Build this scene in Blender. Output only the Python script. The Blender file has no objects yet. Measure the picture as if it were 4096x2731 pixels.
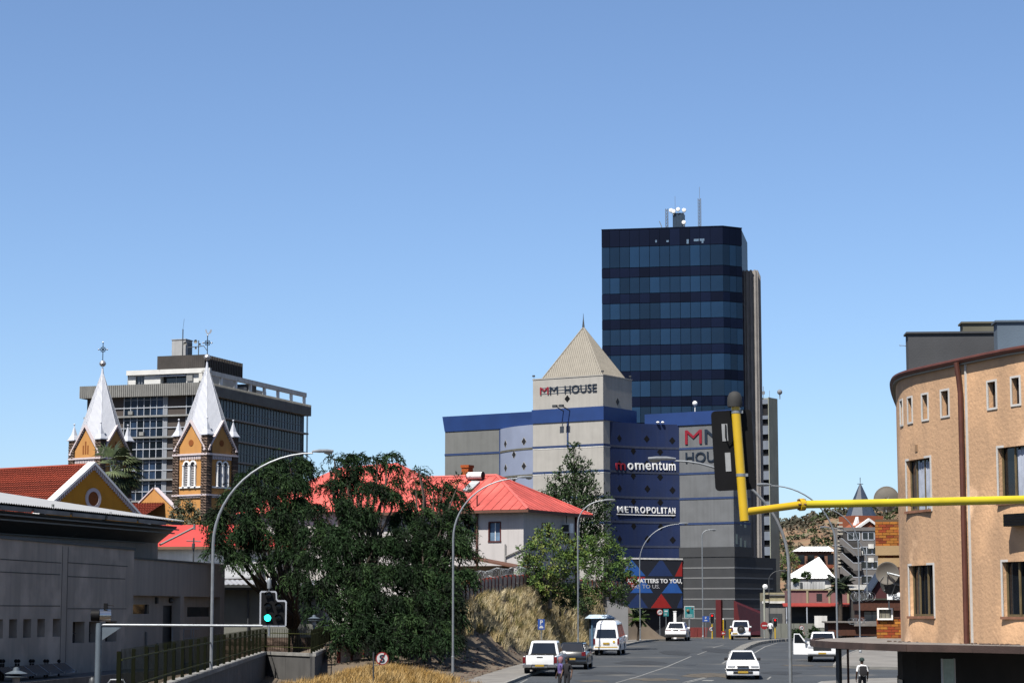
import bpy, bmesh, math, random
from mathutils import Vector, Matrix
rnd = random.Random(7)
sc = bpy.context.scene
COL = sc.collection
# ---------------------------------------------------------------- camera, sky, sun, exposure
F = 8707.0; CX, CY, HORIZ = 2048.0, 1365.5, 2438.0
PIT = math.atan((HORIZ - CY) / F); SP, CP = math.sin(PIT), math.cos(PIT)
cd = bpy.data.cameras.new('camera'); cam = bpy.data.objects.new('camera', cd); COL.objects.link(cam)
cd.sensor_width = 36.0; cd.lens = F / 4096 * 36.0; cd.clip_start = 0.5; cd.clip_end = 6000
cam.location = (0, 0, 0); cam.rotation_euler = (math.pi / 2 + PIT, 0, 0)
sc.camera = cam
SUN_EL = math.radians(57); SUN_AZ = math.atan2(-0.50, -0.87)      # from the left, a little behind the camera
sdir = Vector((math.sin(SUN_AZ) * math.cos(SUN_EL), math.cos(SUN_AZ) * math.cos(SUN_EL), math.sin(SUN_EL)))
w = bpy.data.worlds.new('World'); sc.world = w; w.use_nodes = True
nt = w.node_tree; bg = nt.nodes['Background']
sky = nt.nodes.new('ShaderNodeTexSky'); sky.sky_type = 'NISHITA'; sky.sun_disc = False
sky.sun_elevation = SUN_EL; sky.sun_rotation = SUN_AZ % (2 * math.pi)
sky.altitude = 1700; sky.air_density = 0.95; sky.dust_density = 3.0; sky.ozone_density = 5.0
nt.links.new(sky.outputs[0], bg.inputs[0]); bg.inputs[1].default_value = 0.069
sl = bpy.data.lights.new('sun', 'SUN'); sl.energy = 5.0; sl.angle = math.radians(0.5); sl.color = (1.0, 0.95, 0.87)
so = bpy.data.objects.new('sun', sl); COL.objects.link(so); so.rotation_euler = sdir.to_track_quat('Z', 'Y').to_euler()
so.location = (-60, -40, 120)
vs = sc.view_settings; vs.view_transform = 'Standard'; vs.look = 'None'; vs.gamma = 1.0; vs.exposure = 1.22
vs.use_curve_mapping = False
sc.cycles.max_bounces = 5; sc.cycles.diffuse_bounces = 1; sc.cycles.glossy_bounces = 2; sc.cycles.transmission_bounces = 3
sc.cycles.transparent_max_bounces = 6
# ---------------------------------------------------------------- pixel rays -> places
def ray(px, py):
    u = (px - CX) / F; v = (CY - py) / F
    return Vector((u, CP - v * SP, SP + v * CP))
def at(px, py, D):
    r = ray(px, py); return r * (D / r.y)
class Fr:
    """upright frame: u runs along a facade, v away behind it, z up from its base"""
    def __init__(s, px, py, D, ang, base):
        p = at(px, py, D); s.O = Vector((p.x, p.y, base)); s.a = math.radians(ang)
        s.t = Vector((math.cos(s.a), math.sin(s.a), 0)); s.n = Vector((-math.sin(s.a), math.cos(s.a), 0))
    def pl(s, px, py, v=0.0):
        r = ray(px, py); k = (v + s.O.dot(s.n)) / r.dot(s.n); q = r * k - s.O
        return q.dot(s.t), q.z
    def ps(s, px, py, u=0.0):
        r = ray(px, py); k = (u + s.O.dot(s.t)) / r.dot(s.t); q = r * k - s.O
        return q.dot(s.n), q.z
    def loc(s, p):
        q = Vector(p) - s.O; return Vector((q.dot(s.t), q.dot(s.n), q.z))
    def wd(s, u, v, z): return s.O + s.t * u + s.n * v + Vector((0, 0, z))
    def thing(s, name, label, cat, group=None):
        return thing(name, label, cat, s.O, s.a, group)
# ---------------------------------------------------------------- scene helpers
def tag(o, label=None, cat=None, group=None, kind=None):
    for k, x in (('label', label), ('category', cat), ('group', group), ('kind', kind)):
        if x: o[k] = x
    return o
def thing(name, label, cat, loc=(0, 0, 0), rz=0.0, group=None):
    o = bpy.data.objects.new(name, None); COL.objects.link(o); o.empty_display_size = 0.3
    o.location = loc; o.rotation_euler = (0, 0, rz)
    return tag(o, label, cat, group)
def link(name, me, parent=None, loc=None, rot=None, scale=None):
    o = bpy.data.objects.new(name, me); COL.objects.link(o); o.parent = parent
    if loc is not None: o.location = loc
    if rot is not None: o.rotation_euler = rot
    if scale is not None: o.scale = scale
    return o
def dup(root, loc, rz=None, label=None, parent=None):
    r = root.copy(); COL.objects.link(r); r.parent = parent
    if parent is None:
        r.location = loc
        if rz is not None: r.rotation_euler = (0, 0, rz)
    if label: r['label'] = label
    for ch in list(root.children): dup(ch, None, None, None, r)
    return r
class MB:
    def __init__(s): s.v = []; s.f = []; s.m = []; s.cur = 0
    def pts(s, ps):
        i = len(s.v); s.v.extend([tuple(p) for p in ps]); return list(range(i, i + len(ps)))
    def face(s, idx): s.f.append(tuple(idx)); s.m.append(s.cur)
    def poly(s, ps): s.face(s.pts(ps)); return s
    def box(s, x0, x1, y0, y1, z0, z1):
        a = s.pts([(x0, y0, z0), (x1, y0, z0), (x1, y1, z0), (x0, y1, z0), (x0, y0, z1), (x1, y0, z1), (x1, y1, z1), (x0, y1, z1)])
        for q in ((0, 3, 2, 1), (4, 5, 6, 7), (0, 1, 5, 4), (1, 2, 6, 5), (2, 3, 7, 6), (3, 0, 4, 7)): s.face([a[k] for k in q])
        return s
    def hexa(s, p):           # eight corners: bottom four, top four
        a = s.pts(p)
        for q in ((0, 3, 2, 1), (4, 5, 6, 7), (0, 1, 5, 4), (1, 2, 6, 5), (2, 3, 7, 6), (3, 0, 4, 7)): s.face([a[k] for k in q])
        return s
    def prism(s, poly, z0, z1):
        n = len(poly); a = s.pts([(p[0], p[1], z0) for p in poly]); b = s.pts([(p[0], p[1], z1) for p in poly])
        s.face(a[::-1]); s.face(b)
        for i in range(n): j = (i + 1) % n; s.face((a[i], a[j], b[j], b[i]))
        return s
    def prismv(s, poly, v0, v1):   # polygon in (u, z) pushed along v
        n = len(poly); a = s.pts([(p[0], v0, p[1]) for p in poly]); b = s.pts([(p[0], v1, p[1]) for p in poly])
        s.face(a); s.face(b[::-1])
        for i in range(n): j = (i + 1) % n; s.face((a[j], a[i], b[i], b[j]))
        return s
    def prismu(s, poly, u0, u1):   # polygon in (v, z) pushed along u
        n = len(poly); a = s.pts([(u0, p[0], p[1]) for p in poly]); b = s.pts([(u1, p[0], p[1]) for p in poly])
        s.face(a); s.face(b[::-1])
        for i in range(n): j = (i + 1) % n; s.face((a[j], a[i], b[i], b[j]))
        return s
    def tube(s, path, r, n=8, cap=True):
        path = [Vector(p) for p in path]; m = len(path)
        rr = r if isinstance(r, (list, tuple)) else [r] * m
        rings = []; up = None
        for i, p in enumerate(path):
            d = (path[min(i + 1, m - 1)] - path[max(i - 1, 0)])
            if d.length < 1e-9: d = Vector((0, 0, 1))
            d.normalize()
            if up is None:
                up = Vector((0, 0, 1)) if abs(d.z) < 0.9 else Vector((1, 0, 0))
            x = d.cross(up)
            if x.length < 1e-4: x = d.cross(Vector((0, 1, 0)))
            x.normalize(); y = x.cross(d); y.normalize(); up = y
            rings.append(s.pts([p + x * (math.cos(2 * math.pi * k / n) * rr[i]) + y * (math.sin(2 * math.pi * k / n) * rr[i]) for k in range(n)]))
        for a, b in zip(rings[:-1], rings[1:]):
            for k in range(n): j = (k + 1) % n; s.face((a[k], a[j], b[j], b[k]))
        if cap: s.face(rings[0][::-1]); s.face(rings[-1])
        return s
    def lathe(s, prof, c=(0, 0, 0), n=16, axis='z'):
        rings = []
        for r, h in prof:
            ps = []
            for k in range(n):
                a = 2 * math.pi * k / n; x, y = r * math.cos(a), r * math.sin(a)
                if axis == 'z': q = (c[0] + x, c[1] + y, c[2] + h)
                elif axis == 'y': q = (c[0] + x, c[1] + h, c[2] + y)
                else: q = (c[0] + h, c[1] + x, c[2] + y)
                ps.append(q)
            rings.append(s.pts(ps))
        for a, b in zip(rings[:-1], rings[1:]):
            for k in range(n): j = (k + 1) % n; s.face((a[k], a[j], b[j], b[k]))
        s.face(rings[0][::-1]); s.face(rings[-1])
        return s
    def ball(s, c, r, n=10, sz=1.0):
        k = n // 2 + 1
        return s.lathe([(max(1e-3, r * math.sin(math.pi * i / k)), -r * sz * math.cos(math.pi * i / k)) for i in range(k + 1)], c, n)
    def loft(s, rings, cap=True, closed=True):
        R = [s.pts(r) for r in rings]; n = len(rings[0])
        for a, b in zip(R[:-1], R[1:]):
            for k in range(n if closed else n - 1): j = (k + 1) % n; s.face((a[k], a[j], b[j], b[k]))
        if cap: s.face(R[0][::-1]); s.face(R[-1])
        return s
    def add(s, o, M=None):
        i = len(s.v); s.v.extend([tuple(M @ Vector(p)) for p in o.v] if M else o.v)
        s.f.extend([tuple(k + i for k in f) for f in o.f]); s.m.extend(o.m); return s
    def mesh(s, name, mat, smooth=False, fix=True):
        me = bpy.data.meshes.new(name); me.from_pydata(s.v, [], s.f)
        for m in (mat if isinstance(mat, (list, tuple)) else [mat]): me.materials.append(m)
        if any(s.m): me.polygons.foreach_set('material_index', s.m)
        if fix and len(s.f) < 6000:
            b = bmesh.new(); b.from_mesh(me); bmesh.ops.recalc_face_normals(b, faces=b.faces); b.to_mesh(me); b.free()
        if smooth:
            me.polygons.foreach_set('use_smooth', [True] * len(me.polygons))
            try: me.set_sharp_from_angle(angle=math.radians(40))
            except Exception: pass
        me.update(); return me
    def build(s, name, mat, parent=None, smooth=False, loc=None, rot=None, fix=True):
        return link(name, s.mesh(name, mat, smooth, fix), parent, loc, rot)
def wall_grid(mb, u0, u1, z0, z1, holes, v=0.0, depth=0.25, back=None):
    """facade sheet at v with rectangular openings (u0,u1,z0,z1) and reveals of the given depth"""
    us = sorted(set([u0, u1] + [min(max(h[i], u0), u1) for h in holes for i in (0, 1)]))
    zs = sorted(set([z0, z1] + [min(max(h[i], z0), z1) for h in holes for i in (2, 3)]))
    for i in range(len(us) - 1):
        for j in range(len(zs) - 1):
            cu, cz = (us[i] + us[i + 1]) / 2, (zs[j] + zs[j + 1]) / 2
            if any(h[0] < cu < h[1] and h[2] < cz < h[3] for h in holes): continue
            mb.poly([(us[i], v, zs[j]), (us[i + 1], v, zs[j]), (us[i + 1], v, zs[j + 1]), (us[i], v, zs[j + 1])])
    for h in holes:
        a, b, c, d = h[:4]; e = v + (h[4] if len(h) > 4 else depth)
        mb.poly([(a, v, c), (a, e, c), (a, e, d), (a, v, d)]); mb.poly([(b, v, c), (b, v, d), (b, e, d), (b, e, c)])
        mb.poly([(a, v, c), (b, v, c), (b, e, c), (a, e, c)]); mb.poly([(a, v, d), (a, e, d), (b, e, d), (b, v, d)])
    return mb
# ---------------------------------------------------------------- procedural materials
MATS = {}
def mat(name, col, rough=0.8, var=0.12, scale=1.5, bump=0.0, bscale=40.0, metal=0.0, spec=0.3, streak=0.0, orand=0.0,
        stain=None, emit=None, coat=0.0, trans=0.0, blotch=None):
    if name in MATS: return MATS[name]
    m = bpy.data.materials.new(name); m.use_nodes = True; MATS[name] = m
    n = m.node_tree.nodes; L = m.node_tree.links; b = n['Principled BSDF']
    b.inputs['Roughness'].default_value = rough; b.inputs['Metallic'].default_value = metal
    b.inputs['Specular IOR Level'].default_value = spec; b.inputs['Coat Weight'].default_value = coat
    if trans: b.inputs['Transmission Weight'].default_value = trans
    tc = n.new('ShaderNodeTexCoord')
    def noise(sc_, det=4, vec=None):
        t = n.new('ShaderNodeTexNoise'); t.inputs['Scale'].default_value = sc_; t.inputs['Detail'].default_value = det
        L.new(vec or tc.outputs['Object'], t.inputs['Vector']); return t.outputs['Fac']
    def mixc(fac, a, bcol, mode='MIX'):
        x = n.new('ShaderNodeMix'); x.data_type = 'RGBA'; x.blend_type = mode
        if hasattr(fac, 'links'): L.new(fac, x.inputs[0])
        else: x.inputs[0].default_value = fac
        for k, val in ((6, a), (7, bcol)):
            if hasattr(val, 'links'): L.new(val, x.inputs[k])
            else: x.inputs[k].default_value = (*val, 1) if len(val) == 3 else val
        return x.outputs[2]
    def ramp(f, a, c):
        r = n.new('ShaderNodeMapRange'); L.new(f, r.inputs[0]); r.inputs[1].default_value = a; r.inputs[2].default_value = c
        return r.outputs[0]
    c = tuple(x * (0.72 if any(k in name for k in ('leaf', 'grass', 'frond')) else 0.68 if any(k in name for k in ('white', 'spire', 'silver_sheet', 'sheet', 'sign')) else 0.56) for x in col)
    out = mixc(ramp(noise(scale), 0.3, 0.7), [x * (1 - var) for x in c], [min(1, x * (1 + var)) for x in c])
    if streak:
        mp = n.new('ShaderNodeMapping'); mp.inputs['Scale'].default_value = (1, 1, 0.06); L.new(tc.outputs['Object'], mp.inputs['Vector'])
        out = mixc(ramp(noise(2.2, 5, mp.outputs[0]), 0.45, 0.75), out, mixc(streak, out, (0.03, 0.03, 0.03)))
    if blotch:
        out = mixc(ramp(noise(blotch[1], 5), 0.5, 0.68), out, blotch[0])
    if stain:
        out = mixc(ramp(noise(stain[1], 6), stain[2], stain[2] + 0.12), out, stain[0])
    if orand:
        oi = n.new('ShaderNodeObjectInfo')
        out = mixc(1.0, out, mixc(oi.outputs['Random'], [1 - orand] * 3, [1 + orand] * 3), 'MULTIPLY')
    L.new(out, b.inputs['Base Color'])
    if bump:
        bp = n.new('ShaderNodeBump'); bp.inputs['Strength'].default_value = bump; bp.inputs['Distance'].default_value = 0.02
        L.new(noise(bscale, 6), bp.inputs['Height']); L.new(bp.outputs[0], b.inputs['Normal'])
    if emit:
        b.inputs['Emission Color'].default_value = (*emit[0], 1); b.inputs['Emission Strength'].default_value = emit[1]
    return m
def text_mesh(body, h, ext=0.02, bold=0.0, sx=1.0, shear=0.0, center=False):
    cu = bpy.data.curves.new('t', 'FONT'); cu.body = body; cu.size = h / 0.7; cu.extrude = ext; cu.offset = bold; cu.shear = shear
    cu.resolution_u = 3
    o = bpy.data.objects.new('t', cu); COL.objects.link(o)
    bpy.context.view_layer.update()
    me = bpy.data.meshes.new_from_object(o.evaluated_get(bpy.context.evaluated_depsgraph_get()))
    bpy.data.objects.remove(o); bpy.data.curves.remove(cu)
    x0 = min(v.co.x for v in me.vertices); x1 = max(v.co.x for v in me.vertices)
    for v in me.vertices:     # stand the letters up: x along the wall, z up, facing -v
        x, y, z = v.co; v.co = ((x - x0 - ((x1 - x0) / 2 if center else 0)) * sx, -z, y)
    return me, (x1 - x0) * sx
def lettering(body, h, m, parent, loc, rz=0.0, width=None, name='lettering', **k):
    me, wd = text_mesh(body, h, **k)
    me.materials.clear(); me.materials.append(m)
    if width:
        for v in me.vertices: v.co.x *= width / wd
    return link(name, me, parent, loc, (0, 0, rz))
UNIT = MB().box(0, 1, 0, 1, 0, 1)
_unit = {}
def unit(m):
    if m.name not in _unit: _unit[m.name] = UNIT.mesh('block_' + m.name, m)
    return _unit[m.name]
def block(name, m, parent, x0, x1, y0, y1, z0, z1):
    """a box-shaped piece that shares one mesh with its kind"""
    return link(name, unit(m), parent, (x0, y0, z0), None, (x1 - x0, y1 - y0, z1 - z0))
# ---------------------------------------------------------------- materials
ASPH = mat('asphalt', (0.047, 0.053, 0.060), 0.85, 0.18, 0.35, 0.5, 60, stain=((0.062, 0.060, 0.056), 0.25, 0.58))
PAVE = mat('paving', (0.20, 0.19, 0.175), 0.9, 0.2, 0.8, 0.4, 50, stain=((0.11, 0.10, 0.09), 0.6, 0.6))
KERB = mat('kerb_concrete', (0.24, 0.235, 0.22), 0.9, 0.2, 3, 0.4, 40, orand=0.2)
PAINT = mat('road_paint', (0.22, 0.22, 0.21), 0.8, 0.35, 4)
EARTH = mat('dry_earth', (0.13, 0.10, 0.07), 0.95, 0.3, 0.5, 0.6, 12, stain=((0.07, 0.055, 0.04), 1.0, 0.55))
CONC = mat('concrete', (0.21, 0.205, 0.195), 0.9, 0.14, 0.6, 0.35, 30, streak=0.35)
CONC_D = mat('weathered_concrete', (0.15, 0.145, 0.14), 0.9, 0.2, 0.8, 0.4, 30, streak=0.5)
PLAST = mat('grey_plaster', (0.26, 0.25, 0.235), 0.9, 0.12, 0.35, 0.3, 35, streak=0.25, blotch=((0.20, 0.19, 0.175), 0.5))
WHITE = mat('white_paint', (0.72, 0.72, 0.71), 0.6, 0.06, 2)
WHITE_D = mat('worn_white_paint', (0.58, 0.57, 0.54), 0.7, 0.12, 1.2, 0.2, 20, streak=0.3)
DARK = mat('dark_recess', (0.012, 0.012, 0.014), 0.6, 0.2, 2)
BLACK = mat('black_paint', (0.007, 0.007, 0.008), 0.6, 0.15, 5, spec=0.1)
GLASS_D = mat('dark_glass', (0.012, 0.016, 0.022), 0.08, 0.3, 1, spec=0.5, orand=0.5)
GALV = mat('galvanised_steel', (0.27, 0.29, 0.31), 0.45, 0.12, 6, metal=0.4, spec=0.4)
STEEL_D = mat('dark_steel', (0.07, 0.075, 0.08), 0.5, 0.15, 6, metal=0.3)
# ---------------------------------------------------------------- the lie of the land
def lerp_table(T, y):
    if y <= T[0][0]: return T[0][1]
    for (a, p), (b, q) in zip(T[:-1], T[1:]):
        if y <= b: return p + (q - p) * (y - a) / (b - a)
    return T[-1][1]
ZR = [(-60, -7.2), (0, -6.0), (60, -4.62), (90, -4.02), (105, -3.70), (115, -3.50), (125, -3.36), (138, -3.20), (152, -3.0), (175, -2.78), (195, -2.66), (207, -2.68), (225, -2.85), (250, -3.2), (300, -4.0), (3000, -4.0)]
def zr(y): return sum(lerp_table(ZR, y + d) for d in (-6, -3, 0, 3, 6)) / 5
def XL(y):                                   # kerb on the near side of the bank
    return lerp_table([(-60, -23), (110, 0.1), (155, 6.2), (183, 10.6), (192, 12.6), (196, 16.5), (197, 18)], y)
WX = [(-60, -16.0), (60, -12.5), (100, -12.2), (112, -10.6), (120, -8.0), (130, -4.4), (137, -2.5), (153, 1.75), (165, 3.6), (178, 5.7), (186, 9.0), (200, 9.0), (260, 6.0)]
WH = [(-60, -6.4), (60, -4.6), (100, -3.9), (112, -3.5), (120, -2.6), (130, -0.5), (137, 0.45), (153, 1.15), (172, 1.2), (190, 1.0), (205, 0.6), (230, -2), (300, -4)]
def smooth(t): t = max(0, min(1, t)); return t * t * (3 - 2 * t)
def H(x, y):
    z = zr(y)
    if y < 197 and x < XL(y) - 2.3:
        xs = XL(y) - 2.3; wx = lerp_table(WX, y); t = (xs - x) / max(0.5, xs - wx)
        hw = lerp_table(WH, y)
        low = min(hw, -3.4 if y > 100 else hw)
        hw = hw + (low - hw) * smooth((wx - 2.5 - x) / 7.0)          # the yards behind the wall lie lower again
        g = z + 0.1 + smooth(min(1, t * 1.02)) * (hw - z - 0.1)
        m = math.exp(-((x + 6.2) / 2.6) ** 2 - ((y - 103) / 6.5) ** 2) * 0.75      # grassy mound by the sign
        return g + m
    return z - 0.12
def groundz(x, y): return H(x, y)
def grid(xs, ys, fn, name, m, kind='structure', label=None):
    b = MB(); b.v = [(x, y, fn(x, y)) for y in ys for x in xs]; n = len(xs)
    b.f = [(j * n + i, j * n + i + 1, (j + 1) * n + i + 1, (j + 1) * n + i) for j in range(len(ys) - 1) for i in range(n - 1)]
    b.m = [0] * len(b.f); o = b.build(name, m, smooth=True, fix=False); o['kind'] = kind
    return o
xs = [-900, -500, -250, -120, -70, -50, -40] + [-30 + i * 0.8 for i in range(66)] + [26, 30, 40, 60, 90, 150, 300, 600, 1000]
ys = [-80, -20, 20, 50, 70, 80] + [86 + i * 1.0 for i in range(120)] + [210, 225, 250, 280, 320, 400, 600, 1000, 2000, 3500]
grid(xs, ys, H, 'ground', EARTH)
# the road: one carriageway sheet that opens out over the crest into the cross street
b = MB(); rows = []
ysr = [-60, 0, 30, 60, 80] + [90 + 2 * i for i in range(53)] + [196.5, 197, 200, 204, 208, 214, 220, 226, 232, 240, 250, 262]
for y in ysr:
    x0 = XL(y) if y < 197 else -40
    x1 = 60
    rows.append(b.pts([(x0 + (x1 - x0) * k / 8, y, zr(y)) for k in range(9)]))
for p, q in zip(rows[:-1], rows[1:]):
    for k in range(8): b.face((p[k], p[k + 1], q[k + 1], q[k]))
road = b.build('road', ASPH, smooth=True); road['kind'] = 'structure'
# left pavement with kerb stones
b = MB(); rows = []
for y in [-40, 0, 40, 70] + [90 + 2.5 * i for i in range(43)]:
    x = XL(y); rows.append(b.pts([(x - 2.45, y, zr(y) + 0.10), (x - 0.16, y, zr(y) + 0.14)]))
for p, q in zip(rows[:-1], rows[1:]): b.face((p[0], p[1], q[1], q[0]))
pav = b.build('pavement', PAVE); pav['kind'] = 'structure'
def kerb_line(pts, parent, wid=0.16, h=0.15, off=0.0):
    for (p, q) in zip(pts[:-1], pts[1:]):
        p, q = Vector(p), Vector(q); d = q - p
        o = link('kerb_stone', unit(KERB), parent)
        o.location = (p.x, p.y, p.z - 0.12); o.rotation_euler = (0, -math.atan2(d.z, math.hypot(d.x, d.y)), math.atan2(d.y, d.x))
        o.scale = (d.length - 0.02, wid, h + 0.12 + rnd.uniform(-0.008, 0.008))
kp = []; y = 96.0
while y < 195.5: kp.append((XL(y), y, zr(y))); y += 1.25
kerb_line(kp, pav)
# right side: pavement by the near block, side street, pavement beyond
def slab(name, poly, m, dz=0.14):
    b = MB(); a = b.pts([(x, y, zr(y) + dz) for x, y in poly]); c = b.pts([(x, y, zr(y) - 0.3) for x, y in poly])
    b.face(a)
    for i in range(len(a)): j = (i + 1) % len(a); b.face((a[i], c[i], c[j], a[j]))
    o = b.build(name, m); o['kind'] = 'structure'; return o
near = [(9.5, -20), (9.8, 40), (11.2, 70), (12.6, 90), (14.0, 103), (15.4, 108.5), (18, 111.5), (22, 112.5), (45, 113.5), (45, 60), (45, -20)]
p2 = slab('pavement_near_corner', near, PAVE)
kerb_line([(x, y, zr(y)) for x, y in near[3:9]], p2)
far = [(45, 125.5), (24, 124.6), (20.4, 125.6), (18.9, 128.5), (20.6, 138), (22.5, 147), (24.6, 156), (27.0, 166), (30.0, 176), (35, 186), (60, 190), (60, 150)]
p3 = slab('pavement_far_corner', far, PAVE)
fk = []
for (a, c), (d, e) in zip(far[:-2], far[1:-1]):
    n = max(1, round(math.hypot(d - a, e - c) / 2.0))
    for i in range(n): fk.append((a + (d - a) * i / n, c + (e - c) * i / n))
kerb_line([(x, y, zr(y)) for x, y in fk], p3)
# raised median: a row of separate kerb blocks round a bend
isl = thing('median_island', 'narrow raised median of light kerb blocks curving across the road', 'median', (0, 0, 0))
mp = [(14.9, 140.5), (15.5, 145), (16.1, 150), (17.3, 158), (18.7, 167), (20.3, 176), (21.9, 183), (23.6, 188.5), (25.2, 191), (27.2, 192)]
fine = []
for (a, c), (d, e) in zip(mp[:-1], mp[1:]):
    n = max(1, round(math.hypot(d - a, e - c) / 1.05))
    for i in range(n): fine.append((a + (d - a) * i / n, c + (e - c) * i / n))
fine = [p for p in fine if p[1] > 147]
kb = MB()
for (a, c), (d, e) in zip(fine[:-1], fine[1:]):
    dx, dy = d - a, e - c; L_ = math.hypot(dx, dy)
    o = link('kerb_block', unit(KERB), isl, (a - 0.5, c, zr(c) - 0.05), (0, 0, math.atan2(dy, dx)), (L_ - 0.14, 0.75, 0.27 + rnd.uniform(-0.015, 0.015)))
# painted lines, worn
def stripe(name, pts, wid):
    b = MB(); L_, R_ = [], []
    for i, (x, y) in enumerate(pts):
        x0, y0 = pts[max(0, i - 1)]; x1, y1 = pts[min(len(pts) - 1, i + 1)]
        d = Vector((x1 - x0, y1 - y0)); d.normalize(); nx, ny = -d.y * wid / 2, d.x * wid / 2
        L_.append(b.pts([(x + nx, y + ny, zr(y + ny) + 0.006)])[0]); R_.append(b.pts([(x - nx, y - ny, zr(y - ny) + 0.006)])[0])
    for i in range(len(pts) - 1): b.face((L_[i], L_[i + 1], R_[i + 1], R_[i]))
    o = b.build(name, PAINT); o['kind'] = 'structure'; return o
def gpt(px, py):                               # pixel on the road surface
    lo, hi = 60.0, 205.0
    for _ in range(40):
        m = (lo + hi) / 2; p = at(px, py, m)
        if p.z > zr(m): lo = m
        else: hi = m
    p = at(px, py, lo); return p.x, p.y
def gline(pxs, wid=0.12):
    pts = [gpt(*p) for p in pxs]; out = []
    for (a, c), (d, e) in zip(pts[:-1], pts[1:]):
        n = max(1, int(abs(e - c) / 3)); out += [(a + (d - a) * i / n, c + (e - c) * i / n) for i in range(n)]
    stripe('road_marking', out + [pts[-1]], wid)
gline([(2462, 2730), (2560, 2702), (2660, 2668), (2764, 2624)], 0.11)
gline([(2790, 2617), (2830, 2602)], 0.10); gline([(2850, 2590), (2895, 2577)], 0.10)
gline([(2733, 2728), (2818, 2708)], 0.13); gline([(2746, 2730), (2828, 2709)], 0.10)
gline([(2826, 2722), (2838, 2718)], 0.55)
gline([(2890, 2652), (2915, 2636), (2940, 2622)], 0.14)
gline([(3014, 2612), (3060, 2585), (3110, 2570), (3170, 2566)], 0.12)
gline([(2398, 2634), (2418, 2634)], 0.10)
gline([(2080, 2731), (2110, 2715)], 0.1)
gline([(3070, 2716), (3083, 2705)], 0.1)
# tarmac repairs, sandy drifts and manhole covers
PATCH = mat('tar_patch', (0.030, 0.033, 0.037), 0.8, 0.2, 1.5, 0.4, 60); SAND = mat('sand_drift', (0.085, 0.072, 0.055), 0.95, 0.4, 2.0)
def patch(px, py, a, c, m, name, wob=.25, dz=.009):
    x, y = gpt(px, py); r = random.Random(px); b = MB(); n = 16; b.poly([(x + a * math.cos(k * 2 * math.pi / n) * (1 + r.uniform(-wob, wob)), y + c * math.sin(k * 2 * math.pi / n) * (1 + r.uniform(-wob, wob)), 0) for k in range(n)])
    b.v = [(q[0], q[1], zr(q[1]) + dz) for q in b.v]; o = b.build(name, m); o['kind'] = 'structure'
for q in ((2620, 2716, 1.1, 1.6, SAND, 'sand_drift', .4), (3200, 2660, .9, 1.4, SAND, 'sand_drift', .4), (2365, 2722, .7, .8, SAND, 'sand_drift', .4), (3320, 2665, .8, 1.0, SAND, 'sand_drift', .4), (2860, 2700, 1.4, 2.2, SAND, 'sand_drift', .5)): patch(*q)
for q in ((2560, 2650, 1.5, 3.4, PATCH, 'road_patch', .12), (2700, 2610, 1.0, 5.0, PATCH, 'road_patch', .1), (3120, 2690, 1.1, 2.0, PATCH, 'road_patch', .15), (2420, 2690, 1.6, 1.6, PATCH, 'road_patch', .15), (2880, 2600, 1.3, 6.0, PATCH, 'road_patch', .1)): patch(*q)
for px, py in ((2520, 2690), (3060, 2650), (2760, 2660)):
    x, y = gpt(px, py); o = MB().lathe([(.34, 0), (.34, .012), (.3, .014)], (x, y, zr(y) - .002), 20).build('manhole_cover', STEEL_D); o['kind'] = 'structure'
# ================================================================ dark glass tower
TG = mat('tower_glass', (0.009, 0.030, 0.070), 0.15, 0.25, 0.35, spec=0.25, orand=0.45)
TS = mat('tower_spandrel', (0.004, 0.008, 0.026), 0.4, 0.2, 0.5, spec=0.08, orand=0.35)
RIBC = mat('ribbed_concrete', (0.30, 0.28, 0.265), 0.9, 0.12, 0.6, 0.3, 20, streak=0.3)
fr = Fr(2890.6, 905.6, 340, -10.3, -4.0)
tw = fr.thing('glass_tower', 'tall dark blue glass office tower with banded storeys and roof antennas', 'building')
TOP = fr.pl(2890, 905.6)[1]
W = -fr.pl(2405.6, 921)[0]
e = at(2967.5, 915, 342.0); e = fr.loc(e); CU, CV = e.x, e.y
BK = 16.0
MB().prism([(-W + 0.05, 0.12), (0, 0.12), (CU - 0.12, CV + 0.06), (CU - 0.12, BK), (-W + 0.05, BK)], 0, TOP - 0.05).build('core', TS, tw)
xb = [90, 143, 207, 270, 333, 398, 463, 527, 592, 656, 720, 785, 865]
ub = [-W + (x - 90) / 775.0 * W for x in xb]
cb = [0, 0.35, 0.69, 1.0]
def tz(z): return fr.pl(2890.6, 720 + 0.625 * z)[1]
rows = [('spandrel', 297, 410), ('pane', 410, 545)]
for k in range(8):
    rows.append(('spandrel', 545 + 166.7 * k if k else 545, 608 + 166.7 * k)); rows.append(('pane', 608 + 166.7 * k, 712 + 166.7 * k))
cl = math.hypot(CU, CV); ca = math.atan2(CV, CU)
for kind, za, zb in rows:
    z1, z0 = tz(za), tz(zb); m = TG if kind == 'pane' else TS
    name = 'window_pane' if kind == 'pane' else 'spandrel_panel'
    g = 0.035 if kind == 'pane' else 0.02
    for a, c in zip(ub[:-1], ub[1:]):
        o = block(name, m, tw, a + g, c - g, -0.02 if kind == 'pane' else 0.0, 0.1, z0 + 0.05, z1 - 0.05)
        o.rotation_euler = (rnd.uniform(-.004, .004), 0, rnd.uniform(-.004, .004))
    for a, c in zip(cb[:-1], cb[1:]):
        o = link(name, unit(m), tw, (CU * a, CV * a, z0 + 0.05), (0, 0, ca), ((c - a) * cl - 2 * g, 0.08, z1 - z0 - 0.1))
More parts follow.
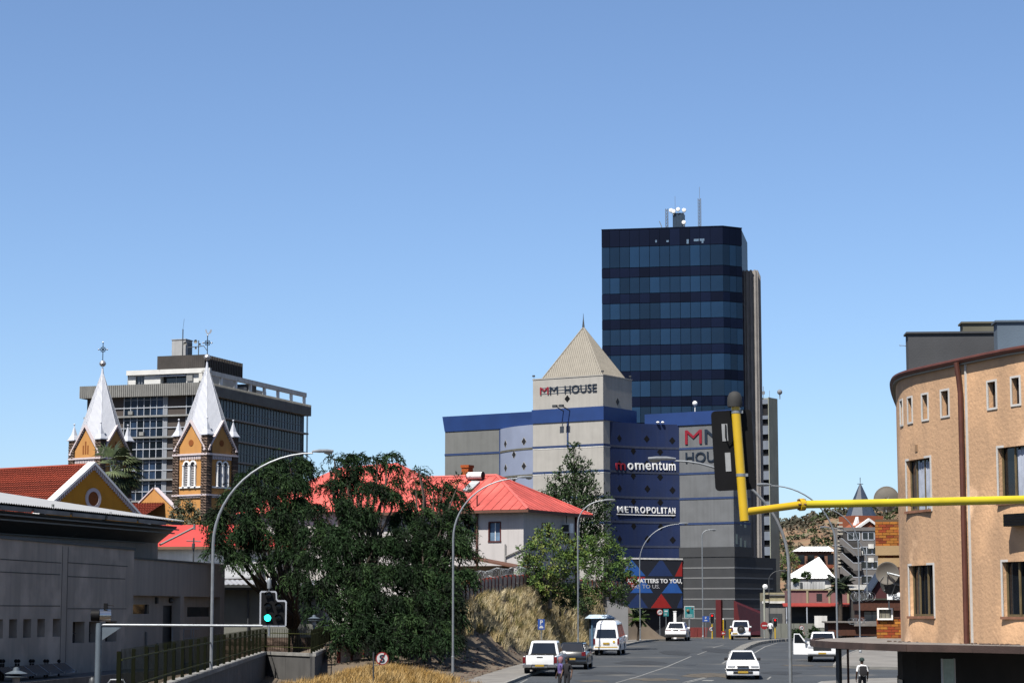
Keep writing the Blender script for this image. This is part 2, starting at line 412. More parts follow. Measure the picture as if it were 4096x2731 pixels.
MB().box(-W, 0.02, -0.06, 0.4, TOP - 0.02, TOP + 0.12).hexa([(0, -.06, TOP - .02), (CU + .03, CV - .06, TOP - .02), (CU - .1, CV + .4, TOP - .02), (-.2, .4, TOP - .02), (0, -.06, TOP + .12), (CU + .03, CV - .06, TOP + .12), (CU - .1, CV + .4, TOP + .12), (-.2, .4, TOP + .12)]).build('parapet_cap', TS, tw)
# ribbed concrete shaft behind the right corner, and its twin on the left
zsh = fr.pl(2998, 1079, 6)[1]
def shaft(u0, u1, v0, v1, top, n):
    b = MB(); b.box(u0, u1, v0, v1, 0, top)
    for i in range(n):
        c = u0 + (i + 0.5) * (u1 - u0) / n; b.box(c - 0.16, c + 0.16, v0 - 0.22, v0 + 0.1, 0, top + 0.1)
    for i in range(8):
        c = v0 + 0.4 + i * 0.9; b.box(u1 - 0.1, u1 + 0.2, c - 0.2, c + 0.2, 0, top + 0.1)
    b.build('lift_shaft', RIBC, tw)
ru = fr.pl(3026, 1079, 7)[0]
shaft(CU - 0.5, ru, 7.0, 15.0, zsh, 4)
BR = mat('brown_render', (0.16, 0.10, 0.075), 0.9, 0.15, 0.8)
MB().box(-W - 0.35, -W + 0.04, 3.5, 13, 0, fr.pl(2400, 1123, 3.5)[1]).build('lift_shaft', BR, tw)
# faded letter ghosts on the parapet
SCUFF = mat('scuffed_film', (0.10, 0.17, 0.26), 0.6, 0.6, 6)
for (x0, x1, y0, y1) in ((434, 444, 385, 400), (634, 648, 380, 408), (680, 712, 378, 392), (718, 748, 376, 390), (730, 742, 390, 404), (505, 520, 386, 398)):
    a, zt = fr.pl(2350 + .625 * x0, 720 + .625 * y0); c, zb_ = fr.pl(2350 + .625 * x1, 720 + .625 * y1)
    block('parapet_scuff', SCUFF, tw, a, c, -0.035, -0.025, zb_, zt)
# plant and masts on the roof
u0 = fr.pl(2691, 900, 5)[0]; u1 = fr.pl(2734, 900, 5)[0]; zt = fr.pl(2712, 852, 5)[1]
NAVY = mat('navy_cladding', (0.02, 0.045, 0.085), 0.5, 0.15, 2)
bx = MB(); bx.box(u0, u1, 5, 7.5, TOP - 0.3, zt)
for i in range(7): bx.box(u0 + (u1 - u0) * (i + .3) / 7, u0 + (u1 - u0) * (i + .5) / 7, 4.93, 5.05, TOP, zt + 0.02)
plant = bx.build('plant_room', NAVY, tw)
def lattice(px, ytop, ybase, v, wid, name='lattice_mast', m=GALV, top=None):
    uu, z1 = fr.pl(px, ytop, v); z0 = TOP - 0.1; b = MB(); h = wid / 2
    for sx, sy in ((-h, -h), (h, -h), (0, h)): b.tube([(uu + sx, v + sy, z0), (uu + sx, v + sy, z1)], 0.045, 4)
    n = max(2, int((z1 - z0) / (wid * 1.1)))
    for i in range(n):
        a, c = z0 + (z1 - z0) * i / n, z0 + (z1 - z0) * (i + 1) / n
        P = [(-h, -h), (h, -h), (0, h)]
        for k in range(3):
            p, q = P[k], P[(k + 1) % 3]; b.tube([(uu + p[0], v + p[1], a), (uu + q[0], v + q[1], c)], 0.03, 3)
    if top: b.tube([(uu, v, z1), (uu, v, fr.pl(px, top, v)[1])], 0.03, 4)
    return b.build(name, m, tw)
lattice(2667.5, 836, 905, 5.0, 0.42); lattice(2798, 795, 905, 6.0, 0.45, top=748)
b = MB(); uu, z1 = fr.pl(2700, 785, 6); b.tube([(uu, 6, zt), (uu, 6, z1 - 2)], 0.06, 5).tube([(uu, 6, z1 - 2), (uu, 6, z1)], 0.025, 4); b.build('whip_antenna', GALV, tw)
b = MB()
for px, py in ((2684, 842), (2712, 838), (2736, 841), (2735, 890), (2694, 846)):
    uu, z1 = fr.pl(px, py, 4.7); b.lathe([(0.02, 0), (0.3, 0.05), (0.36, 0.16), (0.34, 0.17), (0.02, 0.06)], (uu, 4.6, z1), 10, 'y'); b.tube([(uu, 4.8, z1 - 0.6), (uu, 4.8, z1 + 0.1)], 0.04, 4)
b.build('dish_cluster', WHITE, tw)
b = MB(); uu, z1 = fr.pl(2640, 885, 3); b.tube([(uu, 3, TOP), (uu + .25, 3, TOP + .8), (uu - .1, 3, z1)], 0.07, 5).tube([(uu - .8, 3, TOP + .06), (uu + .5, 3, TOP + .06)], 0.05, 4); b.build('roof_jib', GALV, tw)
# ================================================================ slim pale tower beyond it
SAGE = mat('pale_green_render', (0.33, 0.35, 0.29), 0.9, 0.1, 0.3, 0.2, 20, streak=0.15)
SAGE_SHADE = mat('shaded_green_render', (0.18, 0.21, 0.26), 0.9, 0.1, 0.5, streak=0.2)  # shade on the window column put into a darker copy of the render
fs = Fr(3074, 1588, 400, -33, -4.0)
st = fs.thing('slim_tower_block', 'slim pale tower block with one column of black square windows', 'building')
top = fs.pl(3074, 1588)[1]; lu = fs.pl(3033, 1588)[0]; rv = fs.ps(3110, 1608)[0]
ua, ub2 = fs.pl(3047, 1700)[0], fs.pl(3073, 1700)[0]
zs_ = []
for k in range(15):
    y0 = 1615 + k * 60.5; y1 = y0 + (46 if k == 0 else 26); zs_.append((fs.pl(3060, y1)[1], fs.pl(3060, y0)[1]))
holes = [(ua, ub2, max(0.3, z0), z1, 0.6) for z0, z1 in zs_ if z1 > 2]
b = MB(); wall_grid(b, ua - 0.02, ub2 + 0.02, 0, top - 0.3, holes, 0.12, 0.6); b.build('window_bay_wall', SAGE_SHADE, st)
for h in holes: block('window', DARK, st, h[0] + .02, h[1] - .02, 0.66, 0.7, h[2] + .02, h[3] - .02)
MB().box(lu, ua, 0, 0.9, 0, top).box(ub2, 0, 0, 0.9, 0, top).box(lu, 0, 0.9, rv, 0, top - 0.02).build('wall', SAGE, st)
b = MB(); q = fs.pl(3053, 1545, 2); b.tube([(q[0], 2, top), (q[0], 2, q[1])], 0.06, 4).box(q[0] - .3, q[0] + .3, 1.95, 2.05, q[1] - 1.5, q[1] - .9)
q = fs.pl(3078, 1562, 2); b.tube([(q[0], 2, top), (q[0], 2, q[1])], 0.04, 4); b.ball((0.6, 3.5, top + 1.2), 0.5); b.tube([(0.6, 3.5, top - .1), (0.6, 3.5, top + 1)], 0.1, 5)
b.build('roof_antenna', GALV, st)
# ================================================================ corner office building with the pyramid-roofed tower
MMC = mat('mm_concrete', (0.40, 0.385, 0.355), 0.9, 0.08, 0.5, 0.3, 25, streak=0.12)
MMG = mat('mm_grey', (0.045, 0.048, 0.053), 0.9, 0.1, 0.6, 0.3, 25, streak=0.3)
MMGL = mat('mm_grey_light', (0.15, 0.158, 0.168), 0.9, 0.1, 0.6, 0.3, 25, streak=0.25)
BLUE = mat('mm_blue', (0.010, 0.042, 0.17), 0.6, 0.12, 0.5)
DBLUE = mat('mm_deep_blue', (0.0045, 0.017, 0.075), 0.65, 0.12, 0.4, streak=0.1)
LBLUE = mat('mm_light_blue', (0.25, 0.29, 0.40), 0.8, 0.08, 0.4, 0.2, 20)
NVY = mat('mm_navy_line', (0.02, 0.045, 0.13), 0.7, 0.1, 2)
OLIVE = mat('mm_olive_line', (0.12, 0.115, 0.09), 0.8, 0.2, 2)
ROOFB = mat('beige_roof_sheet', (0.235, 0.215, 0.18), 0.7, 0.08, 1.0)
REDL = mat('sign_red', (0.20, 0.008, 0.02), 0.5, 0.1, 3)
INK = mat('sign_ink', (0.012, 0.02, 0.035), 0.4, 0.1, 3)
SIGNW = mat('sign_white', (0.75, 0.75, 0.74), 0.5, 0.05, 3)
f = Fr(2412, 1501, 270, -33, -3.4)
mm = f.thing('corner_office_building', 'grey and blue corner office building with pyramid roof tower and large lettering', 'building')
UL = f.pl(2131.6, 1521)[0]; VS = 7.2
def Z(px, py, v=0): return f.pl(px, py, v)[1]
zT, zB1, zB0 = Z(2412, 1501), Z(2412, 1623.5), Z(2412, 1679)
MB().box(UL, 0, 0, VS + 6, 0, zB0).build('tower_wall', MMC, mm)
MB().box(UL - .12, .12, -.12, VS + 1, zB0, zB1).build('blue_band', BLUE, mm)
tb = MB().box(UL, 0, 0, VS, zB1, zT)
tb.build('tower_head', MMC, mm)
MB().box(UL - .06, .06, -.06, .25, zT, zT + .14).box(-.19, .06, .25, VS + .06, zT, zT + .14).box(UL - .06, UL + .19, .25, VS + .06, zT, zT + .14).box(UL + .19, -.19, VS - .19, VS + .06, zT, zT + .14).build('parapet_coping', MMC, mm)
# string courses of the tower
ys_t = [1777, 1881, 1985, 2089, 2193]
zst = [Z(2412, y) for y in ys_t]
for z in zst:
    MB().box(UL - .05, .05, -.05, 2.0, z - .14, z + .14).build('string_course', NVY, mm)
    MB().box(UL - .03, .03, -.03, 2.0, z - .27, z - .143).build('string_course', WHITE_D, mm)
uq = f.pl(2271, 1720)[0]
MB().box(uq - .13, uq + .13, -.04, .2, zst[0] + .14, zB0).build('joint_strip', NVY, mm)
for z0, z1 in zip(zst[1:] + [0], zst): block('joint_strip', MMGL, mm, uq - .04, uq + .04, -.015, .05, z0 + .14, z1 - .27)
# pyramid roof with standing seams
pa, pb = f.pl(2166, 1514, .7)[0], -0.55; pv0, pv1 = 0.7, VS - 0.6
ap = ((pa + pb) / 2, (pv0 + pv1) / 2, f.pl(2325.6, 1309, (pv0 + pv1) / 2)[1])
zb = zT + 0.05
roof = MB(); c4 = [(pa, pv0, zb), (pb, pv0, zb), (pb, pv1, zb), (pa, pv1, zb)]
for i in range(4): roof.poly([c4[i], c4[(i + 1) % 4], ap])
rf = roof.build('pyramid_roof', ROOFB, mm)
seam = MB()
def seams(p, q, top, n):
    p, q, top = Vector(p), Vector(q), Vector(top); nrm = (q - p).cross(top - p).normalized() * 0.05
    midp = (p + q) / 2
    for i in range(1, n):
        t = i / n; a = p.lerp(q, t); h = 1 - abs(2 * t - 1); bpt = a + (top - midp) * h
        seam.tube([a + nrm * .5, bpt + nrm * .5], 0.035, 4)
for i, n in ((0, 30), (1, 22)): seams(c4[i], c4[(i + 1) % 4], ap, n)
so_ = seam.build('roof_seams', ROOFB, rf); so_['kind'] = 'stuff'
MB().tube([c4[0], ap], 0.1, 5).tube([c4[1], ap], 0.1, 5).tube([c4[2], ap], 0.1, 5).build('hip_cap', ROOFB, rf)
MB().tube([ap, (ap[0], ap[1], ap[2] + 1.1), (ap[0], ap[1], f.pl(2326, 1254, ap[1])[1])], [.16, .05, .015], 6).build('lightning_rod', STEEL_D, mm)
for uu, vv in ((UL + .1, .1), (-.1, .1), (-.1, VS - .1)):
    MB().tube([(uu, vv, zT), (uu, vv, zT + .5)], .03, 4).box(uu - .2, uu + .1, vv - .1, vv + .1, zT + .42, zT + .62).build('parapet_floodlight', STEEL_D, mm)
# left wing: flat grey block, bowed pale-blue wall, straight blue attic over both
A1 = f.loc(at(2000, 1808, 284)); uA1, vA = A1.x, A1.y; uA0 = f.pl(1780, 1812, vA)[0]
zA = f.pl(2000, 1715, vA)[1]; zAt = f.pl(1775, 1667, vA)[1]
MB().box(uA0, uA1, vA, vA + 9, 0, zA).build('left_wing_wall', mat('mm_wing_grey', (0.165, 0.17, 0.165), .9, .1, .5, .3, 25, streak=.15), mm)
MB().hexa([(uA0, vA - .1, zA), (UL, vA - .1, zA), (UL, vA + 9, zA), (uA0, vA + 9, zA), (uA0 - .25, vA - .3, zAt), (UL, vA - .3, zAt), (UL, vA + 9, zAt), (uA0 - .25, vA + 9, zAt)]).build('blue_band', BLUE, mm)
for y in (1808.5, 1912, 2016):
    z = f.pl(2000, y, vA)[1]
    MB().box(uA0 - .04, uA1 + .04, vA - .05, vA + 2, z - .13, z + .13).build('string_course', NVY, mm)
MB().box(uA1 - .12, uA1 + .05, vA - .03, vA + .6, 0, zA).build('joint_strip', NVY, mm)
def arc(p, q, sag, n):
    p, q = Vector(p), Vector(q); d = q - p; nn = Vector((-d.y, d.x)).normalized()
    return [p + d * (i / n) + nn * (sag * 4 * (i / n) * (1 - i / n)) for i in range(n + 1)]
AB = arc((uA1 + .06, vA - .02), (UL - .02, 0.9), -0.7, 14)
AE = arc((0.02, 1.6), tuple((5.1, 10.4)), 0.95, 18)
F1 = f.loc(at(2718, 1893, 276)); uF0, vF = F1.x, F1.y
AE = arc((0.02, 1.6), (uF0 - .02, vF), 0.95, 18)
def ribbon(pts, z0, z1, proud, thick=0.6):
    b = MB(); N = []
    for i, p in enumerate(pts):
        a, c = pts[max(0, i - 1)], pts[min(len(pts) - 1, i + 1)]; d = (c - a).normalized(); N.append(Vector((d.y, -d.x)))
    fr_, bk = [p + n * proud for p, n in zip(pts, N)], [p - n * thick for p, n in zip(pts, N)]
    for i in range(len(pts) - 1):
        b.hexa([(*fr_[i], z0), (*fr_[i + 1], z0), (*bk[i + 1], z0), (*bk[i], z0), (*fr_[i], z1), (*fr_[i + 1], z1), (*bk[i + 1], z1), (*bk[i], z1)])
    return b
def cwall(pts, z0, z1, m, name, backv):
    b = MB(); b.prism([tuple(p) for p in pts] + [(pts[-1].x, backv), (pts[0].x, backv)], z0, z1)
    return b.build(name, m, mm, smooth=False)
cwall(AB, 0, zA - .05, LBLUE, 'bowed_wall', vA + 1.5)
cwall(AE, 6.0, zA - .1, DBLUE, 'bowed_wall', vF + 1.5)
def on_arc(px, py, pts):
    best = None
    r = ray(px, py)
    for i in range(len(pts) - 1):
        a, c = pts[i], pts[i + 1]; wa = f.wd(a.x, a.y, 0); wc = f.wd(c.x, c.y, 0); d = wc - wa
        n = Vector((-d.y, d.x, 0)); k = wa.dot(n) / r.dot(n); q = r * k; t = (q - wa).dot(d) / d.dot(d)
        if -1e-6 <= t <= 1.0 + 1e-6 or (best is None and ((i == 0 and t < 0) or (i == len(pts) - 2 and t > 1))):
            best = (a + (c - a) * t, math.atan2(c.y - a.y, c.x - a.x), q.z - f.O.z)
    return best
def diamond_mesh(s, m, rim):
    b = MB(); b.prismv([(-s, 0), (0, -s * 1.15), (s, 0), (0, s * 1.15)], -0.03, 0.1); return b.mesh('diamond', m), MB().prismv([(-s * 1.18, 0), (0, -s * 1.36), (s * 1.18, 0), (0, s * 1.36)], -0.015, 0.1).mesh('diamond_rim', rim)
dm, dr = diamond_mesh(0.42, DARK, MMC)
for zx, zy in ((855, 440), (1097, 408), (967, 580), (858, 755), (1097, 730), (970, 903)):
    r_ = on_arc(1760 + zx / 3.267, 1640 + zy / 3.267, AB)
    w_ = link('diamond_window', dm, mm, (r_[0].x, r_[0].y, r_[2]), (0, 0, r_[1])); link('window_surround', dr, w_, (0, 0, 0))
dm2, _ = diamond_mesh(0.40, BLACK, MMC)
dia = [(97, 240), (383, 247), (650, 265), (243, 373), (523, 383), (97, 505), (385, 508), (650, 520), (243, 632), (523, 645), (99, 763), (390, 768), (653, 783), (245, 900), (525, 910), (95, 1030), (390, 1030), (655, 1045), (247, 1157), (530, 1165), (100, 1290), (390, 1293), (655, 1303)]
for zx, zy in dia:
    r_ = on_arc(2440 + zx / 2.613, 1660 + zy / 2.613, AE)
    link('diamond_window', dm2, mm, (r_[0].x, r_[0].y, r_[2]), (0, 0, r_[1]))
for y in (1803, 1907):
    r_ = on_arc(2010, y + 3, AB); ribbon(AB, r_[2] - .12, r_[2] + .12, .05).build('string_course', OLIVE, mm)
for y in (1784, 1885, 1986, 2085, 2183):
    r_ = on_arc(2470, y, AE); ribbon(AE, r_[2] - .13, r_[2] + .13, .04).build('string_course', mat('mm_faint_line', (.03, .04, .075), .8, .2, 2), mm)
# right wing
uF1 = f.pl(2934, 1990, vF)[0]; zF = f.pl(2718, 1702, vF)[1]; zFt = f.pl(2857, 1642, vF)[1]
VG = vF + 4.6
zG = f.pl(2722, 2189, vF)[1]; zG2 = f.pl(2722, 2228, vF)[1]
gw = []
for (x, y0, y1) in ((2946, 2135, 2175), (2963, 2150, 2185), (2980, 2160, 2195), (2963, 1985, 2020), (2980, 1992, 2028), (2963, 2065, 2100), (2980, 2075, 2110)):
    va, z1 = f.ps(x - 5, y0, uF1); vb, z0 = f.ps(x + 4, y1, uF1); gw.append((va, vb, z0, z1))
MB().box(uF0, uF1, vF, VG, zG, zF).build('right_wing_wall', MMGL, mm)
for a, c, z0, z1 in gw: block('side_window', GLASS_D, mm, uF1 - .05, uF1 + .03, a, c, z0, z1)
MB().box(0.1, uF1 + .15, vF - .15, VG + .1, zF, zFt).build('blue_band', BLUE, mm)
for y in (1795, 1895, 1995, 2095):
    z = f.pl(2722, y, vF)[1]
    MB().box(uF0 - .03, uF1 + .05, vF - .05, VG, z - .13, z + .13).build('string_course', NVY, mm)
MB().box(uF0 - .1, uF1 + .12, vF - .12, VG + .2, zG2, zG).build('plinth_course', MMG, mm)
MB().box(uF0 - .05, uF1 + .05, vF - .05, VG + 7, 0, zG2).build('base_wall', MMG, mm)
for k, y in enumerate((2271, 2311, 2353, 2395, 2434, 2472)):
    z = f.pl(2740, y, vF)[1]
    block('white_stripe', mat('mm_stripe', (.17,.175,.18), .8, .15, 2), mm, uF0 - .07, uF1 + .07, vF - .08, VG + 6, z - .09, z + .09)
MB().prism([tuple(p + Vector((0.25, -0.25))) for p in AE] + [(uF0, vF + 2), (0.1, vF + 2)], 0, 6.0).build('base_wall', mat('mm_base', (0.02, 0.022, 0.027), 0.8, 0.2, 1), mm)
MB().box(UL - 17, -0.1, -.1, 6, 0, 3.0).build('base_wall', MMG, mm)
# dark red fins and canopy along the side street
REDD = mat('dark_red_paint', (0.085, 0.007, 0.009), 0.6, 0.15, 2)
ua_, _z = f.pl(2864, 2400, vF - .4); ub_, _z2 = f.pl(2885, 2400, vF - .4)
MB().box(ua_, ub_, vF - .5, vF - .06, 0, f.pl(2870, 2397, vF - .4)[1]).build('red_fin', REDD, mm)
za = f.ps(2936, 2400, uF1)[1]
MB().hexa([(uF1 + .06, vF - .4, za - 4.2), (uF1 + 1.1, vF - .4, za - 4.2), (uF1 + 1.1, vF + 13, za - 4.4), (uF1 + .06, vF + 13, za - 4.4), (uF1 + .06, vF - .4, za), (uF1 + .5, vF - .4, za - .4), (uF1 + .5, vF + 13, za - 3.0), (uF1 + .06, vF + 13, za - 2.4)]).build('red_canopy', REDD, mm)
MB().box(uF1 - .3, uF1 + .05, vF + .5, vF + 12, 0, za - 3).build('shopfront', DARK, mm)
# signs on the tower head
def sign_line(words, px0, px1, py_base, py_top, v, m_list, bold):
    u0, z0 = f.pl(px0, py_base, v); z1 = f.pl(px0, py_top, v)[1]; return u0, z0, z1 - z0
u0, z0 = f.pl(1750 + 708 / 1.7426, 1200 + 660 / 1.7426, -.3); u1 = f.pl(1750 + 768 / 1.7426, 1200 + 655 / 1.7426, -.3)[0]
hh = f.pl(2170, 1200 + 605 / 1.7426, -.3)[1] - z0
lettering('M', hh, REDL, mm, (u0, -.09, z0), width=u1 - u0, ext=.03)
u2, z2 = f.pl(1750 + 776 / 1.7426, 1200 + 655 / 1.7426, -.3); u3 = f.pl(1750 + 834 / 1.7426, 1650, -.3)[0]
lettering('M', hh, INK, mm, (u2, -.09, z0), width=u3 - u2, ext=.03)
u4 = f.pl(1750 + 880 / 1.7426, 1650, -.3)[0]; u5 = f.pl(1750 + 1105 / 1.7426, 1650, -.3)[0]
lettering('HOUSE', hh, INK, mm, (u4, -.09, z0), width=u5 - u4, ext=.03, bold=.01)
rb = MB()
for k in (.12, .5, .88): rb.box(u0, u5, -.05, -.03, z0 + hh * k - .03, z0 + hh * k + .03)
for i in range(8): uu = u0 + (u5 - u0) * (i + .5) / 8; rb.box(uu - .03, uu + .03, -.03, 0, z0 + hh * .1, z0 + hh * .9)
rb.build('sign_rail', GALV, mm)
u_, z_ = f.pl(1750 + 905 / 1.7426, 1200 + 687 / 1.7426)
link('diamond_window', dm2, mm, (u_, 0, z_)); v_, z_ = f.ps(1750 + 1255 / 1.7426, 1200 + 707 / 1.7426)
link('diamond_window', dm, mm, (0, v_, z_), (0, 0, math.pi / 2))
# floodlight arms that throw long shadows down the wall
for px in (2257, 2282):
    uu, zz = f.pl(px, 1645); o = MB().tube([(uu, .05, zB1 - .4), (uu - .25, -1.7, zB1 + .15)], .07, 6).box(uu - .55, uu + .05, -2.0, -1.65, zB1 - .02, zB1 + .3); o.build('floodlight_arm', STEEL_D, mm)
# MM / HOUSE on the right wing
k8 = 2.613
u0, z0 = f.pl(2440 + 785 / k8, 1660 + 305 / k8, vF - .1); u1 = f.pl(2440 + 960 / k8, 1660 + 300 / k8, vF - .1)[0]; zt_ = f.pl(2440 + 785 / k8, 1660 + 155 / k8, vF - .1)[1]
lettering('M', zt_ - z0, REDL, mm, (u0, vF - .1, z0), width=u1 - u0, ext=.03)
u2 = f.pl(2440 + 990 / k8, 1660 + 300 / k8, vF - .1)[0]
lettering('M', zt_ - z0, INK, mm, (u2, vF - .1, z0), width=u1 - u0, ext=.03)
u0, z0 = f.pl(2440 + 790 / k8, 1660 + 495 / k8, vF - .1); zt_ = f.pl(2440 + 790 / k8, 1660 + 390 / k8, vF - .1)[1]
u1 = f.pl(2440 + 1055 / k8, 1660 + 495 / k8, vF - .1)[0]
lettering('HOUSE', zt_ - z0, INK, mm, (u0, vF - .1, z0), width=(u1 - u0) * 1.72, ext=.03, bold=.02)
# curved names: each letter follows the wall
def arc_text(chars, h, m, first=None, bold=.01):
    for (ch, px, py, wpx) in chars:
        a = on_arc(px, py, AE); c = on_arc(px + wpx, py, AE)
        if not a or not c: continue
        wd = (c[0] - a[0]).length; an = math.atan2(c[0].y - a[0].y, c[0].x - a[0].x)
        nrm = Vector((math.sin(an), -math.cos(an))) * .07
        lettering(ch, h, first if (first and ch == 'm' and px < 2510) else m, mm, (a[0].x + nrm.x, a[0].y + nrm.y, a[2]), an, width=wd, name='letter', ext=.05, bold=bold)
cap = 0.078
mom = [('m', 60, 165, 567), ('o', 190, 250, 567), ('m', 272, 368, 567), ('e', 385, 442, 568), ('n', 458, 515, 569), ('t', 528, 562, 572), ('u', 577, 625, 572), ('m', 640, 712, 576)]
arc_text([(c, 2440 + x0 * .96 / k8, 1660 + y / k8, (x1 - x0) * .96 / k8) for c, x0, x1, y in mom], 1.27, SIGNW, first=REDL, bold=.015)
met = [('M', 77, 137), ('E', 160, 195), ('T', 208, 258), ('R', 272, 315), ('O', 328, 380), ('P', 397, 440), ('O', 450, 497), ('L', 510, 545), ('I', 556, 572), ('T', 580, 622), ('A', 630, 668), ('N', 678, 710)]
arc_text([(c, 2440 + (x0 * .96) / k8, 1660 + (1014 + (x0 - 77) * .026) / k8, (x1 - x0) * .96 / k8) for c, x0, x1 in met], 0.78, SIGNW, bold=.012)
r_ = on_arc(2490, 1660 + 1036 / k8, AE); ribbon([p for p in AE[2:-1]], r_[2] - .05, r_[2] + .05, .12, -.02).build('sign_underline', SIGNW, mm)
# coloured hoarding under the bowed wall
HB = [mat('hoarding_' + n, c, .6, .08, 2) for n, c in (('dark', (.012, .014, .022)), ('blue', (.02, .10, .36)), ('navy', (.014, .035, .12)), ('red', (.32, .015, .012)))]
p0 = Vector((0.9, 2.6)); p1 = Vector((uF0 + .35, vF - .25)); dd = (p1 - p0); hl = dd.length; ha = math.atan2(dd.y, dd.x)
hz1 = f.pl(2640, 2236, 6)[1]; hz0 = f.pl(2640, 2434, 6)[1]
hrd = link('hoarding', MB().box(0, hl, -.1, .1, hz0, hz1).mesh('hoarding', HB[0]), mm, (p0.x, p0.y, 0), (0, 0, ha))
def hpt(px, py):
    o = f.wd(p0.x, p0.y, 0); t = f.t * math.cos(ha) + f.n * math.sin(ha); n = Vector((-t.y, t.x, 0)); r = ray(px, py); k = o.dot(n) / r.dot(n)
    q = r * k - o; return q.dot(t), q.z
def tri(pts, m, lay):
    b = MB(); P = [hpt(*p) for p in pts]; P = [(min(max(x, 0.02), hl - .02), min(max(z, hz0 + .02), hz1 - .02)) for x, z in P]
    b.prismv(P, -.104 - .006 * lay, -.1); b.build('painted_triangle', m, hrd)
def q7(x, y): return (2600 + x * .53, 1900 + y * .53)
tri([(2486, 2302), (2520, 2236), (2525, 2236), (2580, 2302)], HB[1], 1)
tri([q7(-20, 760), q7(70, 640), q7(90, 640), q7(170, 760)], HB[2], 1)
tri([q7(185, 762), q7(262, 650), q7(262, 762)], HB[3], 1)
tri([q7(85, 888), q7(175, 775), q7(262, 888)], HB[1], 1)
tri([q7(3, 1000), q7(82, 893), q7(160, 1000)], HB[3], 1)
tri([(2490, 2306), (2580, 2306), (2535, 2365)], HB[3], 1); tri([(2520, 2370), (2570, 2310), (2610, 2370)], HB[1], 2)
tri([(2500, 2430), (2550, 2372), (2590, 2430)], HB[2], 1); tri([q7(200, 1000), q7(262, 900), q7(262, 1000)], HB[2], 1)
MB().box(-.05, hl + .05, -.16, .12, hz1, hz1 + .2).build('hoarding_rail', WHITE_D, hrd)
a0, z0 = hpt(2490, 2326); a1, z1 = hpt(2726, 2333)
hh = hpt(2600, 2312)[1] - hpt(2600, 2328)[1]
wx0 = hpt(2450, 2328)[0]
lettering('AT MATTERS TO YOU,', hh, SIGNW, hrd, (max(.05, hpt(2505, 2330)[0]), -.125, hpt(2620, 2330)[1]), width=hpt(2726, 2330)[0] - max(.05, hpt(2505, 2330)[0]), ext=.01, bold=.02)
lettering('TERS TO US.', hh * .95, mat('sign_grey', (.4, .4, .42), .6), hrd, (max(.05, hpt(2510, 2350)[0]), -.125, hpt(2620, 2352)[1]), width=hpt(2637, 2350)[0] - max(.05, hpt(2510, 2350)[0]), ext=.01)
# lamps on the attic roof
uu, zz = f.pl(2780, 1640, vF + .5)
MB().tube([(uu, vF + .5, zFt - .1), (uu, vF + .5, zFt + .85)], .06, 6).ball((uu, vF + .5, zFt + 1.1), .33, 12).build('globe_lamp', WHITE, mm, smooth=True)
for px in (2636, 2655):
    r_ = on_arc(px, 1690, AE); MB().ball((r_[0].x, r_[0].y - .3, r_[2]), .22, 10, .7).build('spot_lamp', WHITE, mm, smooth=True)
# ================================================================ office block behind the church
FAS = mat('ribbed_fascia', (0.23, 0.23, 0.22), 0.85, 0.12, 0.6, 0.2, 20, streak=0.2)
SLABM = mat('slab_edge', (0.26, 0.265, 0.26), 0.85, 0.12, 1, streak=0.2)
BRP = mat('brown_panel', (0.075, 0.062, 0.056), 0.9, 0.15, 0.8)
MULL = mat('mullion_paint', (0.42, 0.45, 0.50), 0.5, 0.1, 3)
OG = mat('office_glass', (0.008, 0.014, 0.024), 0.2, 0.5, 0.6, spec=0.12, orand=0.6)
CURT = mat('blue_curtain_glass', (0.018, 0.034, 0.068), 0.25, 0.5, 1.2, spec=0.15, orand=0.5)
fo = Fr(828.6, 1527.8, 350, -18, -3.5)
ob = fo.thing('office_block', 'concrete office block with ribbed fascia, glass walls and a white rooftop pergola', 'building')
def OZ(px, py, v=0): return fo.pl(px, py, v)[1]
def z4(x, y): return 300 + x / 2.45, 1300 + y / 2.45
zt = OZ(828.6, 1527.8); zf = OZ(828.6, 1300 + 677 / 2.45)
ul = fo.pl(*z4(45, 612))[0]; vr = fo.ps(*z4(2312, 842))[0]
IN = 0.9
# fascia with ribs
b = MB(); b.box(ul, 0, 0, .5, zf, zt).box(-.5, 0, .5, vr, zf, zt).box(ul, ul + .5, .5, vr, zf, zt)
n = 62
for i in range(n):
    c = ul + (i + .5) * (-ul) / n; b.box(c - .09, c + .09, -.12, 0.02, zf - .02, zt + .02)
n = int(vr / .42)
for i in range(n):
    c = (i + .5) * vr / n; b.box(-.02, .12, c - .09, c + .09, zf - .02, zt + .02)
b.build('ribbed_fascia', FAS, ob)
MB().box(ul + .5, -.5, .5, vr - .2, zt - .5, zt - .25).build('roof_slab', CONC, ob)
MB().box(ul + .02, -.02, .02, vr - .02, zf + .01, zf + .2).build('soffit', SLABM, ob)
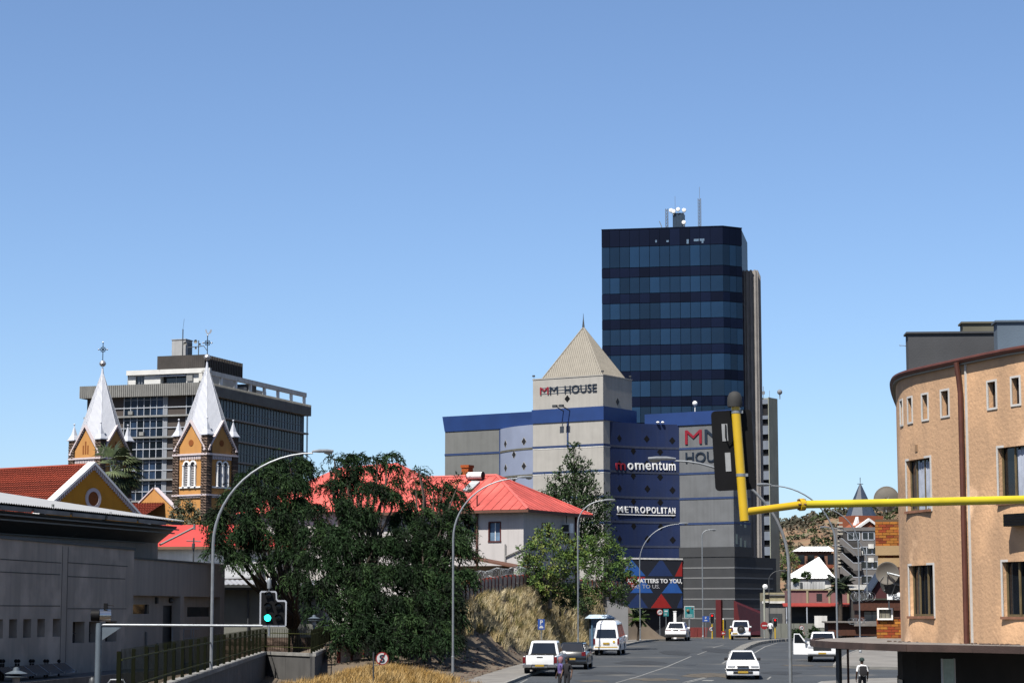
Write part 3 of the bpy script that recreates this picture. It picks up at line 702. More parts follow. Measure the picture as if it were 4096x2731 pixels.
# floors
led = [zf]
for k in range(7): led.append(OZ(600, 1300 + 885 / 2.45 + 0, IN) - k * (OZ(600, 1300 + 885 / 2.45, IN) - OZ(600, 1300 + 1092 / 2.45, IN)))
ug0, ug1 = fo.pl(*z4(330, 800), IN)[0], -IN
MB().box(ul + IN + .3, -IN - .3, IN + .35, vr - .5, 0, zf).build('core', DARK, ob)
cols = [fo.pl(*z4(x, 900), IN)[0] for x in (480, 545, 610, 675, 738, 800, 865)]
cg0, cg1 = fo.pl(*z4(865, 900), IN)[0], fo.pl(*z4(905, 900), IN)[0]
cb1 = fo.pl(*z4(1090, 900), IN)[0]
more = [cb1 + (ug1 - cb1) * i / 3 for i in range(4)]
right_n = 34
rv_ = [IN + .2 + (vr - 1.2 - IN) * i / right_n for i in range(right_n + 1)]
for k in range(len(led) - 1):
    top, bot = led[k], led[k + 1] + .28
    zl = led[k + 1]
    MB().box(ul + IN - .3, .12 - IN + .5, IN - .45, IN + .5, zl - .28, zl).box(-IN - .2, -IN + .62, IN + .5, vr - .3, zl - .28, zl).build('slab_edge', SLABM, ob)
    if k < 6:
        for a, c in zip(cols[:-1], cols[1:]):
            block('window_pane', CURT if rnd.random() < .5 else OG, ob, a + .05, c - .05, IN + .08, IN + .12, bot - .28, top - .28 if k else top)
        for a, c in zip(more[:-1], more[1:]): block('window_pane', OG, ob, a + .05, c - .05, IN + .08, IN + .12, bot - .28, top - .28)
        zr_ = bot + (top - bot) * .36
        tt = top - .28 if k else top
        b = MB()
        for u in cols + more: b.box(u - .055, u + .055, IN - .04, IN + .1, bot - .28, tt)
        b.box(ug0, ug1, IN - .05, IN + .06, zr_ - .07, zr_ + .07).box(cols[0], cols[-1], IN - .02, IN + .06, zr_ + 1.25, zr_ + 1.3)
        b.build('mullion_frame', MULL, ob)
        block('column', mat('column_paint', (.26, .28, .31), .8, .1, 1), ob, cg0, cg1, IN + .02, IN + .4, bot - .28, tt)
        block('wall_panel', BRP, ob, cg1, cb1, IN + .15, IN + .4, bot - .28, tt); block('wall_panel', BRP, ob, ul + IN, cols[0], IN + .15, IN + .4, bot - .28, tt)
        if rnd.random() < .8:
            uu = cols[0] + .9 * rnd.choice((0.2, 1.0, 3.3)); bx = MB().box(uu, uu + .8, IN - .35, IN + .1, bot - .1, bot + .5); bx.build('air_conditioner', SLABM, ob)
        for i, (a, c) in enumerate(zip(rv_[:-1], rv_[1:])):
            if k < 5 or i < 8: block('window_pane', OG if rnd.random() < .7 else CURT, ob, -IN - .12, -IN - .08, a + .04, c - .04, bot - .28, tt)
        b = MB()
        for v in rv_: b.box(-IN - .1, -IN + .0, v - .03, v + .03, bot - .28, tt)
        b.box(-IN - .05, -IN + .02, rv_[0], rv_[-1], zr_ - .04, zr_ + .04)
        b.build('mullion_frame', mat('dim_side_mullion', (.16, .18, .21), .6, .1, 3), ob)  # dimmer light of the right face put into a darker mullion colour
for v in (rv_[-1] + .35, vr - .25): MB().tube([(-.5, v, led[-1]), (-.5, v, zf)], .07, 5).build('corner_post', MULL, ob)
# penthouse
PV = 2.2
PW = mat('flaking_white_paint', (0.55, 0.55, 0.53), .85, .08, .6, .2, 20, stain=((.09, .085, .08), .9, .64))
pu0, pz1 = fo.pl(*z4(517, 452), PV); pu1 = fo.pl(*z4(1215, 425), PV)[0]
ph = MB(); holes = []
a, z1 = fo.pl(*z4(595, 503), PV); c, z0 = fo.pl(*z4(678, 582), PV); holes.append((a, c, z0, z1, .3))
a, z1 = fo.pl(*z4(838, 470), PV); c, z0 = fo.pl(*z4(1090, 572), PV); holes.append((a, c, z0, z1, 1.2))
wall_grid(ph, pu0, pu1, zt - .4, pz1, holes, PV); ph.build('penthouse_wall', PW, ob)
MB().box(pu0, pu1, PV + 1.3, PV + 14, zt - .4, pz1 - .05).box(pu0, pu0 + .15, PV, PV + 1.3, zt - .4, pz1 - .02).build('penthouse_wall', PW, ob)
for i, h in enumerate(holes):
    wb = MB().box(h[0], h[1], PV + h[4] - .05, PV + h[4], h[2], h[3]).build('window', GLASS_D, ob)
    nn = 3 if i == 0 else 2; fb = MB()
    for j in range(1, nn): u = h[0] + (h[1] - h[0]) * j / nn; fb.box(u - .04, u + .04, PV + h[4] - .1, PV + h[4] - .04, h[2], h[3] if i == 0 else h[2] + 1.6)
    if i: fb.box(h[0] - .9, h[1], PV - .25, PV + .1, h[2] + 1.25, h[2] + 1.45)
    fb.build('window_frame', MULL, wb)
MB().box(pu1 - 2.1, pu1 - 1.0, PV - .3, PV, pz1 - 2.0, pz1 - 1.0).build('air_conditioner', SLABM, ob)
# pergola beam along the right edge
gz1 = fo.ps(*z4(1500, 487), -.6)[1]; gv1 = fo.ps(*z4(2258, 712), -.6)[0]
MB().box(pu0, -.4, PV - .5, PV + .1, pz1 - .75, pz1 + .02).build('eaves_beam', PW, ob)
MB().box(-.95, -.35, PV + .1, gv1, gz1 - .75, gz1).build('pergola_beam', WHITE_D, ob)
for x, y in ((1433, 560), (1577, 590), (1720, 640), (1857, 680), (1990, 720), (2120, 760), (2247, 800)):
    v = fo.ps(*z4(x, y), -.6)[0]; block('pergola_post', WHITE, ob, -.85, -.45, v - .28, v + .28, zt - .3, gz1 - .75)
v0, v1 = fo.ps(*z4(1340, 540), -3)[0], fo.ps(*z4(1565, 600), -3)[0]
MB().box(-6, -3, v0, v1, zt - .4, zt + 2.1).build('rooftop_hut', WHITE_D, ob)
for k in (.25, .5, .8): block('window', GLASS_D, ob, -3.02, -2.95, v0 + (v1 - v0) * k, v0 + (v1 - v0) * k + 1.2, zt + .6, zt + 1.7)
MB().box(-4.5, -2.6, v1 + 3, v1 + 12, zt - .4, zt + 1.2).build('rooftop_hut', WHITE_D, ob)
MB().box(-4.6, -2.2, v1 + 4, v1 + 7, zt - .3, zt + 1.8).build('rooftop_tank', CONC_D, ob)
# dark ribbed plant room
dv = PV + 2.5
du0, dz1 = fo.pl(*z4(812, 308), dv); du1 = fo.pl(*z4(1278, 290), dv)[0]
dz0 = pz1 - .3; dvr = fo.ps(*z4(1638, 412), du1)[0]
DR = mat('dark_ribbed_cladding', (0.055, 0.048, 0.044), .85, .2, .6, streak=.2)
b = MB(); b.box(du0, du1, dv, dvr, dz0, dz1); n = 24
for i in range(n): c = du0 + (i + .5) * (du1 - du0) / n; b.box(c - .17, c + .17, dv - .2, dv + .02, dz0, dz1 + .02)
n = int((dvr - dv) / .62)
for i in range(n): c = dv + (i + .5) * (dvr - dv) / n; b.box(du1 - .02, du1 + .2, c - .14, c + .14, dz0, dz1 + .02)
b.build('plant_room', DR, ob)
lv = dv + 1.5; lu0, lz1 = fo.pl(*z4(950, 147), lv); lu1 = fo.pl(*z4(1085, 142), lv)[0]; lvr = fo.ps(*z4(1150, 158), lu1)[0]
lb = MB().box(lu0, lu1, lv, lvr, dz1 - .2, lz1).box(lu0 - .1, lu1 + .1, lv - .1, lvr + .1, lz1, lz1 + .12).build('lift_motor_room', mat('pale_cladding', (.38, .385, .39), .7, .08, 1, streak=.15), ob)
MB().box(lu1 - .02, lu1 + .04, lv + 1, lv + 2.4, dz1, dz1 + 2.4).build('door', STEEL_D, lb)
def mast(px, ytop, ybase, r=.06):
    u, z1 = fo.pl(px, ytop, dv + .6); return u, z1
b = MB(); u, z1 = fo.pl(*z4(1058, 40), dv + .5); b.tube([(u, dv + .5, dz1), (u, dv + .5, z1)], .09, 5); u2, z2 = fo.pl(731 + 3, 1275, dv + .5); b.tube([(u, dv + .5, z1), (u + .2, dv + .5, z2)], .025, 4)
u, z1 = fo.pl(*z4(1212, 150), dv + .5); b.tube([(u, dv + .5, dz1), (u, dv + .5, z1)], .08, 5)
u3, z3 = fo.pl(*z4(1105, 220), dv + .4); b.tube([(u3, dv + .4, z3), (u + 1.0, dv + .4, z3 + .15), (u + 1.6, dv + .4, z3 - .6)], .07, 5)
b.build('antenna_mast', STEEL_D, ob)
for x, y, r in ((1083, 183, 20), (1185, 162, 20), (1227, 190, 12), (1187, 228, 12)):
    u, z = fo.pl(*z4(x, y), dv + .3); r = r / 2.45 * 350 / F
    MB().lathe([(.02, .12), (r * .6, .05), (r, -.08), (r * .97, -.1), (r * .5, .02), (.02, .06)], (u, dv + .25, z), 14, 'y').build('dish_antenna', mat('dish_grey', (.15, .15, .14), .6), ob, smooth=True)
# ================================================================ twin-towered church
OCH = mat('ochre_render', (0.55, 0.27, 0.08), .9, .08, .8, .25, 30, streak=.12)
OCH_D = mat('orange_render', (0.62, 0.27, 0.02), .9, .08, .8, .25, 30, streak=.12)
STONE = mat('brown_stone', (0.105, 0.072, 0.055), .95, .35, 5, .9, 14, orand=.35)
MORT = mat('stone_joint', (0.05, 0.036, 0.03), .95)
SPIRE = mat('silver_sheet', (0.46, 0.48, 0.53), .5, .05, 1, spec=.3)
SILV = mat('silver_ball', (0.62, 0.62, 0.63), .3, .1, 4, metal=.7)
BAND = mat('moulding_paint', (0.62, 0.54, 0.55), .75, .06, 3)
TILE = mat('clay_tile', (0.26, 0.045, 0.022), .85, .2, 5, .3, 40, orand=.2)
REDOC = mat('rust_panel', (0.26, 0.075, 0.012), .85, .1, 3)
CA = -34.5
ch = Fr(828, 1811, 230, CA, -4.0)
church = ch.thing('church', 'ochre church with twin silver spires, brown stone corners and red tiled roofs', 'church')
def stone_meshes():
    out = []
    for k in range(4):
        b = bmesh.new(); bmesh.ops.create_cube(b, size=1.0)
        bmesh.ops.subdivide_edges(b, edges=b.edges[:], cuts=1, use_grid_fill=True)
        r = random.Random(k)
        for v in b.verts:
            if abs(v.co.x) < .4 and abs(v.co.z) < .4: v.co.y *= 1.18 + r.uniform(-.05, .1)
            if abs(v.co.y) < .4 and abs(v.co.z) < .4: v.co.x *= 1.10 + r.uniform(-.02, .05)
            v.co += Vector((r.uniform(-.02, .02), r.uniform(-.03, .03), r.uniform(-.02, .02)))
        me = bpy.data.meshes.new('stone'); b.to_mesh(me); b.free(); me.materials.append(STONE); out.append(me)
    return out
STM = stone_meshes()
def tower(px, D, circles, dz=0.0):
    """one tower in its own frame: near corner at u=0, v=0; a part of the church"""
    t = Fr(px, 1811, D, CA, ch.O.z)
    O = ch.loc(t.O)
    g = lambda p, q, v=0: t.pl(p, q, v)
    kx = px - 828; sc_ = 230.0 / D
    def Y(y): return HORIZ + (y - HORIZ) * sc_          # same heights seen from a little farther
    S = -g(690 * 1.0 + kx, Y(1811))[0]                # width to the outer pillar
    S = 4.75
    z = {k: g(px, Y(y))[1] for k, y in dict(cap=1738, m1=1810, dent=1822, arch=1834, sill=1946, m2=1974, gb=1790, ga=1686, ap=1445, tip=1431, ball=1415).items()}
    body = MB(); holes = []
    PW_ = 0.85
    # paired arched openings as holes on both visible faces, drawn below
    ww, gap, zs0, zs1 = .62, .30, z['sill'] + .1, z['arch'] - .55
    cs = [-S / 2 - .12 - (ww + gap) / 2, -S / 2 - .12 + (ww + gap) / 2]
    hl = [(c - ww / 2, c + ww / 2, zs0, zs1 + .0, .28) for c in cs]
    wall_grid(body, -S + PW_ * .5, -PW_ * .5, 0, z['m1'], hl, .12, .28)
    rb = MB(); wall_grid(rb, PW_ * .5, S - PW_ * .5, 0, z['m1'], [(S / 2 + .12 - (ww + gap) / 2 + o - ww / 2, S / 2 + .12 - (ww + gap) / 2 + o + ww / 2, zs0, zs1, .28) for o in (0, ww + gap)], .12, .28)
    for f_, m_ in zip(rb.f, rb.m): pass
    # turn the second sheet onto the right-hand face (x <- -y, y <- x)
    body.add(rb, Matrix(((0, -1, 0, 0), (1, 0, 0, 0), (0, 0, 1, 0), (0, 0, 0, 1))))
    body.box(-S + .5, -.5, .5, S - .5, 0, z['m1'])
    body.box(-S + .3, -.12, S - .3, S - .12, 0, z['m1']).box(-S + .12, -S + .3, .3, S - .2, 0, z['m1'])
    # gable triangles
    gb, ga = z['gb'], z['ga']; gh = S / 2 - .42
    body.prismv([(-S / 2 - gh, gb - .9), (-S / 2 + gh, gb - .9), (-S / 2 + gh, gb), (-S / 2, ga - .25), (-S / 2 - gh, gb)], .1, .5)
    body.prismu([(S / 2 - gh, gb - .9), (S / 2 + gh, gb - .9), (S / 2 + gh, gb), (S / 2, ga - .25), (S / 2 - gh, gb)], -.5, -.1)
    tw_ = body.build('tower', OCH, church, loc=O)
    # spire: eight facets between gable peaks and corners
    apx = (-S / 2, S / 2, z['ap'])
    ring = []
    lo = gb - .25; q = .12
    ring = [(-q, q, lo), (-.06, S / 2, ga), (-q, S - q, lo), (-S / 2, S - .06, ga), (-S + q, S - q, lo), (-S + .06, S / 2, ga), (-S + q, q, lo), (-S / 2, .06, ga)]
    sb = MB()
    for i in range(8): sb.poly([ring[i], ring[(i + 1) % 8], apx])
    spire = sb.build('spire', SPIRE, tw_)
    se = MB()
    for i in (7, 0, 6, 1):
        p, q2, tp = Vector(ring[i]), Vector(ring[(i + 1) % 8]), Vector(apx)
        nn = (q2 - p).cross(tp - p).normalized(); nn = nn if nn.dot(p - Vector((-S / 2, S / 2, p.z))) > 0 else -nn
        for k in range(1, 15):
            a = p.lerp(q2, k / 15); d = (tp - (p + q2) / 2); tt = 1 - abs(2 * k / 15 - 1)
            # stop each rib where it meets the hip
            tmax = min(1.0, tt * .98)
            se.tube([a + nn * .02, a + d * tmax + nn * .02], .022, 3)
    x = se.build('spire_ribs', SPIRE, spire); x['kind'] = 'stuff'
    he = MB()
    for i in (6, 7, 0, 1, 2): he.tube([Vector(ring[i]), Vector(apx)], .05, 4)
    he.build('hip_cap', SPIRE, spire)
    cx, cy = -S / 2, S / 2
    MB().lathe([(.24, z['ap'] - .75), (.13, z['ap'] - .1), (.08, z['tip'])], (cx, cy, 0), 12).build('spire_cone', SPIRE, spire, smooth=True)
    MB().ball((cx, cy, z['ball']), .36, 14).lathe([(.375, -.03), (.39, 0), (.375, .03)], (cx, cy, z['ball']), 14).build('ball_finial', SILV, tw_, smooth=True)
    # iron cross with a wheel, set square to the street
    ir = MB(); zc = g(px - 11, Y(1358))[1]; zt_ = g(px, Y(1327))[1]
    ca, sa = math.cos(-math.radians(CA)), math.sin(-math.radians(CA))
    P = lambda a, h: (cx + a * ca, cy + a * sa, h)
    ir.tube([P(0, z['ball'] + .3), P(0, zt_)], .045, 5); ir.tube([P(-.45, zc), P(.45, zc)], .04, 5)
    for rr in (.27,): ir.tube([P(rr * math.cos(i * math.pi / 9), zc + rr * math.sin(i * math.pi / 9)) for i in range(19)], .035, 5)
    for i in range(4): a = math.pi / 4 + i * math.pi / 2; ir.tube([P(.05 * math.cos(a), zc + .05 * math.sin(a)), P(.36 * math.cos(a), zc + .36 * math.sin(a))], .025, 4)
    ir.ball(P(0, zc), .1, 8)
    cross = ir.build('iron_cross', BLACK, tw_)
    kb_ = MB()
    for a, h in ((-.47, zc), (.47, zc), (0, zt_)): kb_.ball(P(a, h), .09, 8)
    kb_.build('cross_knob', SILV, cross, smooth=True)
    if circles:
        rk = MB(); r0 = zt_ + .05
        rk.loft([[P(x_ + dx, r0 + h_) for dx, h_ in ((0, 0), (.02, .02))] + [(P(x_, r0 + h_)[0] + .02, P(x_, r0 + h_)[1] + .03, r0 + h_) for x_, h_ in ((x_, 0.04),)] for x_ in (0, .01)], cap=False)
        prof = [(-.22, .55), (-.1, .42), (-.06, .22), (.02, .12), (.14, .14), (.2, .3), (.3, .52), (.42, .5), (.44, .32), (.34, .12), (.16, .0), (0, -.04), (-.1, .04), (-.2, .2), (-.26, .42)]
        A = rk.pts([P(x_, r0 + .1 + h_) for x_, h_ in prof]); 
        Bk = rk.pts([(P(x_, 0)[0] - .04 * sa, P(x_, 0)[1] + .04 * ca, r0 + .1 + h_) for x_, h_ in prof]); rk.face(A); rk.face(Bk[::-1])
        for i in range(len(A)): j = (i + 1) % len(A); rk.face((A[i], A[j], Bk[j], Bk[i]))
        rk.build('weathercock', SILV, tw_)
    # mouldings with dentils, both faces
    for zz, h, dn, dl in ((z['m1'], .2, 12, .42), (z['m2'], .16, 14, .2)):
        m_ = MB(); m_.box(-S - .12, .12, -.14, .15, zz - h, zz).box(-.15, .14, .15, S + .12, zz - h, zz)
        md = m_.build('moulding', BAND, tw_); d_ = MB()
        for i in range(dn):
            c = -S + PW_ + (i + .5) * (S - 2 * PW_) / dn; d_.box(c - .085, c + .085, -.03, .13, zz - h - dl, zz - h)
            c = PW_ + (i + .5) * (S - 2 * PW_) / dn; d_.box(-.13, .03, c - .085, c + .085, zz - h - dl, zz - h)
        d_.build('dentils', BAND, md)['kind'] = 'stuff'
    # arched louvred windows
    for face in (0, 1):
        R = Matrix.Identity(4) if face == 0 else Matrix(((0, -1, 0, 0), (1, 0, 0, 0), (0, 0, 1, 0), (0, 0, 0, 1)))
        cc = cs if face == 0 else [-c for c in cs]
        sur = MB(); dk = MB()
        for c in cc:
            arcp = [(c + (ww / 2 + .17) * math.cos(a), zs1 + (ww / 2 + .17) * math.sin(a)) for a in [math.pi * i / 10 for i in range(11)]]
            inn = [(c + ww / 2 * math.cos(a), zs1 + ww / 2 * math.sin(a)) for a in [math.pi * i / 10 for i in range(11)]]
            for i in range(10):
                a0, a1, b0, b1 = arcp[i], arcp[i + 1], inn[i], inn[i + 1]
                sur.hexa([(b0[0], .0, b0[1]), (a0[0], .0, a0[1]), (a0[0], .2, a0[1]), (b0[0], .2, b0[1]), (b1[0], .0, b1[1]), (a1[0], .0, a1[1]), (a1[0], .2, a1[1]), (b1[0], .2, b1[1])])
            dk.prismv([(c - ww / 2, zs1 - .01)] + inn[::-1] , .07, .115)
            sur.box(c - ww / 2 - .17, c - ww / 2 + .02, .0, .3, zs0, zs1).box(c + ww / 2 - .02, c + ww / 2 + .17, .0, .3, zs0, zs1)
            sur.lathe([(.15, 0), (.11, .1), (.1, zs1 - zs0 - .18), (.16, zs1 - zs0 - .05), (.16, zs1 - zs0)], (c - ww / 2 - .08, -.03, zs0), 8)
            sur.lathe([(.15, 0), (.11, .1), (.1, zs1 - zs0 - .18), (.16, zs1 - zs0 - .05), (.16, zs1 - zs0)], (c + ww / 2 + .08, -.03, zs0), 8)
            for i in range(13):
                zz = zs0 + .06 + i * (zs1 + .1 - zs0) / 13
                sl_ = link('louvre_slat', SLAT, tw_); sl_.matrix_local = R @ Matrix.Translation((c - ww / 2, .16, zz))
        s_ = MB().add(sur, R).box(0, 0, 0, 0, 0, 0) if False else MB().add(sur, R)
        s_.build('window_surround', WHITE, tw_); MB().add(dk, R).build('window_head', DARK, tw_)
        MB().add(MB().box(-S + PW_ if face == 0 else PW_, -PW_ if face == 0 else S - PW_, -.03, .3, z['sill'] - .06, z['sill'] + .1), R).build('window_sill', WHITE, tw_)
        # gable trim and blind openings
        tr = MB(); s = 1 if face == 0 else -1
        cu_ = -S / 2 if face == 0 else S / 2
        for sd in (-1, 1):
            p = (cu_ + sd * (gh + .2), gb - .12); q_ = (cu_, ga + .05)
            tr.hexa([(p[0], -.16, p[1]), (q_[0], -.16, q_[1]), (q_[0], .55, q_[1]), (p[0], .55, p[1]), (p[0], -.16, p[1] + .26), (q_[0], -.16, q_[1] + .26), (q_[0], .55, q_[1] + .26), (p[0], .55, p[1] + .26)])
            for i in range(11):
                t_ = (i + .6) / 12; x_ = p[0] + (q_[0] - p[0]) * t_; h_ = p[1] + (q_[1] - p[1]) * t_; tr.box(x_ - .05, x_ + .05, -.08, .12, h_ - .12, h_ + .02)
            tr.box(p[0] - .14, p[0] + .14, -.2, .2, p[1] - .12, p[1] + .1)
        MB().add(tr, R).build('gable_trim', BAND, tw_)
        if circles:
            MB().add(MB().lathe([(.34, 0), (.34, .06)], (cu_, .06, gb + .62), 20, 'y'), R).build('blind_roundel', REDOC, tw_)
        else:
            for dx, h0, h1 in ((-.35, gb - .15, gb + .8), (0, gb - .15, gb + 1.25), (.35, gb - .15, gb + .8)):
                MB().add(MB().box(cu_ + dx - .09, cu_ + dx + .09, .07, .12, h0, h1), R).build('blind_slit', REDOC, tw_)
    # corner pillars of rough stone blocks with pinnacles
    corners = [(-.02, .02, 0), (-S, .02, 1), (-.02, S, 2)]
    ch_ = .29
    for (cu0, cv0, kk) in corners:
        x0, x1 = (cu0 - PW_ + .1, cu0 + .1) if kk != 1 else (cu0 - .1, cu0 + PW_ - .1)
        y0, y1 = (cv0 - .12, cv0 + PW_ - .12) if kk != 2 else (cv0 - PW_ + .12, cv0 + .12)
        MB().box(x0 + .05, x1 - .05, y0 + .05, y1 - .05, 0, z['cap']).build('pillar_core', MORT, tw_)
        nrow = int((z['cap'] - z['m2'] + 2.6) / ch_) if (circles or kk != 2) else 0
        for i in range(nrow):
            zz = z['cap'] - (i + 1) * ch_ + .02; sp = (.5 if i % 2 else .36)
            faces_ = [('f', x0, x0 + sp * (x1 - x0)), ('f', x0 + sp * (x1 - x0), x1)]
            for _, a, c in faces_:
                link('stone_block', STM[rnd.randrange(4)], tw_, ((a + c) / 2, (y0 + y1) / 2, zz + ch_ / 2), None, (c - a - .035, y1 - y0, ch_ - .035))
        px_, py_ = (x0 + x1) / 2, (y0 + y1) / 2; hw = .56
        pn = MB(); cpz = z['cap']
        pn.box(px_ - hw, px_ + hw, py_ - hw, py_ + hw, cpz, cpz + .1)
        for (sx, sy), (tx, ty) in zip(((-1, -1), (1, -1), (1, 1), (-1, 1)), ((1, -1), (1, 1), (-1, 1), (-1, -1))):
            a, c = .5, .2
            pn.poly([(px_ + sx * a, py_ + sy * a, cpz + .1), (px_ + tx * a, py_ + ty * a, cpz + .1), (px_ + tx * c * 1.25, py_ + ty * c * 1.25, cpz + .62), (px_ + sx * c * 1.25, py_ + sy * c * 1.25, cpz + .62)])
            pn.poly([(px_ + sx * c * 1.25, py_ + sy * c * 1.25, cpz + .62), (px_ + tx * c * 1.25, py_ + ty * c * 1.25, cpz + .62), (px_, py_, cpz + 1.75)])
        pn.ball((px_, py_, cpz + 1.82), .11, 8)
        pn.build('pinnacle', SPIRE, tw_)
    return tw_
SLAT = MB().hexa([(0, .0, -.05), (.62, .0, -.05), (.62, .12, .03), (0, .12, .03), (0, .0, -.02), (.62, .0, -.02), (.62, .12, .06), (0, .12, .06)]).mesh('louvre_slat', mat('louvre_paint', (.45, .44, .46), .7, .08, 4))
tower(828, 230, True); tower(402, 236, False)
# transept: gable wall square to the towers, tiled roof running back from it
G = Fr(374.7, 1858, 200, 90 + CA, ch.O.z)         # u along the gable (rightwards), v behind it
Og = ch.loc(G.O); rg = math.radians(90)
ga = G.pl(374.7, 1858)[1]; gl = G.pl(199, 2012); gr = G.pl(539, 2047)
hw = (gr[0] - gl[0]) / 2; slope = (ga - (gl[1] + gr[1]) / 2) / hw
hw2 = hw + 2.2; zb = ga - hw2 * slope; 
gw = MB(); gw.prismv([(-hw2, 0), (hw2, 0), (hw2, zb), (0, ga - .12), (-hw2, zb)], 0, .4)
ga_w = gw.build('gable_wall', OCH_D, church, loc=Og, rot=(0, 0, rg))
MB().box(-hw2 + .4, hw2 - .4, .42, 29.5, 0, zb + .05).build('nave_wall', OCH_D, ga_w)
tr = MB()
for sd in (-1, 1):
    p, q = (sd * (hw2 + .1), zb - .1), (0, ga)
    tr.hexa([(p[0], -.22, p[1]), (q[0], -.22, q[1]), (q[0], .75, q[1]), (p[0], .75, p[1]), (p[0], -.22, p[1] + .22), (q[0], -.22, q[1] + .26), (q[0], .75, q[1] + .26), (p[0], .75, p[1] + .22)])
tr.build('gable_coping', WHITE, ga_w)
dn = MB()
for sd in (-1, 1):
    for i in range(30):
        t_ = (i + .5) / 30; x_ = sd * hw2 * (1 - t_); h_ = zb + (ga - zb) * t_; dn.box(x_ - .08, x_ + .08, -.13, .03, h_ - .42, h_)
dn.build('dentils', BAND, ga_w)['kind'] = 'stuff'
cz = G.pl(374.7, 1994)[1]
rgm = MB(); N_ = 24
for i in range(N_):
    a0, a1 = 2 * math.pi * i / N_, 2 * math.pi * (i + 1) / N_; r0, r1 = .66, .98
    rgm.hexa([(r0 * math.cos(a0), -.1, cz + r0 * math.sin(a0)), (r1 * math.cos(a0), -.1, cz + r1 * math.sin(a0)), (r1 * math.cos(a0), .05, cz + r1 * math.sin(a0)), (r0 * math.cos(a0), .05, cz + r0 * math.sin(a0)),
              (r0 * math.cos(a1), -.1, cz + r0 * math.sin(a1)), (r1 * math.cos(a1), -.1, cz + r1 * math.sin(a1)), (r1 * math.cos(a1), .05, cz + r1 * math.sin(a1)), (r0 * math.cos(a1), .05, cz + r0 * math.sin(a1))])
rw = rgm.build('round_window_frame', BAND, ga_w); MB().lathe([(.68, 0), (.68, .05)], (0, -.03, cz), 24, 'y').build('round_window', REDOC, rw)
def tile_roof(parent, p_r0, p_r1, p_e0, p_e1, n, m=TILE):
    """courses laid as separate overlapping strips from eaves to ridge"""
    p_r0, p_r1, p_e0, p_e1 = map(Vector, (p_r0, p_r1, p_e0, p_e1)); nn = (p_r1 - p_r0).cross(p_e0 - p_r0).normalized()
    if nn.z < 0: nn = -nn
    for i in range(n):
        a, c = i / n, (i + 1.12) / n
        A0, A1, B0, B1 = p_r0.lerp(p_e0, a), p_r1.lerp(p_e1, a), p_r0.lerp(p_e0, min(1, c)), p_r1.lerp(p_e1, min(1, c))
        b = MB(); N_ = max(1, int((A1 - A0).length / .35)) if n > 8 else 1
        b.hexa([A0 - nn * .05, A1 - nn * .05, B1 + nn * .03, B0 + nn * .03, A0, A1, B1 + nn * .085, B0 + nn * .085])
        # rolls of the single tiles along the course
        for k in range(N_):
            t_ = (k + .5) / N_; p = A0.lerp(A1, t_) + nn * .02; q = B0.lerp(B1, t_) + nn * .1; b.tube([p, q], .055, 3, cap=False)
        b.build('tile_course', m, parent)
RL = 30.0
tile_roof(ga_w, (0, .75, ga), (0, RL, ga), (-hw2, .75, zb), (-hw2, RL, zb), 26)
tile_roof(ga_w, (0, .75, ga), (0, RL, ga), (hw2, .75, zb), (hw2, RL, zb), 4)
MB().tube([(0, .75, ga + .02), (0, RL, ga + .02)], .14, 6).build('ridge_cap', TILE, ga_w)
# low aisle roof and the small parapet gable beside the right tower
G2 = Fr(615, 1960, 222, CA, ch.O.z); O2 = ch.loc(G2.O)
za = G2.pl(615, 1955)[1]
s1 = G2.pl(560, 2005); s2 = G2.pl(680, 2010)
sg = MB(); w2 = 3.3
sg.prismv([(-w2, 0), (w2, 0), (w2, za - 2.35), (0.25, za), (-.1, za), (-w2, za - 2.35)], 0, .35)
sgo = sg.build('small_gable', OCH, church, loc=O2)
cp = MB()
for sd in (-1, 1): cp.hexa([(sd * w2, -.1, za - 2.35), (.1 * sd + .07, -.1, za), (.1 * sd + .07, .45, za), (sd * w2, .45, za - 2.35), (sd * w2, -.1, za - 2.2), (.1 * sd + .07, -.1, za + .16), (.1 * sd + .07, .45, za + .16), (sd * w2, .45, za - 2.2)])
cp.build('gable_coping', BAND, sgo)
a = G2.loc(at(530, 2008, 216)); c = G2.loc(at(612, 2016, 214))
zr1 = G2.pl(540, 2008, -4)[1]; zr0 = G2.pl(640, 2062, -8)[1]
tile_roof(sgo, (-6.5, -.05, zr1 + .25), (1.6, -.05, zr1 + .1), (-6.5, -6.5, zr0 - .6), (3.4, -6.5, zr0 - .6), 12)
# ================================================================ near-left concrete building, its wall parallel to the street
ROOFM = mat('zinc_roof', (0.40, 0.41, 0.42), .45, .08, 1.5, metal=.2)
SOF = mat('soffit_sheet', (0.05, 0.055, 0.058), .7, .15, 1)
BG = mat('beige_plaster', (0.42, 0.36, 0.305), .92, .1, .3, .35, 40, streak=.22, blotch=((.33, .275, .23), .45))
BG2 = mat('cool_plaster', (0.39, 0.34, 0.295), .92, .1, .3, .35, 40, streak=.22)
g = Fr(537, 2200, 115, 82.2, -5.2)
lb = g.thing('concrete_hall', 'low grey plastered hall with slit windows and a wide overhanging metal roof', 'building')
zt = g.pl(537, 2200)[1]
def z5(x, y): return x / 3.6375, 2300 + y / 3.6375
U0 = -45.0
holes = []
for x0, x1, y0, y1 in ((-60, 40, 640, 872), (135, 245, 645, 876), (340, 450, 650, 882), (545, 650, 655, 886), (770, 875, 660, 888), (1060, 1228, 675, 950), (1297, 1450, 680, 952), (1535, 1695, 690, 958)):
    a, z1 = g.pl(*z5(x0, y0)); c, z0 = g.pl(*z5(x1, y1)); holes.append((a, c, z0, z1, .55))
hz = [(min(h[2] for h in holes[:5]), max(h[3] for h in holes[:5])), (min(h[2] for h in holes[5:]), max(h[3] for h in holes[5:]))]
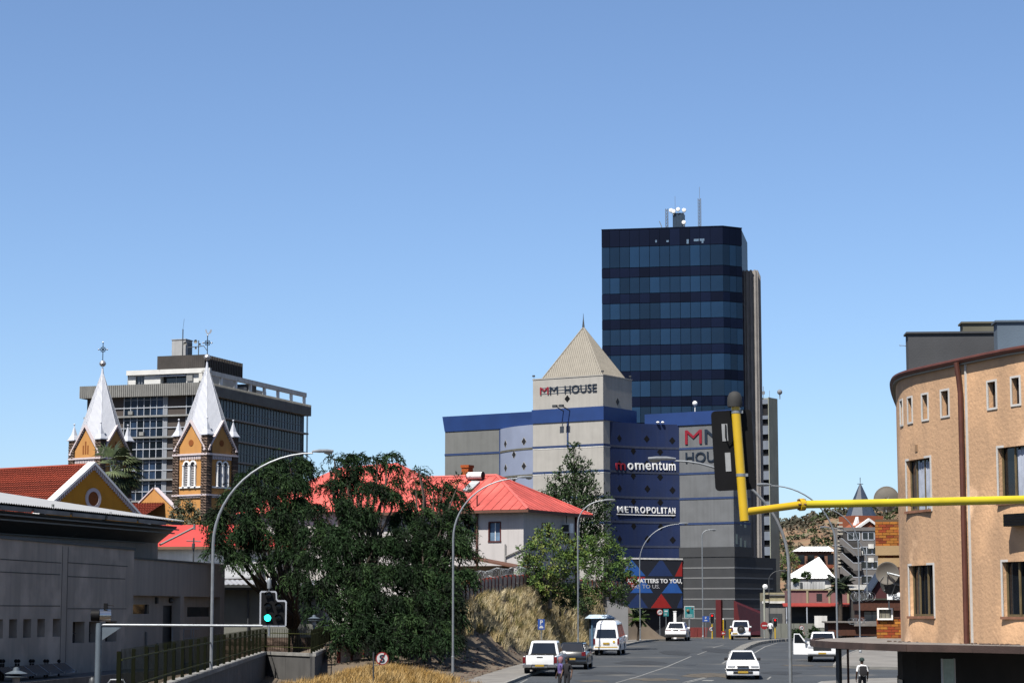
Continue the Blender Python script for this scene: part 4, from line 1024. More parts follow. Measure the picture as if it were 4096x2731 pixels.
holes = [(h[0], h[1], hz[i // 5][0], hz[i // 5][1], .55) for i, h in enumerate(holes)]
b = MB(); wall_grid(b, U0, 0, 0, zt, holes, 0, .55)
b.poly([(0, 0, 0), (0, 8, 0), (0, 8, zt), (0, 0, zt)]); b.poly([(U0, 0, zt), (0, 0, zt), (0, 8, zt), (U0, 8, zt)])
wl = b.build('front_wall', BG, lb)
for h in holes:
    wn = block('window', GLASS_D, lb, h[0], h[1], .5, .54, h[2], h[3])
for h in holes[5:]:
    fb = MB()
    for k in (.33, .66): u = h[0] + (h[1] - h[0]) * k; fb.box(u - .03, u + .03, .44, .5, h[2], h[3])
    fb.box(h[0], h[1], .44, .5, h[2] + (h[3] - h[2]) * .42, h[2] + (h[3] - h[2]) * .46); fb.build('window_bars', STEEL_D, lb)
MB().box(U0, .06, -.07, .25, zt, zt + .13).build('parapet_cap', STEEL_D, lb)
# shallow panel joints
JN = mat('joint_line', (.09, .085, .08), .9)
for y, xx in ((2234 + 0, (0, 245)), (2420, (0, 240)), (2248, (270, 510)), (2432, (270, 505)), (2285, (0, 240)), (2303, (270, 500))):
    (a, z_), (c, z2) = g.pl(xx[0], y), g.pl(xx[1], y)
    zz = g.pl(xx[0], y)[1]
    block('panel_joint', JN, lb, a, c, -.012, .02, zz - .03, zz + .01)
for px in (248, 270):
    u = g.pl(px, 2300)[0]; block('panel_joint', JN, lb, u - .02, u + .02, -.012, .02, 2.0, zt - .1)
# lower part with two recessed porches
u1 = g.pl(905, 2264)[0]; zl = g.pl(534, 2234)[1]
def z6(x, y): return 500 + x / 2.952, 2200 + y / 2.952
zp = g.pl(*z6(100, 530))[1]; pa, pb = g.pl(*z6(672, 560))[0], g.pl(*z6(712, 560))[0]; pc = g.pl(*z6(1140, 580))[0]
RD = .5
b = MB(); wall_grid(b, .01, u1, 0, zl, [(.02, pa, 0.02, zp, RD), (pb, pc, 0.02, zp, RD)], .08, RD)
b.poly([(u1, .08, 0), (u1, 8, 0), (u1, 8, zl), (u1, .08, zl)]); b.poly([(0, .08, zl), (u1, .08, zl), (u1, 8, zl), (0, 8, zl)])
b.build('porch_wall', BG2, lb)
MB().box(.01, u1, .02, .3, zl, zl + .1).build('parapet_cap', STEEL_D, lb)
bk = MB(); vb = .08 + RD
def zz6(x, y): return g.pl(*z6(x, y), vb)
hs = []
for x0, x1, y0, y1 in ((93, 282, 637, 748), (735, 1010, 668, 780), (450, 570, 650, 1150), (1062, 1102, 600, 1180)):
    a, z1 = zz6(x0, y0); c, z0 = zz6(x1, y1); hs.append((a, c, z0, z1, .15))
wall_grid(bk, .02, pc, .02, zp, hs, vb, .15); bk.build('porch_back_wall', BG2, lb)
for i, h in enumerate(hs): block('window' if i < 2 else 'door', GLASS_D if i < 2 else STEEL_D, lb, h[0], h[1], vb + .12, vb + .16, h[2], h[3])
MB().box(.02, pc, -1.3, vb, 0.02, 1.2).build('porch_floor', CONC_D, lb)
# steps and rails in the porch
stp = MB(); us = g.pl(*z6(560, 1300))[0]
for i in range(6): stp.box(us + i * .5, us + i * .5 + 1.5, -1.2, vb, 1.2, 1.2 + .17 * (i + 1))
stp.build('steps', CONC_D, lb)
rl = MB()
for x in (560, 668, 695, 780, 812):
    u, z1 = g.pl(*z6(x, 930), .3); rl.tube([(u, .3, 1.4), (u, .3, z1)], .03, 5)
for y in (930, 1047):
    a, z1 = g.pl(*z6(695, y), .3); c = g.pl(*z6(880, y), .3)[0]; rl.tube([(a - 1.6, .3, z1 - 1.3), (a, .3, z1), (c, .3, z1)], .03, 5)
rl.build('handrail', GALV, lb)
pp = MB()
a, z1 = zz6(235, 960); c, z0 = zz6(245, 1140); d_, z2 = zz6(372, 1090); z3 = zz6(372, 1220)[1]
pp.tube([(a, vb - .08, z1), (a, vb - .08, z0), (d_, vb - .08, z0)], .06, 6).tube([(d_, vb - .08, z2), (d_, vb - .08, z3)], .07, 6); pp.build('waste_pipe', PLAST, lb)
u, z1 = zz6(522, 590); MB().ball((u, vb - .1, z1), .16, 8).build('wall_lamp', STEEL_D, lb); u, z1 = zz6(360, 590); MB().box(u - .12, u + .12, vb - .15, vb, z1 - .18, z1 + .18).build('alarm_box', STEEL_D, lb)
# clerestory and big roof
cv = 1.8
cu = g.pl(632, 2171.6, cv)[0]; cz = g.pl(632, 2171.6, cv)[1]; ez = g.pl(739, 2086, -.4)[1]; eu = g.pl(739, 2086, -.4)[0]
MB().box(U0, cu, cv, cv + .3, zt - .3, cz + .2).box(cu - .3, cu, cv + .3, 10, zt - 1.2, cz + .2).box(U0, cu, cv + .02, cv + .2, zl, zt - .3).build('clerestory_wall', BG2, lb)
def shear(m_):
    m_.v = [(a_, b_, c_ + (a_ - eu) * .011) for a_, b_, c_ in m_.v]; return m_
# corrugated roof sheet pitched down to the street
rf = MB(); n = int((eu - U0) / .3)
for i in range(n):
    a = U0 + (eu - U0) * i / n; c = U0 + (eu - U0) * (i + 1) / n; m_ = (a + c) / 2
    for (p, q, h0, h1) in ((a, m_, 0, .06), (m_, c, .06, 0)):
        rf.poly([(p, -.4, ez + h0), (q, -.4, ez + h1), (q, 11, ez + 1.75 + h1), (p, 11, ez + 1.75 + h0)])
shear(rf).build('roof_sheet', ROOFM, lb, fix=False)
shear(MB().hexa([(U0, -.3, ez - .2), (eu - .1, -.3, ez - .2), (eu - .1, 11, ez + 1.5), (U0, 11, ez + 1.5), (U0, -.3, ez - .06), (eu - .1, -.3, ez - .06), (eu - .1, 11, ez + 1.64), (U0, 11, ez + 1.64)])).build('roof_deck', SOF, lb)
so = MB(); n = 46
so.hexa([(U0, -.1, ez - .35), (eu - .5, -.1, ez - .35), (cu, cv, cz - .02), (U0, cv, cz - .02), (U0, -.1, ez - .28), (eu - .5, -.1, ez - .28), (cu, cv, cz + .08), (U0, cv, cz + .08)])
shear(so).build('soffit', SOF, lb)
GI = mat('grey_girt', (.15, .16, .16), .6, .1, 3)
for vv, zz in ((-.12, ez - .42), (.12, ez - .62), (cv - .1, cz - .02)): shear(MB().box(U0, eu - .3 - vv * .2, vv - .05, vv + .05, zz - .07, zz)).build('girt', GI, lb)
for px in (30, 275, 632):
    u = g.pl(px, 2150, cv)[0]; MB().tube([(u, cv - .1, cz - .1), (u + .3, -.2, ez - .25)], .06, 5).tube([(u + .3, -.25, ez - .35), (u + .3, -.25, ez - .02)], .07, 6).build('roof_strut', GI, lb)
gt = MB()
for i in range(9):
    a = U0 + 3 + i * 5.2
    if a + 4.8 < eu: shear(MB().box(a, a + 4.8, -.36, -.3, ez - .28, ez - .09)).build('fascia_panel', PLAST, lb)
# solar panels leaning against the wall foot
SOLP = mat('solar_panel', (.008, .01, .016), .15, .3, 2, spec=.5)
sp = thing('solar_panel_row', 'row of black solar panels leaning below the slit windows of the grey hall', 'solar panels', g.wd(0, 0, 0), g.a)
za = g.pl(*z5(500, 1300), -.9)[1]; zb_ = g.pl(*z5(500, 1470), -1.9)[1]
xs5 = [-60, 135, 345, 555, 757, 945]
for x0, x1 in zip(xs5[:-1], xs5[1:]):
    a = g.pl(*z5(x0, 1300), -.9)[0]; c = g.pl(*z5(x1, 1300), -.9)[0]
    MB().hexa([(a + .06, -1.5, zb_), (c - .03, -1.5, zb_), (c - .03, -1.44, zb_), (a + .06, -1.44, zb_), (a + .06, -.9, za), (c - .03, -.9, za), (c - .03, -.84, za), (a + .06, -.84, za)]).build('solar_panel', SOLP, sp)
    MB().box(c - .03, c + .06, -1.5, -.86, zb_, zb_ + .08).hexa([(c - .02, -1.51, zb_), (c + .04, -1.51, zb_), (c + .04, -1.44, zb_), (c - .02, -1.44, zb_), (c - .02, -.91, za), (c + .04, -.91, za), (c + .04, -.84, za), (c - .02, -.84, za)]).build('panel_frame', GALV, sp)
for x in (15, 50, 232, 270, 445, 482, 655, 692, 858):
    u, z1 = g.pl(*z5(x, 1245), -.7); MB().tube([(u, -.7, za - .6), (u, -.7, z1 - .1)], .05, 5).ball((u, -.7, z1), .09, 7).build('panel_clamp', BLACK, sp)
MB().box(U0, .3, -2.3, -.02, 0, g.pl(*z5(1200, 1440), -.9)[1]).build('plinth', CONC_D, lb)
# ================================================================ retaining wall with palisade fence
zw = -2.13
rw_pts = [at(480, 2790, 52.5), at(590, 2752, 59), at(700, 2713, 67.4), at(850, 2666, 81.3), at(1000, 2618, 103), at(1057, 2600, 114), at(1250, 2608, 109), at(1353, 2562, 146)]
rw_pts = [Vector((p.x, p.y, zw)) for p in rw_pts]
rw_pts[-1].z = zw + .05
rw = thing('retaining_wall', 'concrete retaining wall with pale coping below the green palisade fence', 'wall', (0, 0, 0))
for i, (p, q) in enumerate(zip(rw_pts[:-1], rw_pts[1:])):
    d = q - p; L_ = Vector((d.x, d.y)).length; a = math.atan2(d.y, d.x); n = max(1, round(L_ / 3.4))
    for k in range(n):
        s0, s1 = L_ * k / n, L_ * (k + 1) / n; st_ = .0
        o = link('wall_panel', MB().box(s0 + .015, s1 - .015, -.12, .12, -2.6, -.16)  .mesh('wall_panel', mat('ramp_concrete', (.10, .098, .095), .9, .2, .8, .4, 30, streak=.5)), rw, p, (0, 0, a))
        o = link('coping', MB().box(s0 + .01, s1 - .01, -.17, .17, -.155, 0).mesh('coping', KERB), rw, p, (0, 0, a))
PAL = mat('olive_fence_paint', (.008, .010, .004), .8, .15, 4, spec=.04)
PALL = mat('bright_fence_rail', (.045, .05, .016), .7, .15, 4, spec=.08)
fn = thing('palisade_fence', 'dark olive palisade fence running along the concrete retaining wall', 'fence', (0, 0, 0))
for i, (p, q) in enumerate(zip(rw_pts[:-1], rw_pts[1:])):
    d = q - p; L_ = Vector((d.x, d.y)).length; a = math.atan2(d.y, d.x); n = max(1, round(L_ / 3.0))
    pk = MB(); m_ = int(L_ / .28)
    for k in range(m_):
        s = L_ * (k + .5) / m_; pk.prismv([(s - .014, .08), (s + .014, .08), (s + .014, 1.12), (s, 1.2), (s - .014, 1.12)], -.006, .006)
    o = link('pickets', pk.mesh('pickets', PAL, fix=False), fn, p, (0, 0, a)); o['kind'] = 'stuff'
    for zz in (.26, .95): link('rail', MB().box(0, L_, -.04, -.01, zz - .02, zz + .02).mesh('rail', PALL), fn, p, (0, 0, a))
    for k in range(n + 1):
        if k == n and i < 6: continue
        link('post', unit(PAL), fn, p + Vector((d.x, d.y, 0)) * (k / n) , (0, 0, a), (.1, .1, 1.15))
# ================================================================ grey stuccoed cottage behind the fence
ST = mat('grey_green_stucco', (.22, .225, .20), .95, .12, 1.0, .6, 25)
BST = mat('foundation_stone', (.22, .155, .095), .95, .3, 4, .8, 14, orand=.3)
c = Fr(905, 2580, 140, 12, -3.3)
ct = c.thing('stucco_cottage', 'grey stuccoed cottage with shiny metal roof and rough stone base behind the fence', 'house')
zc = c.pl(905, 2345)[1]; zs = c.pl(1000, 2548)[1]
MB().box(-8, 6.2, 0, 7, zs, zc).build('wall', ST, ct)
ro = MB(); ez_ = c.pl(950, 2338, -1)[1]
for i in range(48):
    a = -8.5 + i * .32
    for p, q, h0, h1 in ((a, a + .16, 0, .05), (a + .16, a + .32, .05, 0)): ro.poly([(p, -1.1, ez_ + h0), (q, -1.1, ez_ + h1), (q, 3.5, ez_ + .35 + h1), (p, 3.5, ez_ + .35 + h0)])
    
ro.build('roof_sheet', ROOFM, ct, fix=False)
MB().box(-8.5, 6.9, -1.12, -1.0, ez_ - .16, ez_ - .02).box(-8.5, 6.9, -1.0, 7, ez_ - .3, ez_ - .15).build('eaves', STEEL_D, ct)
MB().tube([(1.35, -.12, zc - .2), (1.35, -.12, zs + .1), (1.6, -.35, zs - .2)], .07, 6).build('drain_pipe', STEEL_D, ct)
for k in range(4):
    zz = zs - .5 * (k + 1); off = .35 if k % 2 else 0
    for i in range(13):
        a = -8 + i * 1.1 - off; link('stone_block', STM[(i + k) % 4], ct, (a + .52, .0, zz + .25), None, (1.05, .45, .46)).data = STM[(i + k) % 4]
MB().box(-8, 6.2, .12, 6.8, zs - 2.2, zs).build('footing', BST, ct)
# ================================================================ white house with a red hipped roof, nearer the church
RED = mat('red_roof_paint', (.50, .055, .045), .6, .08, .8, .15, 60)
REDF = mat('faded_red_roof_paint', (.52, .10, .085), .85, .2, .45, .3, 20, streak=.2, blotch=((.44, .085, .07), .35), stain=((.34, .06, .048), 1.4, .6), spec=.15)
h = Fr(640, 2180, 165, -8, -3.0)
hs_ = h.thing('low_red_roof_house', 'low white house with plain red hipped roof beside the grey hall', 'house')
za = h.pl(760, 2186)[1]
MB().box(-7, 9, 0, 8, 0, za).build('wall', WHITE_D, hs_)
zr_ = h.pl(800, 2098, 4)[1]
rr = MB(); e = [(-7.6, -.6, za - .05), (9.6, -.6, za - .05), (9.6, 8.6, za - .05), (-7.6, 8.6, za - .05)]; r0, r1 = (-3.4, 4, zr_), (5.4, 4, zr_)
rr.poly([e[0], e[1], r1, r0]); rr.poly([e[1], e[2], r1]); rr.poly([e[2], e[3], r0, r1]); rr.poly([e[3], e[0], r0]); rr.build('roof', RED, hs_)
MB().box(-7.65, 9.65, -.68, -.58, za - .2, za + .0).build('gutter', mat('brown_gutter', (.16, .09, .05), .7), hs_)
MB().hexa([(.5, -2.6, za - 2.6), (8, -2.6, za - 2.4), (8, -.1, za - 1.2), (2, -.1, za - 1.5), (.5, -2.6, za - 2.5), (8, -2.6, za - 2.3), (8, -.1, za - 1.1), (2, -.1, za - 1.4)]).build('lean_to_roof', ROOFM, hs_)
# utility pole
p = at(773, 2270, 150)
up = thing('utility_pole', 'thin utility pole with crossarm in front of the low red roof', 'pole', (p.x, p.y, p.z - 4))
zt_ = at(773, 2150, 150).z - p.z + 4
MB().tube([(0, 0, 0), (0, 0, zt_)], .06, 6).build('post', STEEL_D, up); MB().tube([(-.5, 0, zt_ - .2), (.5, 0, zt_ - .25)], .04, 5).build('crossarm', STEEL_D, up)
MB().lathe([(.09, -.75), (.11, -.7), (.11, -.4), (.09, -.38)], (0, -.1, zt_), 8).build('transformer', STEEL_D, up)
# ================================================================ red-roofed house on the bank
HW = mat('house_plaster', (.54, .51, .50), .92, .08, .4, .35, 40, streak=.15)
MAR = mat('maroon_paint', (.09, .018, .014), .6, .15, 4)
ANG = -27
h = Fr(2112, 2035, 160, ANG, 0.6)
hs = h.thing('red_roof_house', 'pale two-storey house with a large faded red hipped roof above the bank', 'house')
ez = h.pl(2112, 2035)[1]
vR = h.ps(2369, 2073)[0]; RU = -16.0
ru = h.pl(1985, 1900, vR / 2)
rz = ru[1]; rend = ru[0]
OV = .75
b = MB(); wall_h = []
wins = []
for x0, x1, y0, y1 in ((641 / 3.267 + 1760, 790 / 3.267 + 1760, 2087, 2162), (1876, 1900, 2090, 2136)):
    a, z1 = h.pl(x0, y0, OV); c, z0 = h.pl(x1, y1, OV); wins.append((a, c, z0, z1, .18))
wall_grid(b, RU + 1, -OV, -2, ez, wins, OV, .18)
rw = []
for x0, x1, y0, y1 in ((2168, 2200, 2092, 2150), (2262, 2276, 2105, 2175)):
    a, z1 = h.ps(x0, y0, -OV); c, z0 = h.ps(x1, y1, -OV); rw.append((a, c, z0, z1, .18))
rb = MB(); wall_grid(rb, OV, vR - OV, -2, ez, rw, OV, .18)
b.add(rb, Matrix(((0, -1, 0, 0), (1, 0, 0, 0), (0, 0, 1, 0), (0, 0, 0, 1))))
b.build('wall', HW, hs)
CUR = mat('blue_curtain', (.12, .2, .3), .8, .3, 2)
for w_ in wins:
    o = block('window', CUR, hs, w_[0], w_[1], OV + .13, OV + .17, w_[2], w_[3])
    MB().box(w_[0] - .06, w_[0] + .04, OV - .03, OV + .14, w_[2], w_[3]).box(w_[1] - .04, w_[1] + .06, OV - .03, OV + .14, w_[2], w_[3]).box(w_[0], w_[1], OV - .03, OV + .14, w_[3] - .05, w_[3] + .04).box(w_[0] - .08, w_[1] + .08, OV - .06, OV + .14, w_[2] - .09, w_[2]).build('window_frame', MAR, hs)
    m_ = (w_[0] + w_[1]) / 2; block('window_frame', WHITE, hs, m_ - .025, m_ + .025, OV + .08, OV + .13, w_[2], w_[3])
for w_ in rw:
    block('window', GLASS_D, hs, -OV - .17, -OV - .13, w_[0], w_[1], w_[2], w_[3])
    MB().box(-OV - .14, -OV + .03, w_[0] - .06, w_[0] + .05, w_[2], w_[3]).box(-OV - .14, -OV + .03, w_[1] - .05, w_[1] + .06, w_[2], w_[3]).box(-OV - .14, -OV + .03, w_[0], w_[1], w_[3] - .05, w_[3] + .05).build('window_frame', MAR, hs)
# hipped roof made of ribbed sheets
E0, E1, E2, E3 = Vector((RU, 0, ez)), Vector((0, 0, ez)), Vector((0, vR, ez)), Vector((RU, vR, ez))
R0, R1 = Vector((RU + 3, vR / 2, rz)), Vector((rend, vR / 2, rz))
ro = MB(); ro.poly([E0, E1, R1, R0]).poly([E1, E2, R1]).poly([E2, E3, R0, R1]).poly([E3, E0, R0])
roof = ro.build('roof', REDF, hs)
rs = MB()
def ribs(p, q, top0, top1, pitch):
    n = int((q - p).length / pitch); nn = (q - p).cross(top1 - p).normalized(); nn = nn if nn.z > 0 else -nn
    up = ((top0 + top1) / 2 - (p + q) / 2); ax = (q - p).normalized(); up = up - ax * up.dot(ax)
    for i in range(1, n):
        a = p + (q - p) * (i / n); s = (a - p).dot(ax); s0 = (top0 - p).dot(ax); s1 = (top1 - p).dot(ax); L_ = (q - p).length
        t = 1.0
        if s < s0: t = min(t, s / max(s0, 1e-3))
        if s > s1: t = min(t, (L_ - s) / max(L_ - s1, 1e-3))
        rs.tube([a + nn * .012, a + up * t + nn * .012], .03, 3)
ribs(E0, E1, R0, R1, .76); ribs(E1, E2, R1, R1, .76)
o = rs.build('roof_ribs', mat('roof_lap_red', (.30, .045, .038), .7, .2, 2), roof); o['kind'] = 'stuff'
MB().tube([R0, R1, E1], .12, 6).build('ridge_cap', mat('pale_red_ridge', (.56, .13, .11), .65, .1, 2), roof)
MB().tube([R1, E2], .1, 6).build('ridge_cap', REDF, roof)
FB = mat('fascia_brown', (.13, .06, .04), .8, .15, 3)
MB().box(RU, .03, -.04, .05, ez - .22, ez - .02).box(-.05, .04, .05, vR, ez - .22, ez - .02).build('fascia', FB, roof)
MB().box(RU + 1, -.1, .05, OV, ez - .2, ez - .12).box(-OV, -.1, OV, vR - .1, ez - .2, ez - .12).build('soffit', HW, roof)
# chimney, brick by brick courses too fine to split: pale joints in the material
CH = mat('chimney_brick', (.34, .075, .012), .9, .35, 9, .4, 30)
a, z1 = h.pl(1846, 1860, vR * .62); c, _ = h.pl(1873, 1860, vR * .62)
chm = MB().box(a, c, vR * .62, vR * .62 + .8, rz - 1.0, z1).box(a - .06, c + .06, vR * .62 - .06, vR * .62 + .86, z1 - .2, z1 + .02).build('chimney', CH, roof)
# solar geyser: tank and collector on the roof slope
def on_slope(px, py):
    n = (E1 - E0).cross(R1 - E0).normalized(); r = ray(px, py); O = h.O
    rl = Vector((r.dot(h.t), r.dot(h.n), r.z)); ol = Vector((-O.dot(h.t), -O.dot(h.n), -O.z)); k = (E0 - ol).dot(n) / rl.dot(n)
    return ol + rl * k, n if n.z > 0 else -n
gy = thing('solar_geyser', 'white solar water heater tank and glass collector on the faded red roof', 'solar heater', h.wd(0, 0, 0), h.a)
pts = [on_slope(1760 + x / 3.267, 1640 + y / 3.267)[0] for x, y in ((300, 1070), (400, 1075), (530, 950), (420, 945))]
nn = on_slope(1850, 1940)[1]
MB().hexa([p + nn * .05 for p in pts] + [p + nn * .16 for p in pts]).build('collector', mat('collector_glass', (.42, .44, .45), .12, .05, 1, spec=.6), gy)
a, c = on_slope(1760 + 380 / 3.267, 1640 + 910 / 3.267)[0] + nn * .35, on_slope(1760 + 570 / 3.267, 1640 + 905 / 3.267)[0] + nn * .35
MB().tube([a, c], .27, 14).build('tank', WHITE, gy, smooth=True); d = (c - a).normalized()
MB().tube([c, c + d * .06], .29, 14).build('tank_end', BLACK, gy); MB().tube([a - d * .06, a], .29, 14).build('tank_end', BLACK, gy)
MB().tube([a + Vector((.2, 0, 0)), a + Vector((.2, 0, -.6))], .03, 4).tube([c, c + Vector((0, 0, -.6))], .03, 4).build('bracket', STEEL_D, gy)
p, nn = on_slope(1760 + 485 / 3.267, 1640 + 1258 / 3.267); MB().tube([p, p + Vector((0, 0, .85))], .05, 6).build('vent_pipe', MAR, roof)
v_, z_ = h.ps(2310, 2048, -.3); MB().tube([(-1.2, v_, z_ - .1), (-1.2, v_, z_ + .4)], .05, 5).build('vent_pipe', MAR, roof)
for px, py in ((1908, 2100), ):
    u, z = h.pl(px, py, OV - .08); MB().tube([(u, OV - .1, ez - .2), (u, OV - .1, -1)], .09, 6).build('drain_pipe', mat('brown_pipe', (.12, .055, .04), .7), hs)
v_, z_ = h.ps(2305, 2110, -OV + .1); MB().tube([(-OV + .1, v_, ez - .2), (-OV + .1, v_, -1)], .1, 6).build('drain_pipe', MAR, hs)
# air conditioner on the right wall
v_, z_ = h.ps(2247, 2115, -OV)
ac = MB().box(-OV, -OV + .75, v_ - .1, v_ + .5, z_ - .3, z_ + .42).build('air_conditioner', WHITE, hs); MB().box(-OV + .1, -OV + .65, v_ - .14, v_ - .1, z_ - .2, z_ + .32).build('fan_grille', STEEL_D, ac)
MB().tube([(-OV + .3, v_ + .2, z_ + .4), (-OV + .3, v_ + .2, ez - .2)], .04, 5).build('air_conditioner_pipe', STEEL_D, hs)
# pipes on the left wall
u0, z0 = h.pl(1820 + 695 / 3.459, 2080 + 330 / 3.459, OV - .1); u1, z1 = h.pl(1820 + 900 / 3.459, 2080 + 395 / 3.459, OV - .1)
MB().tube([(u0, OV - .1, z0), (u0, OV - .1, -1.5)], .06, 6).tube([(u0, OV - .1, z1 - .55), (u1 + .2, OV - .1, z1)], .06, 6).build('waste_pipe', mat('grey_pipe', (.3, .29, .28), .8), hs)
# second wing: taller red roof mostly behind the pepper trees
k = Fr(1590, 1885, 178, ANG, 0.6)
wz = k.pl(1590, 1850)[1]
kw = MB(); e = 6.5; zz = wz - 4.2
kw.poly([(-9, -e, zz), (e, -e, zz), (0, 0, wz)]).poly([(e, -e, zz), (e, e, zz), (0, 0, wz)]).poly([(-9, e, zz), (-9, -e, zz), (0, 0, wz), (-9, 0, wz - .6)][0:3])
kw.poly([(-9, -e, zz), (0, 0, wz), (-5.5, 0, wz - .2), (-11.5, -e, zz)]).poly([(-11.5, -e, zz), (-5.5, 0, wz - .2), (-11.5, e, zz)])
rear = link('rear_roof', kw.mesh('rear_roof', REDF), hs); rear.location = h.loc(k.O)
MB().box(-11, 6, -5.8, 5.8, -3, zz + .05).build('rear_wall', HW, hs, loc=h.loc(k.O))
# yellow-brown outbuilding with a lean-to roof
YB = mat('tan_plaster', (.30, .19, .085), .9, .12, 1, .3, 30)
o_ = Fr(1885, 2240, 152, -20, 0.4)
ou = o_.thing('tan_outbuilding', 'small tan outbuilding with thin sloping roof between the house and the precast wall', 'shed')
za, zb = o_.pl(1890, 2228)[1], o_.pl(2062, 2272)[1]
u1 = o_.pl(2070, 2270)[0]; u0 = -3.5; uw = o_.pl(2007, 2290, .5)[0]
MB().box(u0, uw, .5, 3, -1, zb + .2).build('wall', YB, ou)
MB().hexa([(u0, -.3, za + .5), (u1, -.3, zb), (u1, 3.3, zb), (u0, 3.3, za + .5), (u0, -.3, za + .62), (u1, -.3, zb + .12), (u1, 3.3, zb + .12), (u0, 3.3, za + .62)]).build('roof', mat('rusty_sheet', (.11, .05, .03), .8, .2, 2), ou)
MB().tube([(u1 - .6, .2, zb - .1), (uw + .1, .4, zb - .55)], .04, 4).build('roof_bracket', STEEL_D, ou)
for t in (.3, .55, .8): block('plank', mat('tan_plank', (.36, .24, .1), .9, .2, 4), ou, u0 + (uw - u0) * t, u0 + (uw - u0) * t + .5, .44, .5, zb - 1.2, zb - .1)
# ================================================================ precast boundary wall: every post and panel its own piece
PC = mat('precast_panel', (.46, .36, .29), .95, .15, 1.2, .4, 30, orand=.12)
PCP = mat('precast_post', (.16, .025, .016), .85, .2, 3, orand=.15)
pw = thing('precast_wall', 'tan precast concrete wall with rust red posts along the top of the bank', 'wall', (0, 0, 0))
P = [at(1353, 2556, 118), at(1450, 2530, 120), at(1620, 2455, 125), at(1760, 2385, 130), at(1890, 2322, 137), at(1990, 2306, 143), at(2075, 2298, 148), at(2150, 2299, 153), at(2240, 2312, 165), at(2330, 2318, 178), at(2420, 2320, 182), at(2500, 2330, 186)]
tot = 0; segs = []
for p, q in zip(P[:-1], P[1:]):
    n = max(1, round((Vector((q.x - p.x, q.y - p.y))).length / .95))
    for i in range(n): segs.append((p.lerp(q, i / n), p.lerp(q, (i + 1) / n)))
for p, q in segs:
    d = Vector((q.x - p.x, q.y - p.y, 0)); a = math.atan2(d.y, d.x); L_ = d.length; top = max(p.z, q.z)
    o = link('post', unit(PCP), pw, (p.x + .08 * math.sin(a), p.y - .08 * math.cos(a), top - 2.6), (0, 0, a), (.13, .16, 2.62))
    for r in range(4): link('panel', unit(PC), pw, (p.x + .15 * math.cos(a) - .05 * math.sin(a) * -1, p.y + .15 * math.sin(a) + .05 * math.cos(a), top - .04 - (r + 1) * .5), (0, 0, a), (L_ - .15, .05, .485))
# razor wire coils along the wall top
rz_ = thing('razor_wire_coil', 'coiled razor wire stretched along the top of the tan precast wall', 'razor wire', (0, 0, 0))
b = MB(); path = []
s_ = 0.0
cl = P[4:8]
for (p, q) in zip(cl[:-1], cl[1:]):
    n = int((q - p).length / .04)
    for i in range(n):
        c = p.lerp(q, i / n); s_ += .04; r_ = .26 + .06 * math.sin(s_ * 1.3); a = s_ / .38 * 2 * math.pi / 1
        d = (q - p).normalized(); sd = Vector((-d.y, d.x, 0)).normalized()
        path.append(c + Vector((0, 0, .28)) + sd * (r_ * math.cos(a)) + Vector((0, 0, r_ * math.sin(a))))
b.tube(path, .012, 3); b.build('wire', GALV, rz_, fix=False)
# ================================================================ concrete retaining block at the end of the bank and the bus shelter
rc = Fr(2325, 2400, 181, 10, -2.8)
rt = rc.thing('bank_retaining_wall', 'stained concrete retaining wall ending the bank behind the blue shelter', 'wall')
ua, ub_, uc = 0, rc.pl(2417, 2400)[0], rc.pl(2512, 2440)[0]; z1 = rc.pl(2420, 2398)[1]; z2 = rc.pl(2512, 2428)[1]
MB().prismv([(ua - 2, 0), (ub_, 0), (ub_, z1), (ua - 2, z1)], 0, .4).build('wall_panel', CONC_D, rt)
MB().prismv([(ub_ + .02, 0), (uc, 0), (uc, z2), (ub_ + .02, z1)], -.02, .4).build('wall_panel', mat('pale_block', (.25, .25, .255), .9, .1, 1, .3, 30), rt)
bsf = Fr(2365, 2565, 163, 8, zr(163) + .12)
bs = bsf.thing('bus_shelter', 'small blue bus shelter with pale roof behind the minibus', 'bus shelter')
BLS = mat('faded_blue_paint', (.10, .20, .32), .6, .25, 5, .2, 20); PBL = mat('pale_blue_sheet', (.40, .50, .60), .5, .2, 3)
w_ = bsf.pl(2452, 2500)[0]; zt = bsf.pl(2400, 2472)[1]; zr2 = bsf.pl(2400, 2457)[1]
MB().box(.1, w_, .0, .06, .1, zt).box(.1, .16, .06, 1.4, .1, zt).box(w_ - .06, w_, .06, 1.4, .1, zt).build('panel', mat('weathered_blue_panel', (.13, .18, .26), .8, .5, 8, .3, 20), bs)
MB().box(.0, .09, -.09, .0, -.1, zt).build('post', BLS, bs); MB().box(w_, w_ + .09, -.09, 0, -.1, zt).build('post', BLS, bs)
MB().hexa([(-.2, -.35, zt), (w_ + .2, -.35, zt), (w_ + .2, 1.7, zt), (-.2, 1.7, zt), (0.1, 0, zr2), (w_ - .25, 0, zr2), (w_ - .25, 1.3, zr2), (.1, 1.3, zr2)]).build('roof', PBL, bs)
# ================================================================ curved peach apartment building at the right
PEA = mat('peach_render', (.56, .35, .205), .95, .06, .35, .9, 9, streak=.2, blotch=((.52, .315, .175), .3), stain=((.58, .38, .235), .5, .62))
RUST = mat('rust_brown_paint', (.10, .032, .02), .55, .2, 3)
WFR = mat('window_frame_paint', (.62, .60, .57), .6, .08, 3)
# plan: a nearly flat front that bends away at its left end
base = -4.3
def W2(px, D): p = at(px, 2438, D); return Vector((p.x, p.y))
plan = [W2(4330, 55.2), W2(4096, 57.0), W2(3990, 58.2), W2(3890, 59.4), W2(3800, 60.6), W2(3720, 61.7), W2(3665, 62.5), W2(3625, 63.4), W2(3606, 64.5), W2(3600, 66), W2(3608, 70), W2(3650, 80)]
